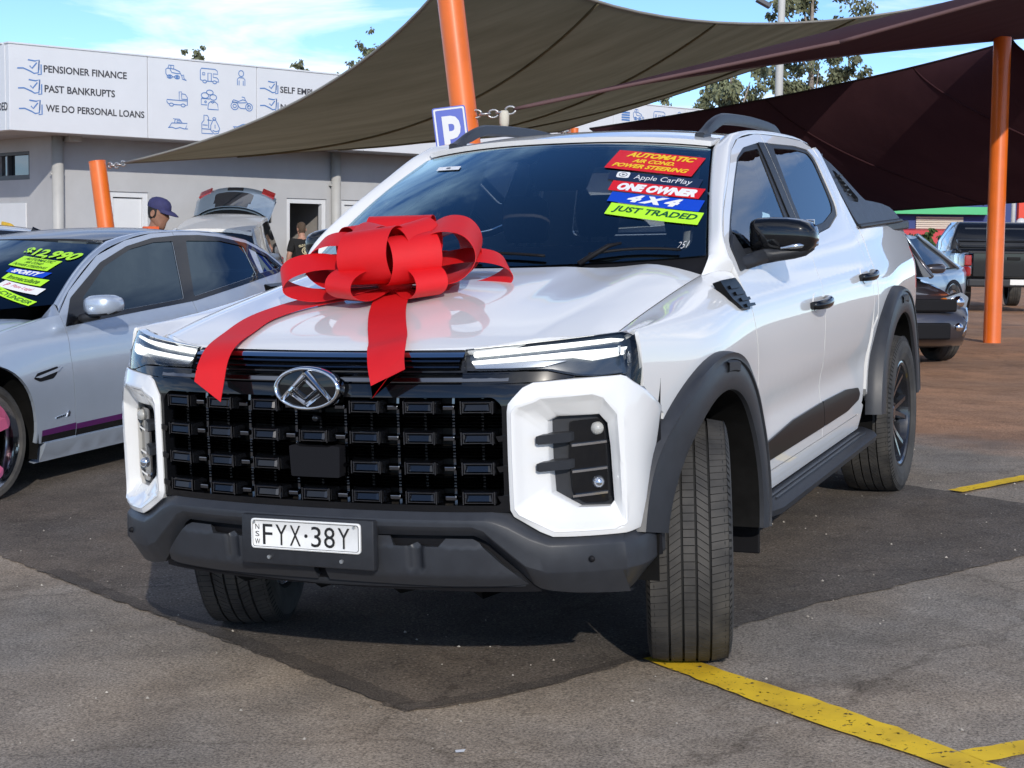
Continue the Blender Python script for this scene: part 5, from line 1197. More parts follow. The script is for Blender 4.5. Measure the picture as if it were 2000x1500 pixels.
for mir in R2:
    sg = -1 if mir else 1; mb = MB(); L = []
    for k in range(13):
        y = lerp(-.72, .74, k / 12); hx = min(.82, .70 + .12 * sstep(-.72, -.1, y)); a = Vector(chood(hx, min(y, .62))); zz = interp(y, [(-.78, .66), (-.55, .76), (-.2, .845), (.2, .91), (.62, .965), (.74, .972)]); b2 = Vector((CW(y, zz), y, zz)); L.append([a.lerp(b2, j / 3) + Vector((0, 0, .012 * math.sin(math.pi * j / 3))) for j in range(4)])
    L.append([Vector(cws(1.0, .02)).lerp(Vector((CW(.737, .985), .737, .985)), j / 3) for j in range(4)])
    mb.loft(L, closed=False); mb.v = [(sg * v[0], v[1], v[2]) for v in mb.v]; mb.build('fender_top', M['silverpaint'], sedan, smooth=True)
panel('roof', [(.565 * k / 8, 1.32 + .26 * abs(k / 8) ** 2.2) for k in range(-8, 9)] + [(.55 * k / 8, 3.0 - .10 * (k / 8) ** 2) for k in range(8, -9, -1)], croof, M['roofwrap'], sedan, step=.09, thick=.02)
cwsh = panel('windshield', [(-1 + k / 8, 0) for k in range(17)] + [(1 - k / 8, 1) for k in range(17)], cws, M['sglass'], sedan, step=.12, thick=.004)
panel('rear_window', [(-1 + k / 4, 0) for k in range(9)] + [(1 - k / 4, 1) for k in range(9)], crw, M['sglass'], sedan, step=.15, thick=.004, flip=True)
mb = MB(); L = []
for k in range(13):
    x = lerp(-.80, .80, k / 12); a = abs(x) / .8
    L.append([(x * .88, 3.56, 1.085), (x * .92, 3.75, 1.075 - .03 * a), (x * .95, 3.95 - .03 * a, 1.05 - .04 * a), (x * .98, 3.99 - .05 * a, .98), (x, 3.97 - .06 * a, .75), (x * 1.02, 3.99 - .08 * a, .52), (x, 3.93 - .05 * a, .28)])
mb.loft(L, closed=False); mb.build('boot', M['silverpaint'], sedan, smooth=True)
mb = MB(); L = []
for k in range(17):
    x = lerp(-.80, .80, k / 16); a = abs(x) / .8; y0 = -.95 + .24 * a ** 2.2
    L.append([(x * .90, y0 + .03, .60 + .04 * a), (x * .97, y0 - .06, .50), (x, y0 - .07, .36), (x * .99, y0 - .04, .22), (x * .96, y0 + .10, .19)])
mb.loft(L, closed=False); mb.build('front_bumper', M['silverpaint'], sedan, smooth=True)
mb = MB(); mb.box((0, -.985, .34), (.9, .06, .14), ch=.02); mb.build('grille', M['black'], sedan)
mb = MB(); mb.box((0, 1.5, .24), (1.55, 4.3, .10)); mb.box((0, 1.7, .60), (1.5, 2.3, .5)); mb.box((0, 3.3, .7), (1.5, .9, .4)); mb.build('floor_pan', M['black'], sedan)
for x, y in ((-.36, 1.75), (.36, 1.75), (-.36, 2.6), (.36, 2.6)):
    mb = MB(); mb.box((x, y, .95), (.46, .14, .55), ch=.05, R=Matrix.Rotation(math.radians(-14), 3, 'X')); mb.box((x, y + .10, 1.24), (.24, .08, .14), ch=.03); mb.build('seat', M['seat'], sedan, smooth=True)
# stickers on the sedan's windshield
def cwsfn(off):
    def f(s, t):
        h = 1e-3; p = Vector(cws(s, t)); n = (Vector(cws(s + h, t)) - Vector(cws(s - h, t))).cross(Vector(cws(s, t + h)) - Vector(cws(s, t - h))); n.normalize(); return tuple(p + n * off)
    return f
S['dkgreen'] = mat('print_dark_green', (.02, .10, .01), .5)
sticker('price_sticker', [(.444, .87), (.983, .745), (.952, .572), (.50, .723)], cwsfn, None, [('$12,990', .5, .5, .95, .98, .3, .035, S['lime'])], cwsh)['label'] = 'lime green price figures $12,990'
sticker('sticker', [(.544, .705), (.879, .600), (.836, .452), (.505, .566)], cwsfn, S['lime'], [('AUTOMATIC', .52, .80, .24, .74, .2, .02, S['dkgreen']), ('AIR COND', .5, .50, .2, .45, .2, .02, S['dkgreen']), ('POWER STEERING', .5, .20, .2, .84, .2, .02, S['dkgreen'])], cwsh)
sticker('sticker', [(.550, .525), (.881, .420), (.847, .353), (.550, .467)], cwsfn, S['blue'], [('SPORTY', .5, .5, .8, .74, .3, .06, S['white'])], cwsh)
sticker('sticker', [(.582, .449), (.900, .318), (.871, .240), (.571, .379)], cwsfn, S['lime'], [('Immaculate', .5, .5, .6, .78, .2, .02, S['dkgreen'])], cwsh)
sticker('sticker', [(.617, .350), (.915, .200), (.886, .130), (.583, .288)], cwsfn, S['white'], [('P', .18, .5, .6, .09, .2, .02, S['pink']), ('Plate Legal', .56, .5, .5, .5, .2, .0, S['pink'])], cwsh)
sticker('sticker', [(.615, .277), (.912, .045), (.880, .004), (.594, .216)], cwsfn, S['lime'], [('6-CYLINDER', .5, .5, .6, .9, .2, .02, S['green'])], cwsh)
def car_wheel_mesh(R, w, rr_, mat_t, mat_r, spokes, lip=None, dish=.05):
    mb = MB(); h = w / 2
    mb.lathe([(rr_, -h * .8), (rr_ + .02, -h * .98), (R * .93, -h), (R * .985, -h * .85), (R, -h * .5), (R, h * .5), (R * .985, h * .85), (R * .93, h), (rr_ + .02, h * .98), (rr_, h * .8)], 48, 'x', 0)
    for x in (-h * .35, 0, h * .35): mb.lathe([(R + .001, x - .004), (R + .001, x + .004)], 48, 'x', 3)
    mb.lathe([(rr_ + .004, h * .80), (rr_ + .006, h * .88), (rr_ - .008, h * .84), (rr_ - .03, h * .80), (rr_ - .035, h * .45), (rr_ - .03, -h * .8)], 48, 'x', 2)
    mb.lathe([(0, h * .52), (.03, h * .52), (.055, h * .42), (.07, h * .2)], 24, 'x', 1)
    mb.lathe([(0, -h * .1), (.15, -h * .1), (.15, -h * .25)], 24, 'x', 4)
    for k in range(spokes):
        a = 2 * math.pi * k / spokes + .35; L = []
        for t in (0, .3, .6, 1):
            r = lerp(.04, rr_ - .012, t); wd_ = lerp(.030, .042, t); xo = h * lerp(.48, .72, t ** 1.5) - dish * math.sin(math.pi * t * .9) * .4
            c, s_ = math.cos(a), math.sin(a); px, py = -s_, c
            L.append([(xo - .035, r * c - px * wd_, r * s_ - py * wd_), (xo, r * c - px * wd_ * .75, r * s_ - py * wd_ * .75), (xo, r * c + px * wd_ * .75, r * s_ + py * wd_ * .75), (xo - .035, r * c + px * wd_, r * s_ + py * wd_)])
        mb.loft(L, True, True, True, m=1)
    return mb
def split_wheel(mb, parent, mtx, mats):
    """tyre and rim as two parts of one wheel"""
    w = part('wheel', parent, mtx)
    for nm, ids in (('tyre', (0, 3)), ('rim', (1, 2, 4))):
        f = [q for q, m_ in zip(mb.f, mb.m) if m_ in ids]; mi_ = [ids.index(m_) for m_ in mb.m if m_ in ids]
        o = mk(nm, mb.v, f, [mats[i] for i in ids], w, idx=mi_); bm = bmesh.new(); bm.from_mesh(o.data); bmesh.ops.delete(bm, geom=[v for v in bm.verts if not v.link_faces], context='VERTS'); bmesh.ops.recalc_face_normals(bm, faces=bm.faces[:]); bm.to_mesh(o.data); bm.free(); autosmooth(o, 40)
    return w
cwm = car_wheel_mesh(.335, .245, .268, None, None, 5)
first = None
for sg in (1, -1):
    for cy in (0, 2.915):
        m = Matrix.Translation((sg * .815, cy, .333)) @ (Matrix.Rotation(math.pi, 4, 'Z') if sg < 0 else Matrix.Identity(4))
        if first is None: first = split_wheel(cwm, sedan, m, [M['tyre'], M['pinkrim'], M['chrome'], M['groove'], M['silver']])
        else: c = copy_tree(first, sedan); c.matrix_local = m
# ================= buildings, people and cars behind =================
F_PX = 3200.0
def at(px, py, D):
    """point at depth D (metres along the view axis) seen at a position of the 2000 x 1500 photograph"""
    return CAM_P + CAM_R @ Vector(((px - 1000) / F_PX * D, (750 - py) / F_PX * D, -D))
def on_ground(p): return Vector((p.x, p.y, gz(p.x, p.y)))
RIGHT = Vector((.918, .397, 0)); FWD = Vector((-.397, .918, 0))      # level right / away directions of the view
ROTV = Matrix(((RIGHT.x, FWD.x, 0), (RIGHT.y, FWD.y, 0), (0, 0, 1)))  # local x right, y away
AZ = math.radians(66); BA = Vector((math.cos(AZ), math.sin(AZ), 0)); BB = Vector((-BA.y, BA.x, 0))
ROTB = Matrix(((BA.x, BB.x, 0), (BA.y, BB.y, 0), (0, 0, 1)))
bc0 = at(16, 84, 24.6); ZTOP = bc0.z; BORG = Vector((bc0.x, bc0.y, 0)); ZB = at(18, 252.5, 24.6).z
M['render_wall'] = mat('grey_render', (.50, .51, .525), .85, var=.05, scale=1.5, bump=.12, bscale=120)
M['fascia'] = mat('white_sign_panel', (.72, .74, .77), .4, var=.02, scale=2)
M['joint'] = mat('panel_joint', (.45, .46, .48), .6)
M['pvc'] = mat('grey_pvc', (.47, .47, .455), .5, var=.04, scale=5)
M['door_white'] = mat('door_paint', (.74, .76, .78), .45, var=.02, scale=4)
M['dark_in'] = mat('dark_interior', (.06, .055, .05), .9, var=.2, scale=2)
M['win_dark'] = mat('dark_window', (.01, .012, .015), .08, 0, 1, spec=.5)
M['soffit'] = mat('soffit', (.40, .41, .42), .7)
sh = thing('finance_office', 'single storey grey rendered office with white sign fascia advertising finance', 'building', BORG, ROTB)
LEN, DEP, OV, CS = 17.3, 9.0, 1.0, 1.20
# walls with openings
ops = [(2.209, 2.942, -.5, 2.185), (3.987, 5.423, 1.715, 2.177), (5.742, 6.620, -.5, 2.172), (6.961, 7.808, -.5, 2.172)]
def wall_grid(x0, x1, z0, z1, ops, fn):
    xs_ = sorted(set([x0, x1] + [v for o in ops for v in o[:2]])); zs_ = sorted(set([z0, z1] + [v for o in ops for v in o[2:]])); mb = MB()
    for a, b in zip(xs_, xs_[1:]):
        for c, d in zip(zs_, zs_[1:]):
            m_ = ((a + b) / 2, (c + d) / 2)
            if any(o[0] < m_[0] < o[1] and o[2] < m_[1] < o[3] for o in ops): continue
            mb.add([fn(a, c, 0), fn(b, c, 0), fn(b, d, 0), fn(a, d, 0)], [(0, 1, 2, 3)])
    for a, b, c, d in ops:
        loop = [(a, c), (b, c), (b, d), (a, d)]
        mb.loft([[fn(u, v, 0) for u, v in loop], [fn(u, v, .14) for u, v in loop]], True)
    return mb
wfn = lambda u, z, d: (u, OV + d, z)
wall_grid(CS, LEN, -.6, ZTOP - .1, ops, wfn).build('front_wall', M['render_wall'], sh)
lfn = lambda v, z, d: (CS + d, OV + v, z)
wall_grid(0, DEP, -.6, ZTOP - .1, [(.785, 1.95, 2.36, 2.823)], lfn).build('side_wall', M['render_wall'], sh)
mb = MB(); mb.box((LEN - .1, OV + DEP / 2, 1.6), (.2, DEP, 4.4)); mb.box(((CS + LEN) / 2, OV + DEP, 1.6), (LEN - CS, .2, 4.4)); mb.build('rear_wall', M['render_wall'], sh)
mb = MB(); mb.box((LEN / 2 + .3, OV + DEP / 2 - .2, ZTOP - .10), (LEN - .8, DEP + .8, .08)); mb.build('roof', M['soffit'], sh)
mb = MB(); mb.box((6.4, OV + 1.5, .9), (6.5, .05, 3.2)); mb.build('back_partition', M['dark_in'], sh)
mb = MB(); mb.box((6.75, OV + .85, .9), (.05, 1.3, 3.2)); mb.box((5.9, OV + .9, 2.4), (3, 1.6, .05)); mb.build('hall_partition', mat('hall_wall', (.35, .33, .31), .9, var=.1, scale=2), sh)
# fascia panels with joints
seams = [0, 2.30 + .06, 4.44, 6.7, 8.9, 11.1, 13.1, 15.3, LEN]
for a, b in zip(seams, seams[1:]):
    mb = MB(); mb.box(((a + b) / 2, .06, (ZTOP + ZB) / 2), (b - a - .012, .12, ZTOP - ZB), ch=.006); mb.build('sign_panel', M['fascia'], sh)
for a, b in ((.0, 2.3), (2.3, 4.6), (4.6, 7.0), (7.0, 10)):
    mb = MB(); mb.box((.06, (a + b) / 2 + .122, (ZTOP + ZB) / 2), (.12, b - a - .012, ZTOP - ZB), ch=.006); mb.build('sign_panel', M['fascia'], sh)
mb = MB(); mb.box((LEN / 2, .062, ZTOP + .012), (LEN + .02, .16, .024)); mb.box((.062, 5.1, ZTOP + .012), (.16, 9.8, .024)); mb.build('capping', M['fascia'], sh)
mb = MB(); mb.box((LEN / 2 + .06, OV / 2 + .15, ZB + .03), (LEN - .14, OV - .08, .04)); mb.box((CS / 2 + .12, OV + 4.2, ZB + .031), (CS - .02, 8.3, .04)); mb.build('soffit', M['soffit'], sh)
# lettering and icons stand just proud of the panels
M['signgrey'] = mat('sign_lettering', (.045, .045, .055), .5); M['signblue'] = mat('sign_icon_blue', (.10, .23, .52), .5)
def sign_text(s, x0, x1, z0, z1, fn=lambda u, z: (u, -.004, z), bold=.02):
    V, Fc = text_geo(s, 1, 0, bold); a, b = min(p[0] for p in V), max(p[0] for p in V); c, d = min(p[1] for p in V), max(p[1] for p in V)
    mk('lettering', [fn(lerp(x0, x1, (p[0] - a) / (b - a)), lerp(z0, z1, (p[1] - c) / (d - c))) for p in V], Fc, M['signgrey'], sh)
def mir_text(*a, **k): sign_text(*a, **k)
for s, x0, x1, z0, z1 in (('PENSIONER FINANCE', .568, 1.985, 3.925, 4.035), ('PAST BANKRUPTS', .578, 1.775, 3.625, 3.737), ('WE DO PERSONAL LOANS', .595, 2.295, 3.333, 3.441), ('SELF EMPLOYED', 4.91, 6.05, 3.92, 4.03), ('NO DEPOSIT', 4.917, 5.80, 3.64, 3.735)):
    sign_text(s, x0, x1, z0, z1)
sign_text('LOANS FUNDED', -1.2, -.03, 3.32, 3.445, fn=lambda u, z: (-.004, .122 - u - .10, z))
def strokes(name, polys, x0, x1, z0, z1, w, m, parent=sh):
    mb = MB()
    for pl_ in polys:
        P = [(lerp(x0, x1, u), lerp(z0, z1, v)) for u, v in pl_]
        L = []
        for i, p in enumerate(P):
            a, b = P[max(i - 1, 0)], P[min(i + 1, len(P) - 1)]; tx, tz = b[0] - a[0], b[1] - a[1]; n_ = math.hypot(tx, tz) or 1; nx_, nz_ = -tz / n_ * w, tx / n_ * w
            L.append([(p[0] - nx_, -.0045, p[1] - nz_), (p[0] + nx_, -.0045, p[1] + nz_)])
        mb.loft(L, closed=False)
    return mb.build(name, m, parent)
def circ(cx, cy, r, n=14, ry=None): return [(cx + r * math.cos(2 * math.pi * k / n), cy + (ry or r) * math.sin(2 * math.pi * k / n)) for k in range(n + 1)]
def arcp(cx, cy, rx, ry, a0, a1, n=8): return [(cx + rx * math.cos(math.radians(lerp(a0, a1, k / n))), cy + ry * math.sin(math.radians(lerp(a0, a1, k / n)))) for k in range(n + 1)]
CHECK = [[(.45, .95), (.75, .90), (.92, 1.0), (.90, .30)], [(.0, .32), (.25, .36), (.55, .18), (.70, .05), (.88, .12), (.92, .95)], [(.85, .0), (1.0, .02), (1.0, .70)], [(.52, .55), (.62, .38), (.82, .80)]]
for x0, x1, z0, z1 in ((.136, .525, 3.885, 4.105), (.146, .530, 3.588, 3.808), (.156, .532, 3.282, 3.50), (4.498, 4.862, 3.90, 4.105), (4.50, 4.865, 3.615, 3.815)):
    strokes('check_icon', CHECK, x0, x1, z0, z1, .010, M['signblue'])
LOADER = [circ(.20, .2, .12), circ(.20, .2, .05), circ(.55, .2, .12), circ(.55, .2, .05), [(.32, .2), (.43, .2)], [(.08, .25), (.02, .4), (.02, .7), (.1, .78), (.42, .75), (.68, .6), (.70, .5), (.6, .45), (.3, .5), (.22, .72)], [(.12, .78), (.16, 1.0), (.40, 1.0), (.38, .76)], [(.26, 1), (.26, .78)], [(.70, .5), (.78, .3), (.80, .1), (1.0, .02), (.88, .15), (.86, .4), (.78, .35)]]
VAN = [[(.02, .2), (.02, .85), (.08, 1.0), (.8, 1.0), (.92, .9), (.95, .68), (.70, .68), (.70, .45), (.90, .42), (.98, .3), (1.0, .14), (.88, .14)], [(.68, .14), (.36, .14)], [(.14, .16), (.02, .2)], circ(.25, .1, .10), circ(.78, .1, .10), [(.14, .55), (.26, .55), (.26, .70), (.14, .70), (.14, .55)], [(.42, .14), (.42, .70), (.60, .70), (.60, .14)]]
PERSON = [circ(.5, .8, .28, 16, .2), [(.08, 0), (.08, .40), (.25, .52), (.75, .52), (.92, .40), (.92, 0)], [(.27, 0), (.27, .32)], [(.73, 0), (.73, .32)]]
TRUCK = [[(.0, .28), (.0, .42), (.6, .42), (.6, 1.0), (.72, 1.0), (.72, .88), (.9, .85), (1.0, .65), (1.0, .12), (.88, .12)], [(.70, .12), (.32, .12)], [(.12, .12), (.05, .18), (.0, .28)], circ(.22, .1, .10), circ(.79, .1, .10), [(.72, .88), (.72, .52), (1.0, .52)], [(.6, .42), (1.0, .42)]]
FAMILY = [circ(.5, .9, .2, 12, .13), circ(.22, .72, .22, 12, .15), circ(.7, .65, .2, 12, .15), [(.05, .6), (.0, .5), (.0, .22), (.35, .22)], [(.06, .55), (.5, .55)], circ(.25, .38, .05), [(.38, 0), (.42, .30), (.55, .42), (.80, .42), (.95, .3), (1, 0), (.38, 0)], [(.55, .42), (.66, .33), (.78, .42)]]
BIKE = [circ(.17, .3, .17, 14, .28), circ(.17, .3, .08, 10, .13), circ(.84, .28, .16, 14, .28), circ(.84, .28, .08, 10, .13), [(.05, .6), (.12, .75), (.35, .65), (.55, .8), (.68, .75), (.75, .6), (.84, .28)], [(.68, .75), (.62, .98), (.5, 1.0)], [(.06, .6), (.4, .55), (.7, .6)], [(.30, .35), (.45, .15), (.68, .15)]]
BOAT = [[(.05, .1), (.18, .55), (.97, .60), (.88, .08)], [(.0, .1), (.2, .14), (.38, .02), (.6, .16), (.8, .05), (1.0, .06)], [(.32, .56), (.36, .95), (.26, .98)], [(.36, .95), (.58, .95), (.72, .58)], [(.45, .62), (.45, .8), (.6, .8), (.62, .62), (.45, .62)]]
BAG = [[(.0, .55), (.0, .02), (.62, .02)], [(.0, .25), (.5, .25)], [(.0, .55), (.12, .68), (.12, .95), (.3, .95), (.38, .85), (.38, .3)], [(.3, .72), (.55, .70)], [(.05, .45), (.32, .45)], circ(.70, .80, .09, 10, .06), [(.62, .72), (.5, .45), (.5, .2), (.7, .02), (.92, .06), (1.0, .3), (.9, .52), (.78, .72), (.62, .72)], [(.74, .5), (.74, .3)], [(.6, .2), (.8, .14), (.95, .2)]]
SKI = [[(.0, .6), (.25, .62), (.5, .9), (.8, 1.0), (1.0, .8)], [(.05, .5), (.3, .3), (.7, .35), (1.0, .5)], [(.0, .05), (.3, .15), (.6, .05)]]
for nm, pl_, x0, z1, x1, z0 in (('loader_icon', LOADER, 2.682, 4.211, 3.073, 3.983), ('campervan_icon', VAN, 3.327, 4.211, 3.686, 3.976), ('person_icon', PERSON, 4.036, 4.232, 4.212, 3.985), ('truck_icon', TRUCK, 2.706, 3.798, 3.087, 3.559), ('family_icon', FAMILY, 3.349, 3.858, 3.678, 3.553), ('motorbike_icon', BIKE, 3.922, 3.796, 4.347, 3.572), ('boat_icon', BOAT, 2.726, 3.364, 3.095, 3.197), ('money_icon', BAG, 3.358, 3.466, 3.701, 3.148), ('jetski_icon', SKI, 3.963, 3.355, 4.33, 3.20),
                               ('loader_icon', LOADER, 13.68, 4.20, 14.05, 3.97), ('campervan_icon', VAN, 14.30, 4.20, 14.68, 3.96), ('person_icon', PERSON, 15.02, 4.23, 15.20, 3.97)):
    strokes(nm, pl_, x0, x1, z0, z1, .0075, M['signblue'])
mb = MB()
for k in range(4): mb.box((13.46, -.003, 4.12 - .05 * k), (.24, .004, .035))
mb.build('stripe_icon', M['signblue'], sh)
# downpipes with brackets, doors, windows
for x in (CS + .05, 6.77, 12.2):
    mb = MB(); mb.tube([(x, OV - .09, -.5), (x, OV - .09, ZB + .02)], .095 if x < 2 else .09, 16); dp = mb.build('downpipe', M['pvc'], sh, smooth=True)
    for z in (.8, 2.43): mb = MB(); mb.box((x, OV - .06, z), (.24, .06, .03), ch=.004); mb.build('pipe_bracket', M['pvc'], dp)
mb = MB(); mb.box((1.46, OV - .2, ZB - .03), (.22, .22, .09), ch=.01); mb.build('soffit_lamp', M['pvc'], sh)
def frame(x0, x1, z0, z1, w, d0, d1, m, name='door_frame', bottom=False):
    mb = MB(); mb.box(((x0 + x1) / 2, OV + (d0 + d1) / 2, z1 - w / 2), (x1 - x0, d1 - d0, w)); mb.box((x0 + w / 2, OV + (d0 + d1) / 2 + .001, (z0 + z1 - w) / 2), (w, d1 - d0, z1 - z0 - w)); mb.box((x1 - w / 2, OV + (d0 + d1) / 2 + .001, (z0 + z1 - w) / 2), (w, d1 - d0, z1 - z0 - w))
    if bottom: mb.box(((x0 + x1) / 2, OV + (d0 + d1) / 2 + .0015, z0 + w / 2), (x1 - x0 - 2 * w, d1 - d0, w))
    return mb.build(name, m, sh)
for i in (0, 2, 3):
    o = ops[i]; frame(o[0] + .002, o[1] - .002, -.4, o[3] - .003, .085, .03, .13, M['door_white'])
    if i != 2:
        mb = MB(); mb.box(((o[0] + o[1]) / 2, OV + .10, .84), (o[1] - o[0] - .18, .045, 2.48), ch=.006); dr = mb.build('door', M['door_white'], sh)
        mb = MB(); mb.box((o[1] - .17, OV + .065, 1.02), (.03, .05, .12), ch=.008); mb.build('handle', M['steel'], dr)
mb = MB(); mb.box((ops[3][1] - .24, OV + .03, 2.00), (.30, .07, .055), ch=.01); mb.build('door_closer', M['black'], sh)
mb = MB(); mb.box((5.86, OV + .52, .84), (.05, .72, 2.46), ch=.006); mb.build('open_door', M['door_white'], sh)
o = ops[1]; frame(o[0] + .002, o[1] - .002, o[2] + .002, o[3] - .002, .04, .03, .10, M['black'], 'window_frame', True)
mb = MB(); mb.box(((o[0] + o[1]) / 2, OV + .075, (o[2] + o[3]) / 2), (o[1] - o[0] - .08, .01, o[3] - o[2] - .08)); mb.build('window', M['win_dark'], sh)
mb = MB(); mb.box((CS + .075, OV + 1.37, 2.59), (.01, 1.15, .45)); mb.build('window', M['win_dark'], sh)
mb = MB()
for c, d in (((CS + .05, OV + 1.37, 2.795), (.09, 1.16, .05)), ((CS + .05, OV + 1.37, 2.40), (.09, 1.16, .075)), ((CS + .05, OV + .81, 2.60), (.088, .05, .34)), ((CS + .05, OV + 1.6, 2.60), (.086, .04, .34))): mb.box(c, d)
mb.build('window_frame', mat('charcoal_frame', (.06, .065, .075), .45), sh)
po = MB(); po.box((CS - .012, OV + 1.6, 1.55), (.02, 1.40, .85), ch=.003); pb = po.build('poster', M['door_white'], sh)
mb = MB(); P = [(CS - .0235, OV + 1.05 + u, 1.42 + v) for u, v in rounded([(.05, .0), (.12, .12), (.38, .22), (.75, .26), (.75, -.2), (.05, -.2)], .05)]; mb.add(P, [tuple(range(len(P)))]); mb.build('poster_print', mat('poster_yellow', (.8, .5, .02), .5, var=.2, scale=15), pb)
# ---- people ----
def skin_body(joints, bones, name, m, parent, sub=2, mtx=None):
    """continuous body grown round a skeleton: joints {name: (co, radius)}, bones pairs; first joint is the root"""
    me = bpy.data.meshes.new(name); keys = list(joints); me.from_pydata([joints[k][0] for k in keys], [(keys.index(a), keys.index(b)) for a, b in bones], [])
    ob = bpy.data.objects.new(name, me); COL.objects.link(ob); ob.modifiers.new('skin', 'SKIN'); s_ = ob.modifiers.new('sub', 'SUBSURF'); s_.levels = sub; s_.render_levels = sub
    sv = me.skin_vertices[0].data if me.skin_vertices else None
    if sv is None:
        bm = bmesh.new(); bm.from_mesh(me); bm.verts.layers.skin.verify(); bm.to_mesh(me); bm.free(); sv = me.skin_vertices[0].data
    for i, k in enumerate(keys):
        r = joints[k][1]; sv[i].radius = r if isinstance(r, tuple) else (r, r); sv[i].use_root = (i == 0)
    dg = bpy.context.evaluated_depsgraph_get(); dg.update(); nm_ = bpy.data.meshes.new_from_object(ob.evaluated_get(dg)); bpy.data.objects.remove(ob); bpy.data.meshes.remove(me)
    nm_.name = name; nm_.materials.clear(); nm_.materials.append(m); nm_.polygons.foreach_set('use_smooth', [True] * len(nm_.polygons))
    o = link(name, nm_, parent, mtx=mtx); return o
def make_person(name, label, loc, rot, H, shirt, trousers, skin, hair, cap=None, look=0.0, nod=0.0, arms='down', sleeve='short'):
    """local frame: faces -y, x to the viewer's right when seen from the front"""
    k = H / 1.75; p = thing(name, label, 'person', loc, rot)
    def V3(x, y, z): return (x * k, y * k, z * k)
    fwd = .10 if arms == 'work' else 0
    J = {'pelvis': (V3(0, 0, .95), (.15 * k, .11 * k)), 'belly': (V3(0, -.01, 1.10), (.145 * k, .105 * k)), 'chest': (V3(0, -fwd * .4, 1.30), (.165 * k, .11 * k)), 'neck': (V3(0, -fwd * .8, 1.46), .062 * k), 'nape': (V3(0, -fwd - .005, 1.53), .055 * k), 'skull': (V3(0, -fwd - .02, 1.62), .07 * k)}
    B = [('pelvis', 'belly'), ('belly', 'chest'), ('chest', 'neck'), ('neck', 'nape'), ('nape', 'skull')]
    for s_, n_ in ((1, 'l'), (-1, 'r')):
        J['sh' + n_] = (V3(s_ * .19, -fwd * .6, 1.40), .066 * k)
        if arms == 'work': J['el' + n_] = (V3(s_ * .26, -.20, 1.17), .045 * k); J['wr' + n_] = (V3(s_ * .18, -.42, 1.12), .032 * k); J['ha' + n_] = (V3(s_ * .15, -.50, 1.10), .034 * k)
        else: J['el' + n_] = (V3(s_ * .27, .02, 1.13), .046 * k); J['wr' + n_] = (V3(s_ * .27, -.06, .88), .033 * k); J['ha' + n_] = (V3(s_ * .265, -.09, .80), .034 * k)
        J['hp' + n_] = (V3(s_ * .095, 0, .88), .095 * k); J['kn' + n_] = (V3(s_ * .105, -.02, .49), .062 * k); J['an' + n_] = (V3(s_ * .11, .01, .09), .042 * k); J['to' + n_] = (V3(s_ * .13, -.15, .035), .038 * k)
        B += [('chest', 'sh' + n_), ('sh' + n_, 'el' + n_), ('el' + n_, 'wr' + n_), ('wr' + n_, 'ha' + n_), ('pelvis', 'hp' + n_), ('hp' + n_, 'kn' + n_), ('kn' + n_, 'an' + n_), ('an' + n_, 'to' + n_)]
    skin_body(J, B, 'body', skin, p)
    g = 1.14; T = {n: (J[n][0], tuple(v * g + .012 for v in (J[n][1] if isinstance(J[n][1], tuple) else (J[n][1],) * 2))) for n in ('belly', 'pelvis', 'chest', 'neck', 'shl', 'shr')}
    T['neck'] = (V3(0, -fwd * .8, 1.44), .068 * k)
    TB = [('belly', 'pelvis'), ('belly', 'chest'), ('chest', 'neck'), ('chest', 'shl'), ('chest', 'shr')]
    for n_ in 'lr':
        a, b = Vector(J['sh' + n_][0]), Vector(J['el' + n_][0]); T['sv' + n_] = (tuple(a.lerp(b, .8 if sleeve == 'short' else 1.0)), .064 * k); TB.append(('sh' + n_, 'sv' + n_))
        if sleeve != 'short': T['cu' + n_] = (tuple(b.lerp(Vector(J['wr' + n_][0]), .9)), .048 * k); TB.append(('sv' + n_, 'cu' + n_))
    st_ = skin_body(T, TB, 'shirt', shirt, p)
    Q = {n: (J[n][0], tuple(v * 1.15 + .012 for v in (J[n][1] if isinstance(J[n][1], tuple) else (J[n][1],) * 2))) for n in ('pelvis', 'hpl', 'hpr', 'knl', 'knr', 'anl', 'anr')}
    skin_body(Q, [('pelvis', 'hpl'), ('pelvis', 'hpr'), ('hpl', 'knl'), ('hpr', 'knr'), ('knl', 'anl'), ('knr', 'anr')], 'trousers', trousers, p)
    # head: skull and face shaped from rings
    hm = Matrix.Translation(V3(0, -fwd - .02, 1.625)) @ Matrix.Rotation(look, 4, 'Z') @ Matrix.Rotation(nod, 4, 'X') @ Matrix.Scale(k, 4)
    mb = MB(); L = []
    prof = [(-.128, .030, .030, -.050), (-.118, .046, .042, -.045), (-.095, .058, .062, -.030), (-.06, .066, .080, -.012), (-.02, .071, .090, -.004), (.02, .074, .095, .0), (.06, .074, .096, .004), (.09, .066, .086, .006), (.112, .047, .062, .006), (.122, .022, .03, .006)]
    for z, w, d, cy in prof:
        row = []
        for j in range(24):
            a = 2 * math.pi * j / 24; x = w * math.sin(a); y = cy - d * math.cos(a)
            if math.cos(a) > .8:
                y -= .016 * bump(z, -.030, .022) * max(0, 1 - abs(math.sin(a)) / .22) * 1.6          # nose
                y -= .006 * bump(z, -.068, .010) * (1 - abs(math.sin(a)))                               # lips
                y += .007 * bump(z, .008, .014) * min(1, abs(math.sin(a)) / .25)                        # eye sockets
                y -= .006 * bump(z, -.112, .014)
            row.append((x, y, z))
        L.append(row)
    mb.loft(L, True, True, True); hd_ = mb.build('head', skin, p, smooth=True, mtx=hm)
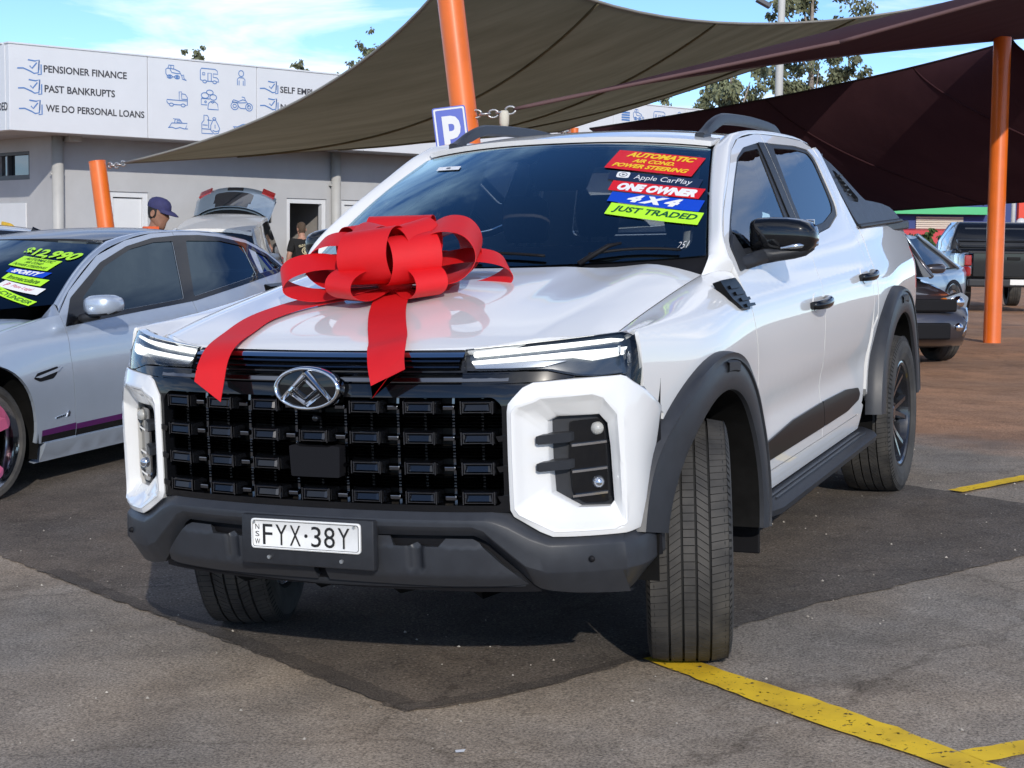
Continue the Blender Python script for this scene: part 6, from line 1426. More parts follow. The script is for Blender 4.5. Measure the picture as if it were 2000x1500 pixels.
    for s_ in (-1, 1):
        mb = MB(); mb.loft([[(s_ * (.073 + o_), .012 + .020 * sc * math.cos(a), -.012 + .032 * sc * math.sin(a)) for a in [2 * math.pi * j / 10 for j in range(10)]] for o_, sc in ((0, .8), (.010, 1.0), (.016, .95), (.012, .6))], True, False, True); mb.build('ear', skin, hd_, smooth=True)
        mb = MB(); mb.loft([[(s_ * .030 + .011 * sc * math.cos(a), -.0845 + o_, .008 + .006 * sc * math.sin(a)) for a in [2 * math.pi * j / 8 for j in range(8)]] for o_, sc in ((.004, 1), (-.004, .8))], True, False, True); mb.build('eye', M['ink'], hd_, smooth=True)
        mb = MB(); mb.box((s_ * .032, -.090, .026), (.034, .008, .006), ch=.002); mb.build('eyebrow', hair, hd_)
    mb = MB(); L = []
    for z, w, d, cy in prof[2 if not cap else 3:]:
        row = []
        for j in range(24):
            a = 2 * math.pi * j / 24; front = max(0, math.cos(a)); sc = 1.05
            lim = -.075 if math.cos(a) < -.35 else (-.02 if math.cos(a) < .25 else .065)
            x, y = w * sc * math.sin(a), cy - d * sc * math.cos(a)
            if z < lim: x, y = x * .93, cy - d * .93 * math.cos(a)
            row.append((x, y, z + (.006 if z > .1 else 0)))
        L.append(row)
    mb.loft(L, True, False, True); mb.build('hair', hair, hd_, smooth=True)
    if cap:
        mb = MB(); L = []
        for z, w, d in ((.035, .084, .106), (.055, .086, .108), (.085, .082, .102), (.112, .066, .084), (.130, .040, .05), (.135, .012, .014)):
            L.append([(w * math.sin(a), .002 - d * math.cos(a), z) for a in [2 * math.pi * j / 24 for j in range(24)]])
        mb.loft(L, True, False, True); cp = mb.build('cap', cap, hd_, smooth=True)
        mb = MB(); L = []
        for t in range(9):
            a = lerp(-1.25, 1.25, t / 8); L.append([(.083 * math.sin(a), -.106 * math.cos(a) + .002, .046), (.085 * math.sin(a), -.106 * math.cos(a) - .045 * math.cos(a * .9), .036), (.078 * math.sin(a), -.106 * math.cos(a) - .088 * math.cos(a * 1.05), .016), (.077 * math.sin(a), -.104 * math.cos(a) - .084 * math.cos(a * 1.05), .011), (.083 * math.sin(a), -.104 * math.cos(a) + .004, .038)])
        mb.loft(L, closed=False); mb.build('cap_brim', cap, cp, smooth=True)
    return p, st_
M['navy'] = mat('navy_cloth', (.035, .035, .11), .8, var=.12, scale=30); M['hivis'] = mat('orange_cloth', (.75, .12, .03), .8, var=.08, scale=30); M['blackcloth'] = mat('black_cotton', (.012, .012, .013), .9, var=.2, scale=30); M['denim'] = mat('dark_denim', (.03, .04, .07), .9, var=.2, scale=30)
M['hairdark'] = mat('dark_hair', (.015, .012, .010), .7); M['hairbrown'] = mat('short_brown_hair', (.09, .06, .04), .8, var=.2, scale=60)
M['skin2'] = mat('fair_skin', (.45, .24, .17), .55, var=.1, scale=30)
hp1 = on_ground(at(285, 600, 13.6))
man1, s1 = make_person('person', 'person in a navy cap and orange collar working behind the silver sedan', hp1, ROTV @ Matrix.Rotation(math.radians(78), 3, 'Z'), 1.665, M['navy'], M['denim'], M['skin'], M['hairdark'], cap=M['navy'], look=0, nod=math.radians(16), arms='work')
kk = 1.665 / 1.75
mb = MB(); L = []
for j in range(15):
    a = math.radians(lerp(35, 325, j / 14)); L.append([(.098 * math.sin(a) * kk, (-.07 - .098 * math.cos(a)) * kk, (1.445) * kk), (.090 * math.sin(a) * kk, (-.075 - .092 * math.cos(a)) * kk, 1.505 * kk), (.082 * math.sin(a) * kk, (-.075 - .084 * math.cos(a)) * kk, 1.50 * kk)])
mb.loft(L, closed=False); mb.build('collar', M['hivis'], man1, smooth=True)
hp2 = BORG + ROTB @ Vector((5.86, OV - .30, 0)); hp2.z = .0
man2, s2 = make_person('person', 'person in a black printed T-shirt standing with back turned in the office doorway', hp2, ROTB @ Matrix.Rotation(math.radians(180), 3, 'Z') @ Matrix.Rotation(math.radians(-8), 3, 'Z'), 1.74, M['blackcloth'], M['denim'], M['skin2'], M['hairbrown'], look=0, nod=math.radians(14))
# print on the back of the shirt: OLD SCHOOL over a skull
M['cream'] = mat('cream_print', (.62, .55, .36), .8)
def backp(u, v):   # u across, v up; wraps the back surface
    x = -u; r = 1 - min(1, (x / .21) ** 2); return (x, (.135 + .012 * bump(v, 1.33, .12)) * math.sqrt(max(.05, r)) + .012, v)
mb = MB(); V, Fc = text_geo('OLD SCHOOL', 1, 0, .04); a0, a1 = min(p[0] for p in V), max(p[0] for p in V)
mb.add([backp(lerp(-.125, .125, (p[0] - a0) / (a1 - a0)) * (1 + .2 * p[1]), 1.335 + .052 * p[1] - .9 * (lerp(-.125, .125, (p[0] - a0) / (a1 - a0))) ** 2 * 2) for p in V], Fc)
sk = [(.075 * math.cos(a), .07 * math.sin(a)) for a in [2 * math.pi * j / 20 for j in range(20)]]
def flat(poly, cx, cy): 
    P = [backp(cx + u, cy + v) for u, v in poly]; mb.add(P, [tuple(range(len(P)))])
mb.loft([[backp(u, 1.235 + v) for u, v in sk], [backp(u * .80, 1.235 + v * .80) for u, v in sk]])
flat([(.045 * math.cos(a), .022 + .035 * math.sin(a)) for a in [2 * math.pi * j / 14 for j in range(14)]], 0, 1.225)
flat([(-.025, -.03), (.025, -.03), (.03, .01), (-.03, .01)], 0, 1.215)
for s_ in (-1, 1):
    flat([(s_ * .03, 0), (s_ * .10, -.01), (s_ * .11, -.03), (s_ * .04, -.025)] if s_ > 0 else [(s_ * .04, -.025), (s_ * .11, -.03), (s_ * .10, -.01), (s_ * .03, 0)], 0, 1.13)
V, Fc = text_geo('RIDERS', 1, 0, .03); a0, a1 = min(p[0] for p in V), max(p[0] for p in V)
mb.build('shirt_print', M['cream'], s2)
mb = MB()
for s_ in (-1, 1): mb.add([tuple(Vector(backp(s_ * .018 + .011 * math.cos(a), 1.246 + .012 * math.sin(a))) + Vector((0, .004, 0))) for a in [2 * math.pi * j / 10 for j in range(10)]], [tuple(range(10))])
mb.build('shirt_print', M['blackcloth'], s2)
# ================= posts, shade sails and the parking sign =================
M['orange'] = mat('orange_post_paint', (.78, .155, .012), .42, 0, .35, .1, var=.08, scale=3, bump=.03, bscale=40)
def post(name, label, p_top, p_low, r, group='orange shade sail posts'):
    d = (p_low - p_top).normalized(); base = p_low.copy()
    t = 0
    while base.z > gz(base.x, base.y) and t < 3000: base += d * .01; t += 1
    o = thing(name, label, 'post', base, None, group); mb = MB(); top = p_top - base
    mb.tube([Vector((0, 0, -.1)) , top * .25, top * .5, top * .75, top], r, 24, cap=True); mb.build('shaft', M['orange'], o, auto=50)
    mb = MB(); mb.lathe([(0, .012), (r * 1.9, .012), (r * 1.9, 0.002)], 24, 'z'); mb.build('base_plate', M['orange'], o)
    mb = MB(); mb.tube([top - d * -.001, top - d * .012], r * 1.03, 24); mb.build('cap', M['orange'], o)
    return o, base, top
P_L = at(190, 317, 20.5); pl_o, pl_b, pl_t = post('shade_post', 'short leaning orange post behind the silver sedan', P_L, at(207, 445, 20.5), .105)
P_M = at(866, -118, 13.5); pm_o, pm_b, pm_t = post('shade_post', 'leaning orange post behind the truck cab carrying the parking sign', P_M, at(914, 290, 13.5), .110)
P_R = at(1958, 76, 21.0); pr_o, pr_b, pr_t = post('shade_post', 'tall orange post standing on reddish ground beyond the truck tray', P_R, at(1937, 675, 21.0), .112)
P_B = at(1122, 252, 29.5); pb_o, pb_b, pb_t = post('shade_post', 'far orange post whose top just shows over the truck roof', P_B, at(1121, 400, 29.5), .075)
def cloth(name, c1, c2, rough=.85, trans=.25, tcol=None):
    m = bpy.data.materials.new(name); m.use_nodes = True; t = m.node_tree; b = t.nodes['Principled BSDF']; b.inputs['Roughness'].default_value = rough; b.inputs['Specular IOR Level'].default_value = .1
    tc = t.nodes.new('ShaderNodeTexCoord'); mp = t.nodes.new('ShaderNodeMapping'); mp.inputs['Scale'].default_value = (.35, 1.8, 1.0); mp.inputs['Rotation'].default_value = (0, 0, math.radians(32)); t.links.new(tc.outputs['Object'], mp.inputs['Vector'])
    n = t.nodes.new('ShaderNodeTexNoise'); n.inputs['Scale'].default_value = 1.3; n.inputs['Detail'].default_value = 7; n.inputs['Roughness'].default_value = .62; t.links.new(mp.outputs[0], n.inputs['Vector'])
    r = t.nodes.new('ShaderNodeValToRGB'); e = r.color_ramp.elements; e[0].position = .32; e[0].color = (*c1, 1); e[1].position = .70; e[1].color = (*c2, 1); t.links.new(n.outputs['Fac'], r.inputs[0]); t.links.new(r.outputs[0], b.inputs['Base Color'])
    bp = t.nodes.new('ShaderNodeBump'); bp.inputs['Strength'].default_value = .35; bp.inputs['Distance'].default_value = .05; t.links.new(n.outputs['Fac'], bp.inputs['Height']); t.links.new(bp.outputs[0], b.inputs['Normal'])
    tr = t.nodes.new('ShaderNodeBsdfTranslucent'); t.links.new(r.outputs[0], tr.inputs['Color']); mx = t.nodes.new('ShaderNodeMixShader'); mx.inputs[0].default_value = trans
    t.links.new(b.outputs[0], mx.inputs[1]); t.links.new(tr.outputs[0], mx.inputs[2]); t.links.new(mx.outputs[0], t.nodes['Material Output'].inputs['Surface']); return m
M['olive'] = cloth('olive_shade_cloth', (.19, .172, .108), (.285, .26, .17), trans=.34); M['maroon'] = cloth('maroon_shade_cloth', (.052, .022, .028), (.066, .028, .034), trans=.15)
def quad_curve(a, m, b): c = m * 2 - (a + b) * .5; return lambda t: a * (1 - t) ** 2 + c * 2 * t * (1 - t) + b * t * t
def sail(name, label, cs, mids, material, hem, dip=0.0, n=26, seams=()):
    """four corners and a point on each edge; a tensioned sheet between them"""
    A, B, C, D = cs; e0, e1, e2, e3 = quad_curve(A, mids[0], B), quad_curve(B, mids[1], C), quad_curve(D, mids[2], C), quad_curve(A, mids[3], D)
    o = thing(name, label, 'shade sail', A, None, 'shade sails over the yard'); V = []
    for j in range(n + 1):
        v = j / n
        for i in range(n + 1):
            u = i / n; p = e0(u) * (1 - v) + e2(u) * v + e3(v) * (1 - u) + e1(v) * u - (A * (1 - u) * (1 - v) + B * u * (1 - v) + C * u * v + D * (1 - u) * v)
            p = p + Vector((0, 0, -dip * math.sin(math.pi * u) * math.sin(math.pi * v))); V.append(p - A)
    mk('sail_cloth', V, [(j * (n + 1) + i, j * (n + 1) + i + 1, (j + 1) * (n + 1) + i + 1, (j + 1) * (n + 1) + i) for j in range(n) for i in range(n)], material, o, smooth=True)
    for e in (e0, e1, e2, e3):
        mb = MB(); mb.tube([e(k / 20) - A for k in range(21)], .016, 6); mb.build('edge_hem', hem, o, smooth=True)
    for kind, val in seams:
        mb = MB(); pts = []
        for k in range(n + 1):
            i_, j_ = (int(val * n), k) if kind == 'u' else (k, int(val * n)); pts.append(V[j_ * (n + 1) + i_] + Vector((0, 0, -.012)))
        mb.tube(pts, .014, 5); mb.build('seam', material, o, smooth=True)
    return o
hem1 = mat('pale_hem', (.30, .29, .25), .8); hem3 = mat('dark_maroon_hem', (.022, .009, .012), .8); hem2 = mat('maroon_hem', (.13, .07, .07), .8)
SL, SH, SR_, SB = at(244, 318, 20.4), at(930, -125, 13.5), at(1893, -4, 24), at(1092, 257, 29)
sail('shade_sail', 'large olive green shade sail stretched above the yard behind the truck', (SL, SH, SR_, SB), (at(625, 174, 16.8), at(1400, 44, 17.8), at(1490, 130, 26.5), at(660, 291, 24.5)), M['olive'], hem1, .25, seams=(('v', .27), ('v', .52), ('v', .77)))
M1 = at(1005, 213, 13.4)
sail('shade_sail', 'thin maroon shade sail seen edge on, chained to the sign post', (M1, at(1640, 82, 12.6), at(2360, -120, 11.5), at(2150, 62, 23)), (at(1310, 150, 13.0), at(1960, -8, 12.1), at(2260, -60, 17), at(1560, 119, 18)), M['maroon'], hem2, .0)
sail('shade_sail', 'big dark maroon shade sail hanging steeply behind the truck tray', (at(1152, 251, 29.3), at(1978, 80, 21.2), at(2560, 375, 20), at(1540, 428, 27)), (at(1560, 181, 25), at(2130, 175, 20.6), at(2000, 394, 23), at(1330, 350, 28)), M['maroon'], hem3, .1, seams=(('u', .45), ('u', .8)))
def chain(name, label, a, b, n, r=.011, material=None):
    o = thing(name, label, 'chain', a); L = (b - a).length / n; d = (b - a).normalized(); side = d.cross(Vector((0, 0, 1))).normalized(); up = side.cross(d)
    for k in range(n):
        c = d * (L * (k + .5)) - Vector((0, 0, .02 * math.sin(math.pi * (k + .5) / n))); s_ = side if k % 2 else up
        mb = MB(); mb.tube([c + d * (L * .62 * math.cos(a_)) + s_ * (.032 * math.sin(a_)) for a_ in [2 * math.pi * j / 12 for j in range(13)]], r, 6); mb.build('chain_link', M['steel'], o, smooth=True)
    return o
chain('chain', 'short galvanised chain between the short orange post and the olive sail', at(212, 322, 20.5), SL, 5, .013)
chain('chain', 'galvanised chain from the sign post to the maroon sail corner', at(922, 222, 13.45), M1, 5, .010)
chain('chain', 'far chain tying the olive sail to the distant post', at(1112, 254, 29.4), SB, 4, .02)
mb = MB(); a = at(916, 224, 13.48); b = at(928, 221, 13.45); mb.tube([a, b], .02, 8); o = mb.build('post_eye', M['orange'], None, smooth=True)
o.parent = pm_o; o.matrix_parent_inverse = pm_o.matrix_world.inverted()
mb = MB(); mb.tube([(0, 0, 0), (0, 0, -.03), (0, 0, -.10), (0, 0, -.17)], [.030, .042, .040, .024], 10); o = mb.build('webbing_tail', mat('cream_webbing', (.62, .58, .48), .8), None, smooth=True, loc=at(985, 216, 13.4)); tag(o, 'cream bundled webbing hanging from the maroon sail corner shackle', 'webbing')
# parking sign on the sign post
axis = (at(878, 0, 13.5) - at(914, 290, 13.5)).normalized(); psx = (RIGHT - axis * RIGHT.dot(axis)).normalized(); psn = psx.cross(axis)
psx = (psx + psn * .0).normalized(); PR = Matrix((psx, -psn, axis)).transposed()
ps = thing('parking_sign', 'blue parking sign with a white P fixed to the leaning orange post', 'sign', at(882, 262, 13.33), Matrix(((psx.x, -psn.x, axis.x), (psx.y, -psn.y, axis.y), (psx.z, -psn.z, axis.z))))
M['signblue2'] = mat('sign_blue', (.006, .05, .42), .35, coat=.3); M['signwhite'] = mat('sign_white', (.62, .63, .64), .4)
hw, hh = .136, .225
def rr2(w, h, r, y): return [(x, y, z) for x, z in rounded([(-w, -h), (w, -h), (w, h), (-w, h)], r)]
# the sign faces the viewer: its front is on local -y
mb = MB(); mb.loft([rr2(hw, hh, .02, .008), rr2(hw, hh, .02, 0)], True, True, True); mb.build('sign_plate', M['signblue2'], ps)
mb = MB(); mb.loft([rr2(hw - .010, hh - .010, .016, -.002), rr2(hw - .024, hh - .024, .012, -.002)]); mb.build('sign_border', M['signwhite'], ps)
V, Fc = text_geo('P', 1, 0, .035); a0, a1 = min(p[0] for p in V), max(p[0] for p in V); c0, c1 = min(p[1] for p in V), max(p[1] for p in V)
mk('sign_letter', [(lerp(-.065, .080, (p[0] - a0) / (a1 - a0)), -.003, lerp(-.165, .150, (p[1] - c0) / (c1 - c0))) for p in V], Fc, M['signwhite'], ps)
for z in (-.12, .12): mb = MB(); mb.box((0, .06, z), (.24, .10, .03)); mb.build('bracket', M['steel'], ps)
# ================= other cars, far buildings, trees =================
def car(name, label, loc, rot, L, Wd, H, paint, glassm, rimm, hoodh=.92, roof0=.30, roof1=.62, ws=.16, rw=.90, tail_h=.98, group=None, lamps=True, wheel_r=.32, open_tail=False, roof_rise=0.0):
    """ordinary passenger car facing local -y; fractions are of the length"""
    o = thing(name, label, 'car', loc, rot, group); w = Wd / 2; y0 = -L / 2; mb = MB(); rows = []
    belt = .94 * (H / 1.48)
    for t in (0, .02, .06, .12, .2, .28, .36, .5, .64, .78, .88, .95, .985, 1.0):
        y = y0 + L * t; zt = interp(t, [(0, .52), (.04, .66), (.10, hoodh * .82), (.22, hoodh * .95), (.32, hoodh * 1.02), (.5, belt), (.8, belt * 1.02), (.93, tail_h), (.98, tail_h * .93), (1, tail_h * .7)])
        ww = w * interp(t, [(0, .66), (.03, .80), (.10, .93), (.22, .99), (.5, 1.0), (.8, .99), (.93, .94), (.98, .86), (1, .75)]); zb = interp(t, [(0, .30), (.05, .20), (.5, .19), (.95, .24), (1, .36)])
        h = zt - zb
        half = [(0, zt + .015), (.45 * ww, zt + .010), (.80 * ww, zt - .02), (.95 * ww, zt - .08 * min(1, h / .5)), (ww, zt - .22 * h), (ww * 1.0, zb + .45 * h), (.975 * ww, zb + .2 * h), (.93 * ww, zb), (.5 * ww, zb - .02), (0, zb - .02)]
        rows.append([(x, y, z) for x, z in half] + [(-x, y, z) for x, z in half[-2:0:-1]])
    mb.loft(rows, True, True, True); mb.build('body', paint, o, smooth=True)
    yb0, yb1, yt0, yt1 = y0 + L * (ws + .06), y0 + L * rw, y0 + L * roof0 + .12, y0 + L * roof1
    zb = belt - .03; zr = H
    def ringg(f, e=0.0):
        z = lerp(zb, zr - .05, f); ya, yb_ = lerp(yb0, yt0, f), lerp(yb1, yt1, f); xw = lerp(w * .93, w * .70, f)
        pts = rounded([(-xw, ya + .06), (-xw * .75, ya), (xw * .75, ya), (xw, ya + .06), (xw, yb_ - .05), (xw * .75, yb_), (-xw * .75, yb_), (-xw, yb_ - .05)], .06, 3)
        return [(x * (1 + e), y, z + roof_rise * f * (y - yt0) / max(.1, yt1 - yt0)) for x, y in pts]
    mb = MB(); mb.loft([ringg(0), ringg(.35), ringg(.7), ringg(.97)], True); mb.build('windows', glassm, o, smooth=True)
    mb = MB(); rows = []; xr = w * .715
    for k in range(11):
        t = k / 10; y = lerp(yt0 - .05, yt1 + .05, t); e = .05 * (2 * t - 1) ** 2; rise = roof_rise * t
        rows.append([(xr * (2 * j / 12 - 1), y, zr - .055 + rise + .055 * (1 - abs(2 * j / 12 - 1) ** 2.6) - e * .8) for j in range(13)])
    mb.loft(rows, closed=False); mb.loft([[(p_[0], p_[1], p_[2] - .05) for p_ in r] for r in (rows[0], rows[0])][:1] + [rows[0]], closed=False); mb.loft([[rows[k][0] for k in range(11)], [(rows[k][0][0] * 1.02, rows[k][0][1], rows[k][0][2] - .05) for k in range(11)]], closed=False); mb.loft([[rows[k][-1] for k in range(11)], [(rows[k][-1][0] * 1.02, rows[k][-1][1], rows[k][-1][2] - .05) for k in range(11)]], closed=False)
    mb.build('roof', paint, o, auto=45)
    for s_ in (-1, 1):
        for a, b in (((w * .915, yb0 + .10, zb), (w * .70, yt0 + .08, zr - .05)), ((w * .945, (yb0 + yb1) / 2 + .05, zb), (w * .715, (yt0 + yt1) / 2 + .05, zr - .05)), ((w * .93, yb1 - .14, zb), (w * .71, yt1 - .10, zr - .05))): mb = MB(); mb.tube([(s_ * a[0], a[1], a[2]), (s_ * (a[0] * .45 + b[0] * .55 + .012), (a[1] + b[1]) / 2, (a[2] + b[2]) / 2), (s_ * b[0], b[1], b[2])], .03, 6); mb.build('pillar', paint, o, smooth=True)
        mb = MB(); mb.loft([[(s_ * (w + dx), yb0 + .30 + .06 * sc * math.cos(a), belt + .06 + .055 * sc * math.sin(a)) for a in [2 * math.pi * j / 12 for j in range(12)]] for dx, sc in ((-.08, .5), (.02, .9), (.10, 1), (.16, .9), (.19, .5))], True, True, True); mb.build('door_mirror', paint, o, smooth=True)
        for cy in (y0 + L * .19, y0 + L * .80):
            mb = MB(); mb.loft([[(s_ * (w - .004 + dx), cy + r * math.cos(a), wheel_r + r * math.sin(a)) for r, dx in ((wheel_r + .07, .0), (wheel_r + .065, .012), (wheel_r + .01, .006))] for a in [math.radians(5 + 170 * k / 20) for k in range(21)]], closed=False); mb.build('wheel_arch', M['black'], o, smooth=True)
            m_ = Matrix.Translation((s_ * (w - .10), cy, wheel_r)) @ (Matrix.Rotation(math.pi, 4, 'Z') if s_ < 0 else Matrix.Identity(4)); split_wheel(car_wheel_mesh(wheel_r, .21, wheel_r * .68, None, None, 7, dish=.02), o, m_, [M['tyre'], rimm, rimm, M['groove'], M['silver']])
        if lamps:
            hx = w * .62; hy = y0 + L * .045; zz = hoodh * .72
            hl = part('headlight', o); mb = MB(); mb.loft([[(s_ * (hx + dx * 1.0), hy + L * .012 + dy, zz + dz) for dx, dz in rounded([(-.20, -.05), (.16, -.07), (.19, .05), (.10, .10), (-.12, .03)], .02)] for dy in (-.055, .05)], True, True, True); mb.build('lamp_body', M['lampbowl'], hl)
            for dx, r in ((-.10, .045), (.06, .065)): mb = MB(); mb.lathe([(0, -.035), (r * .7, -.03), (r, 0), (r, .03)], 16, 'y', c=(s_ * (hx + dx), hy - .035, zz)); mb.build('lamp_bulb', M['chrome'] if dx > 0 else M['amber'], hl, smooth=True)
            tl_ = MB(); tl_.box((s_ * w * .78, y0 + L * .985, tail_h * .85), (.26, .10, .16), ch=.03); tl_.build('tail_light', M['tail'], o)
    return o
M['amber'] = mat('amber_lens', (.75, .20, .02), .2, coat=.8)
M['dgrey'] = mat('dark_grey_paint', (.075, .072, .085), .3, .5, .9, .04); M['bluesilver'] = mat('pale_blue_paint', (.30, .40, .50), .3, .5, .9, .04); M['blackpaint'] = mat('black_paint', (.006, .006, .007), .25, 0, 1, .03, spec=.2); M['cleanwhite'] = mat('white_paint', (.74, .74, .72), .35, 0, .6)
M['ghatch'] = mat('dark_car_glass', (.012, .016, .022), .06, 0, 1, spec=.5)
facing = lambda deg: ROTV @ Matrix.Rotation(math.radians(deg), 3, 'Z')
# dark grey sedan whose front corner shows beyond the tray
p = on_ground(at(1590, 700, 18.7)); lc = car('sedan', 'dark grey sedan with clear headlights facing the camera beyond the truck tray', p, facing(15), 4.5, 1.76, 1.44, M['dgrey'], M['ghatch'], M['silver'], hoodh=.90)
w_ = .90; y_ = -2.25
mb = MB(); mb.box((0, y_ - .005, .62), (.95, .06, .13), ch=.02); mb.build('upper_grille', M['black'], lc)
mb = MB(); mb.box((0, y_ - .02, .36), (.80, .08, .17), ch=.02); mb.build('lower_intake', M['black'], lc)
for s_ in (-1, 1):
    mb = MB(); mb.lathe([(0, -.03), (.035, -.025), (.05, 0), (.05, .03)], 16, 'y', c=(s_ * .52, y_ + .005, .40)); mb.build('fog_lamp', M['chrome'], lc, smooth=True)
    mb = MB(); mb.tube([(s_ * .57, y_ + .02, .31), (s_ * .61, y_ + .03, .38), (s_ * .615, y_ + .035, .46), (s_ * .57, y_ + .03, .50)], .016, 6); mb.build('fog_trim', M['chrome'], lc, smooth=True)
p = on_ground(at(1690, 640, 25.5)); car('hatchback', 'pale blue car half hidden behind the dark grey sedan', p, facing(-38), 4.3, 1.75, 1.45, M['bluesilver'], M['ghatch'], M['silver'], hoodh=.95)
p = on_ground(at(-60, 640, 14.5)); car('hatchback', 'dark car whose roof edge shows behind the silver sedan', p, facing(-60), 4.2, 1.75, 1.50, M['blackpaint'], M['ghatch'], M['silver'])
# white wagon with its tailgate up
p = on_ground(at(430, 640, 25.5)); hb_ = car('wagon', 'white wagon with its rear tailgate raised in front of the office', p, facing(2), 4.2, 1.64, 1.40, M['cleanwhite'], M['ghatch'], M['silver'], roof1=.80, rw=.97, tail_h=1.0, roof_rise=.26)
tg = part('tailgate', hb_, Matrix.Translation((0, 4.2 * .30, 1.64)) @ Matrix.Rotation(math.radians(20), 4, 'X'))
def tgs(k, y, inset=0): return None
mb = MB(); L = []
for y, wl, up in ((0, .60, 0), (.15, .62, .02), (.55, .64, .05), (.62, .645, .06), (.85, .65, .05), (.98, .60, -.02), (1.0, .56, -.06)):
    L.append([(wl * math.sin(a) , y, up + .10 * math.cos(a) ** 2 - .10 * abs(math.sin(a)) ** 3) for a in [lerp(-math.pi / 2, math.pi / 2, j / 14) for j in range(15)]])
mb.loft([[Vector(p_) for p_ in r] for r in L], closed=False); mb.loft([[Vector(p_) - Vector((0, 0, .05)) for p_ in r] for r in L], closed=False); mb.build('tailgate_skin', M['bluesilver'], tg, smooth=True)
mb = MB(); mb.loft([[Vector((p_[0] * .90, p_[1] + .02, p_[2] + .012)) for p_ in L[k]] for k in (0, 1, 2)], closed=False); mb.build('tailgate_glass', M['ghatch'], tg, smooth=True)
for s_ in (-1, 1): mb = MB(); mb.box((s_ * .52, .86, .035), (.22, .26, .03), ch=.01, R=Matrix.Rotation(math.radians(s_ * 24), 3, 'Y')); mb.build('tail_light', M['tail'], tg)
mb = MB(); mb.box((0, .70, .165), (.26, .10, .03), ch=.01); mb.build('wiper_motor', M['black'], tg)
for s_ in (-1, 1): mb = MB(); mb.tube([(s_ * .55, .45, -.06), (s_ * .58, .12, -.5)], .012, 6); mb.build('gas_strut', M['black'], tg)
# black pickup seen from behind
p = on_ground(at(1975, 640, 31)); ut = thing('pickup_truck', 'black pickup truck seen from behind at the yard edge', 'pickup truck', p, facing(-6))
mb = MB(); mb.box((0, .9, .86), (1.82, 1.7, .52), ch=.05); mb.box((0, 3.2, .92), (1.84, 3.2, .56), ch=.10); mb.build('body', M['blackpaint'], ut, auto=40)
mb = MB(); mb.loft([[(x * sc, y, z) for x, y in rounded([(-.9, ya), (.9, ya), (.9, yb), (-.9, yb)], .08)] for z, ya, yb, sc in ((1.15, 1.80, 4.0, 1.0), (1.35, 1.86, 3.8, .96), (1.66, 2.05, 3.35, .82), (1.74, 2.2, 3.2, .76))], True, True, True); mb.build('cab', M['blackpaint'], ut, auto=40)
mb = MB(); mb.add([(-.66, 1.89, 1.30), (.66, 1.89, 1.30), (.58, 2.02, 1.62), (-.58, 2.02, 1.62)], [(0, 1, 2, 3)]); mb.build('rear_window', M['ghatch'], ut)
mb = MB(); mb.box((0, .035, .90), (1.50, .05, .46), ch=.015); tgb = mb.build('tailgate', M['blackpaint'], ut); mb = MB(); mb.box((0, .0, 1.02), (.24, .03, .06), ch=.01); mb.build('handle', M['black'], tgb)
mb = MB(); mb.box((0, -.06, .56), (1.70, .16, .15), ch=.03); mb.build('rear_bumper', M['satin'], ut); mb = MB(); mb.box((.1, -.145, .58), (.36, .01, .10)); mb.build('number_plate', M['plate'], ut)
mb = MB(); mb.box((0, .02, 1.135), (1.66, .10, .04), ch=.01); mb.build('tray_rail', M['satin'], ut)
for s_ in (-1, 1):
    t_ = part('tail_light', ut); mb = MB(); mb.box((s_ * .84, .03, .98), (.13, .10, .20), ch=.02); mb.build('red_lens', M['tail'], t_); mb = MB(); mb.box((s_ * .84, .03, .79), (.13, .10, .16), ch=.02); mb.build('clear_lens', M['lampbowl'], t_)
    for cy in (1.0, 4.1):
        m_ = Matrix.Translation((s_ * .78, cy, .38)) @ (Matrix.Rotation(math.pi, 4, 'Z') if s_ < 0 else Matrix.Identity(4)); split_wheel(car_wheel_mesh(.38, .25, .24, None, None, 6), ut, m_, [M['tyre'], M['rim'], M['rim'], M['groove'], M['silver']])
for z in (1.24, 1.36): mb = MB(); mb.tube([(-.85, .9, z - .1), (-.82, 1.5, z), (.82, 1.5, z), (.85, .9, z - .1)], .03, 8); mb.build('sports_bar', M['satin'], ut, smooth=True)
# blue shop across the road
DF = 58.0
fb0 = at(1850, 480, DF); fo_ = Vector((fb0.x, fb0.y, 0)); fb = thing('blue_shop', 'dark blue shop across the road with green band and red awning', 'building', fo_, ROTV)
def fx(px): return (px - 1850) / F_PX * DF
def fz(py, px=1900): 
    q = at(px, py, DF); return q.z
M['blue_wall'] = mat('blue_wall', (.035, .065, .22), .7, var=.08, scale=.6); M['greenband'] = mat('green_band', (.07, .50, .20), .5); M['redawn'] = mat('red_awning', (.55, .03, .045), .5, var=.05, scale=.5); M['cream_wall'] = mat('cream_panel', (.66, .62, .52), .7)
mb = MB(); mb.box(((fx(1640) + fx(2250)) / 2, 3.0, fz(440)), (fx(2250) - fx(1640), 6.0, 2 * (fz(340) - fz(440)) + 2.6)); mb.build('wall', M['blue_wall'], fb)
mb = MB(); mb.box(((fx(1700) + fx(1923)) / 2, -.25, (fz(405) + fz(420)) / 2), (fx(1923) - fx(1700), .5, fz(405) - fz(420)), ch=.01); mb.build('green_band', M['greenband'], fb)
rd_ = part('roller_door', fb); n_ = 7; za, zb_ = fz(424), fz(452)
for k in range(n_): mb = MB(); mb.box(((fx(1787) + fx(1879)) / 2, -.03, lerp(zb_, za, (k + .5) / n_)), (fx(1879) - fx(1787), .06, (za - zb_) / n_ - .012), ch=.008); mb.build('slat', M['cream_wall'], rd_)
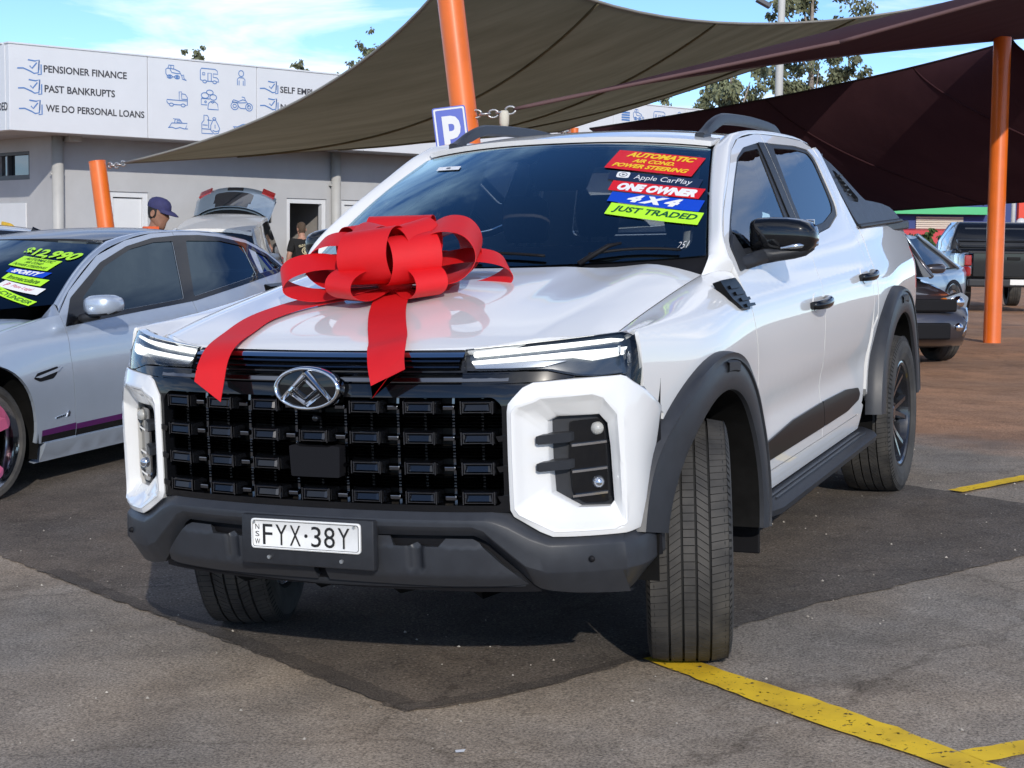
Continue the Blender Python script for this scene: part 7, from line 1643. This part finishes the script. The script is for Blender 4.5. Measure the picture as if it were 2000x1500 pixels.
mb = MB(); mb.prism([(0, fz(448)), (-1.2, fz(452)), (-1.2, fz(478)), (0, fz(478))], lambda y, z, d: (d, y, z), fx(1700), fx(2200)); mb.build('awning', M['redawn'], fb)
mb = MB(); mb.box(((fx(1825) + fx(1878)) / 2, -.05, (fz(478) + fz(530)) / 2), (fx(1878) - fx(1825), .08, fz(478) - fz(530))); mb.build('shopfront', M['cream_wall'], fb)
sg_ = MB(); sg_.box(((fx(1862) + fx(1960)) / 2, -.10, (fz(483) + fz(530)) / 2), (fx(1960) - fx(1862), .06, fz(483) - fz(530))); sgo = sg_.build('shop_sign', mat('charcoal_sign', (.03, .035, .05), .5), fb)
V, Fc = text_geo('Pannozzi C', 1, 0, .03); a0, a1 = min(p[0] for p in V), max(p[0] for p in V); c0, c1 = min(p[1] for p in V), max(p[1] for p in V)
mk('sign_lettering', [(lerp(fx(1866), fx(1918), (p[0] - a0) / (a1 - a0)), -.135, lerp(fz(499), fz(490), (p[1] - c0) / (c1 - c0))) for p in V], Fc, M['signwhite'], sgo)
mb = MB(); mb.box((fx(1965), -1.6, fz(433)), (fx(1972) - fx(1958), .25, fz(392) - fz(473))); mb.build('red_column', mat('red_column', (.72, .05, .02), .5), fb)
# fence boards in front of the shop
fn = thing('hoarding', 'pale printed hoarding board on a fence before the blue shop', 'hoarding', Vector((at(1820, 500, 46).x, at(1820, 500, 46).y, 0)), ROTV)
z1, z0 = at(1820, 487, 46).z, at(1820, 512, 46).z; hw_ = 28 / F_PX * 46
mb = MB(); mb.box((0, 0, (z0 + z1) / 2), (2 * hw_, .04, z1 - z0)); bd = mb.build('board', mat('hoarding_print', (.70, .60, .52), .7, col2=(.62, .42, .36), scale=3), fn)
mb = MB(); mb.lathe([(.10, -.03), (.16, -.03)], 16, 'y', c=(-.2, 0, (z0 + z1) / 2)); mb.build('board_print', M['redawn'], bd)
mb = MB(); mb.box((0, .03, z0 / 2), (2 * hw_ + .2, .05, z0 - .01)); mb.build('fence_panel', mat('grey_fence', (.22, .22, .23), .7), fn)
for px in (1850, 1859):
    b_ = at(px, 510, 44); o = MB(); o.box((0, 0, (at(px, 484, 44).z) / 2), (.09, .09, at(px, 484, 44).z), ch=.01); o = o.build('bollard_post', M['cleanwhite'], None, loc=(b_.x, b_.y, 0)); tag(o, 'slim white post before the blue shop, ' + ('nearer the hoarding board' if px == 1850 else 'nearer the dark shop sign'), 'post', 'white posts by the shop')
# street light and floodlight pole
lp = at(1522, 150, 45); sl = thing('light_pole', 'pale grey light pole rising among the gum trees', 'light pole', Vector((lp.x, lp.y, 0)), ROTV)
mb = MB(); mb.tube([(0, 0, 0), (0, 0, 6), (.04, 0, 11.5)], [.13, .11, .08], 10); mb.build('pole', mat('pole_grey', (.5, .5, .48), .6), sl, smooth=True)
fl0 = at(1487, 8, 45); mb = MB(); mb.tube([(0, 0, fl0.z + .7), (-.25, 0, fl0.z + .55), (-.45, 0, fl0.z + .15)], .03, 6); mb.box((-.49, -.05, fl0.z), (.42, .30, .12), ch=.02, R=Matrix.Rotation(math.radians(28), 3, 'Y')); mb.build('floodlight', mat('lamp_grey', (.06, .065, .08), .5), sl)
gp = at(1979, 420, 40); gp_o = thing('light_pole', 'grey pole with a round white lamp beside the tall orange post', 'light pole', Vector((gp.x, gp.y, 0)), ROTV)
mb = MB(); mb.tube([(0, 0, 0), (0, 0, 4.2)], .055, 8); mb.build('pole', M['pvc'], gp_o, smooth=True); mb = MB(); mb.lathe([(0, -.06), (.10, -.05), (.13, 0), (.10, .05), (0, .06)], 14, 'y', c=(.17, -.1, at(1993, 436, 40).z)); mb.build('lamp', M['signwhite'], gp_o, smooth=True)
# ---- trees ----
M['bark'] = mat('gum_bark', (.26, .22, .18), .9, var=.3, scale=6); M['leaf'] = mat('gum_leaf', (.16, .175, .095), .6, var=.35, scale=.6); M['leaf2'] = mat('shrub_leaf', (.055, .10, .022), .6, var=.4, scale=2)
def tree(name, label, base, h, clumps, leaf, n, size, group='gum trees behind the yard', trunk_r=.18, seed=1):
    """clumps: (x, y, z, radius) in the tree's own frame"""
    rnd = random.Random(seed); o = thing(name, label, 'tree', base, ROTV, group); mb = MB()
    tx = clumps[0][0] * .3; path = [(0, 0, 0), (tx * .3, 0, h * .3), (tx * .7, .1, h * .6), (tx, .05, h * .95)]; mb.tube(path, [trunk_r, trunk_r * .8, trunk_r * .5, trunk_r * .15], 8)
    for x, y, z, r in clumps:
        t = min(.9, max(.25, (z - r * 1.3) / h)); a = Vector((tx * t, 0, h * t)); b = Vector((x, y, z)); m_ = a.lerp(b, .5) + Vector((0, 0, -.1 * (b - a).length)); mb.tube([a, m_, b], [trunk_r * .35, trunk_r * .2, .015], 5)
    mb.build('trunk', M['bark'], o, smooth=True)
    mb = MB(); tot = sum(c[3] ** 2 for c in clumps)
    for x, y, z, r in clumps:
        # each clump breaks into sprays with gaps between
        sprays = [(Vector((rnd.gauss(0, .5), rnd.gauss(0, .5), rnd.gauss(0, .42))) * r, rnd.uniform(.16, .32) * r) for _ in range(9)]
        for _ in range(int(n * r * r / tot)):
            c, sr = rnd.choice(sprays); d = Vector((rnd.gauss(0, 1), rnd.gauss(0, 1), rnd.gauss(0, .8))); d.normalize(); p_ = Vector((x, y, z)) + c + d * sr * rnd.random() ** .5
            l_ = size * rnd.uniform(.7, 1.4); dr = Vector((rnd.gauss(0, .6), rnd.gauss(0, .6), -rnd.uniform(.3, 1.2))).normalized(); sd = dr.cross(Vector((rnd.gauss(0, 1), rnd.gauss(0, 1), .3))).normalized() * l_ * .26
            mb.add([p_, p_ + dr * l_ * .5 + sd, p_ + dr * l_, p_ + dr * l_ * .5 - sd], [(0, 1, 2, 3)])
    mk('crown', mb.v, mb.f, leaf, o); return o
def ctree(px, D): q = at(px, 400, D); return Vector((q.x, q.y, gz(q.x, q.y)))
def rel(px0, D, items): # crown clumps given where they show: (px, py, depth offset, radius)
    b = ctree(px0, D); out = []
    for px, py, dy, r in items:
        q = at(px, py, D + dy) - b; out.append((q.dot(RIGHT), q.dot(FWD), q.z, r))
    return b, out
b_, c_ = rel(1425, 47, [(1420, 190, 0, 1.3), (1375, 200, .5, .9), (1465, 160, -.4, 1.1), (1400, 235, .3, 1.2), (1480, 215, .6, 1.0), (1350, 250, 0, 1.0)])
tree('gum_tree', 'gum tree with rounded crown just left of the light pole', b_, 6.5, c_, M['leaf'], 6500, .15, seed=3)
b_, c_ = rel(1585, 52, [(1560, -40, 0, 1.6), (1590, 40, .4, 1.4), (1545, 60, -.3, 1.1), (1600, 130, .5, 1.2), (1560, 150, 0, 1.3), (1630, 150, .4, 1.1), (1520, 165, -.4, 1.1), (1650, 170, .3, .8), (1585, 200, 0, 1.3), (1530, 20, .3, 1.0)])
tree('gum_tree', 'tall gum tree behind the light pole between the sails', b_, 10.5, c_, M['leaf'], 10500, .15, seed=4)
for i, (px, py, r, lab) in enumerate(((380, 108, .35, 'gum tree top peeking over the fascia above the camper van picture'), (586, 130, .38, 'small gum tree top showing over the office roof near the olive sail'), (716, 104, .55, 'gum tree top behind the rising edge of the olive sail'), (1120, 16, .45, 'gum tree top above the upper edge of the olive sail'), (1285, 208, .55, 'low gum tree crown at the far end of the office fascia'))):
    D = 50 + i; b_, c_ = rel(px, D, [(px, py + 6, 0, r), (px - 8, py + 24, .2, r * 1.1), (px + 14, py + 40, 0, r * 1.2), (px + 2, py + 75, .3, r * 1.8), (px - 10, py + 130, 0, r * 2.2)]); tree('gum_tree', lab, b_, max(2.5, at(px, py, D).z - .4), c_, M['leaf'], 3500, .12, seed=20 + i, trunk_r=.12)
b_, c_ = rel(1810, 42, [(1808, 470, 0, .32), (1795, 482, .1, .28), (1822, 480, 0, .28), (1810, 490, -.1, .30)]); tree('street_tree', 'small bushy green tree in front of the red awning', b_, 1.25, c_, M['leaf2'], 1600, .11, group=None, trunk_r=.05, seed=40)
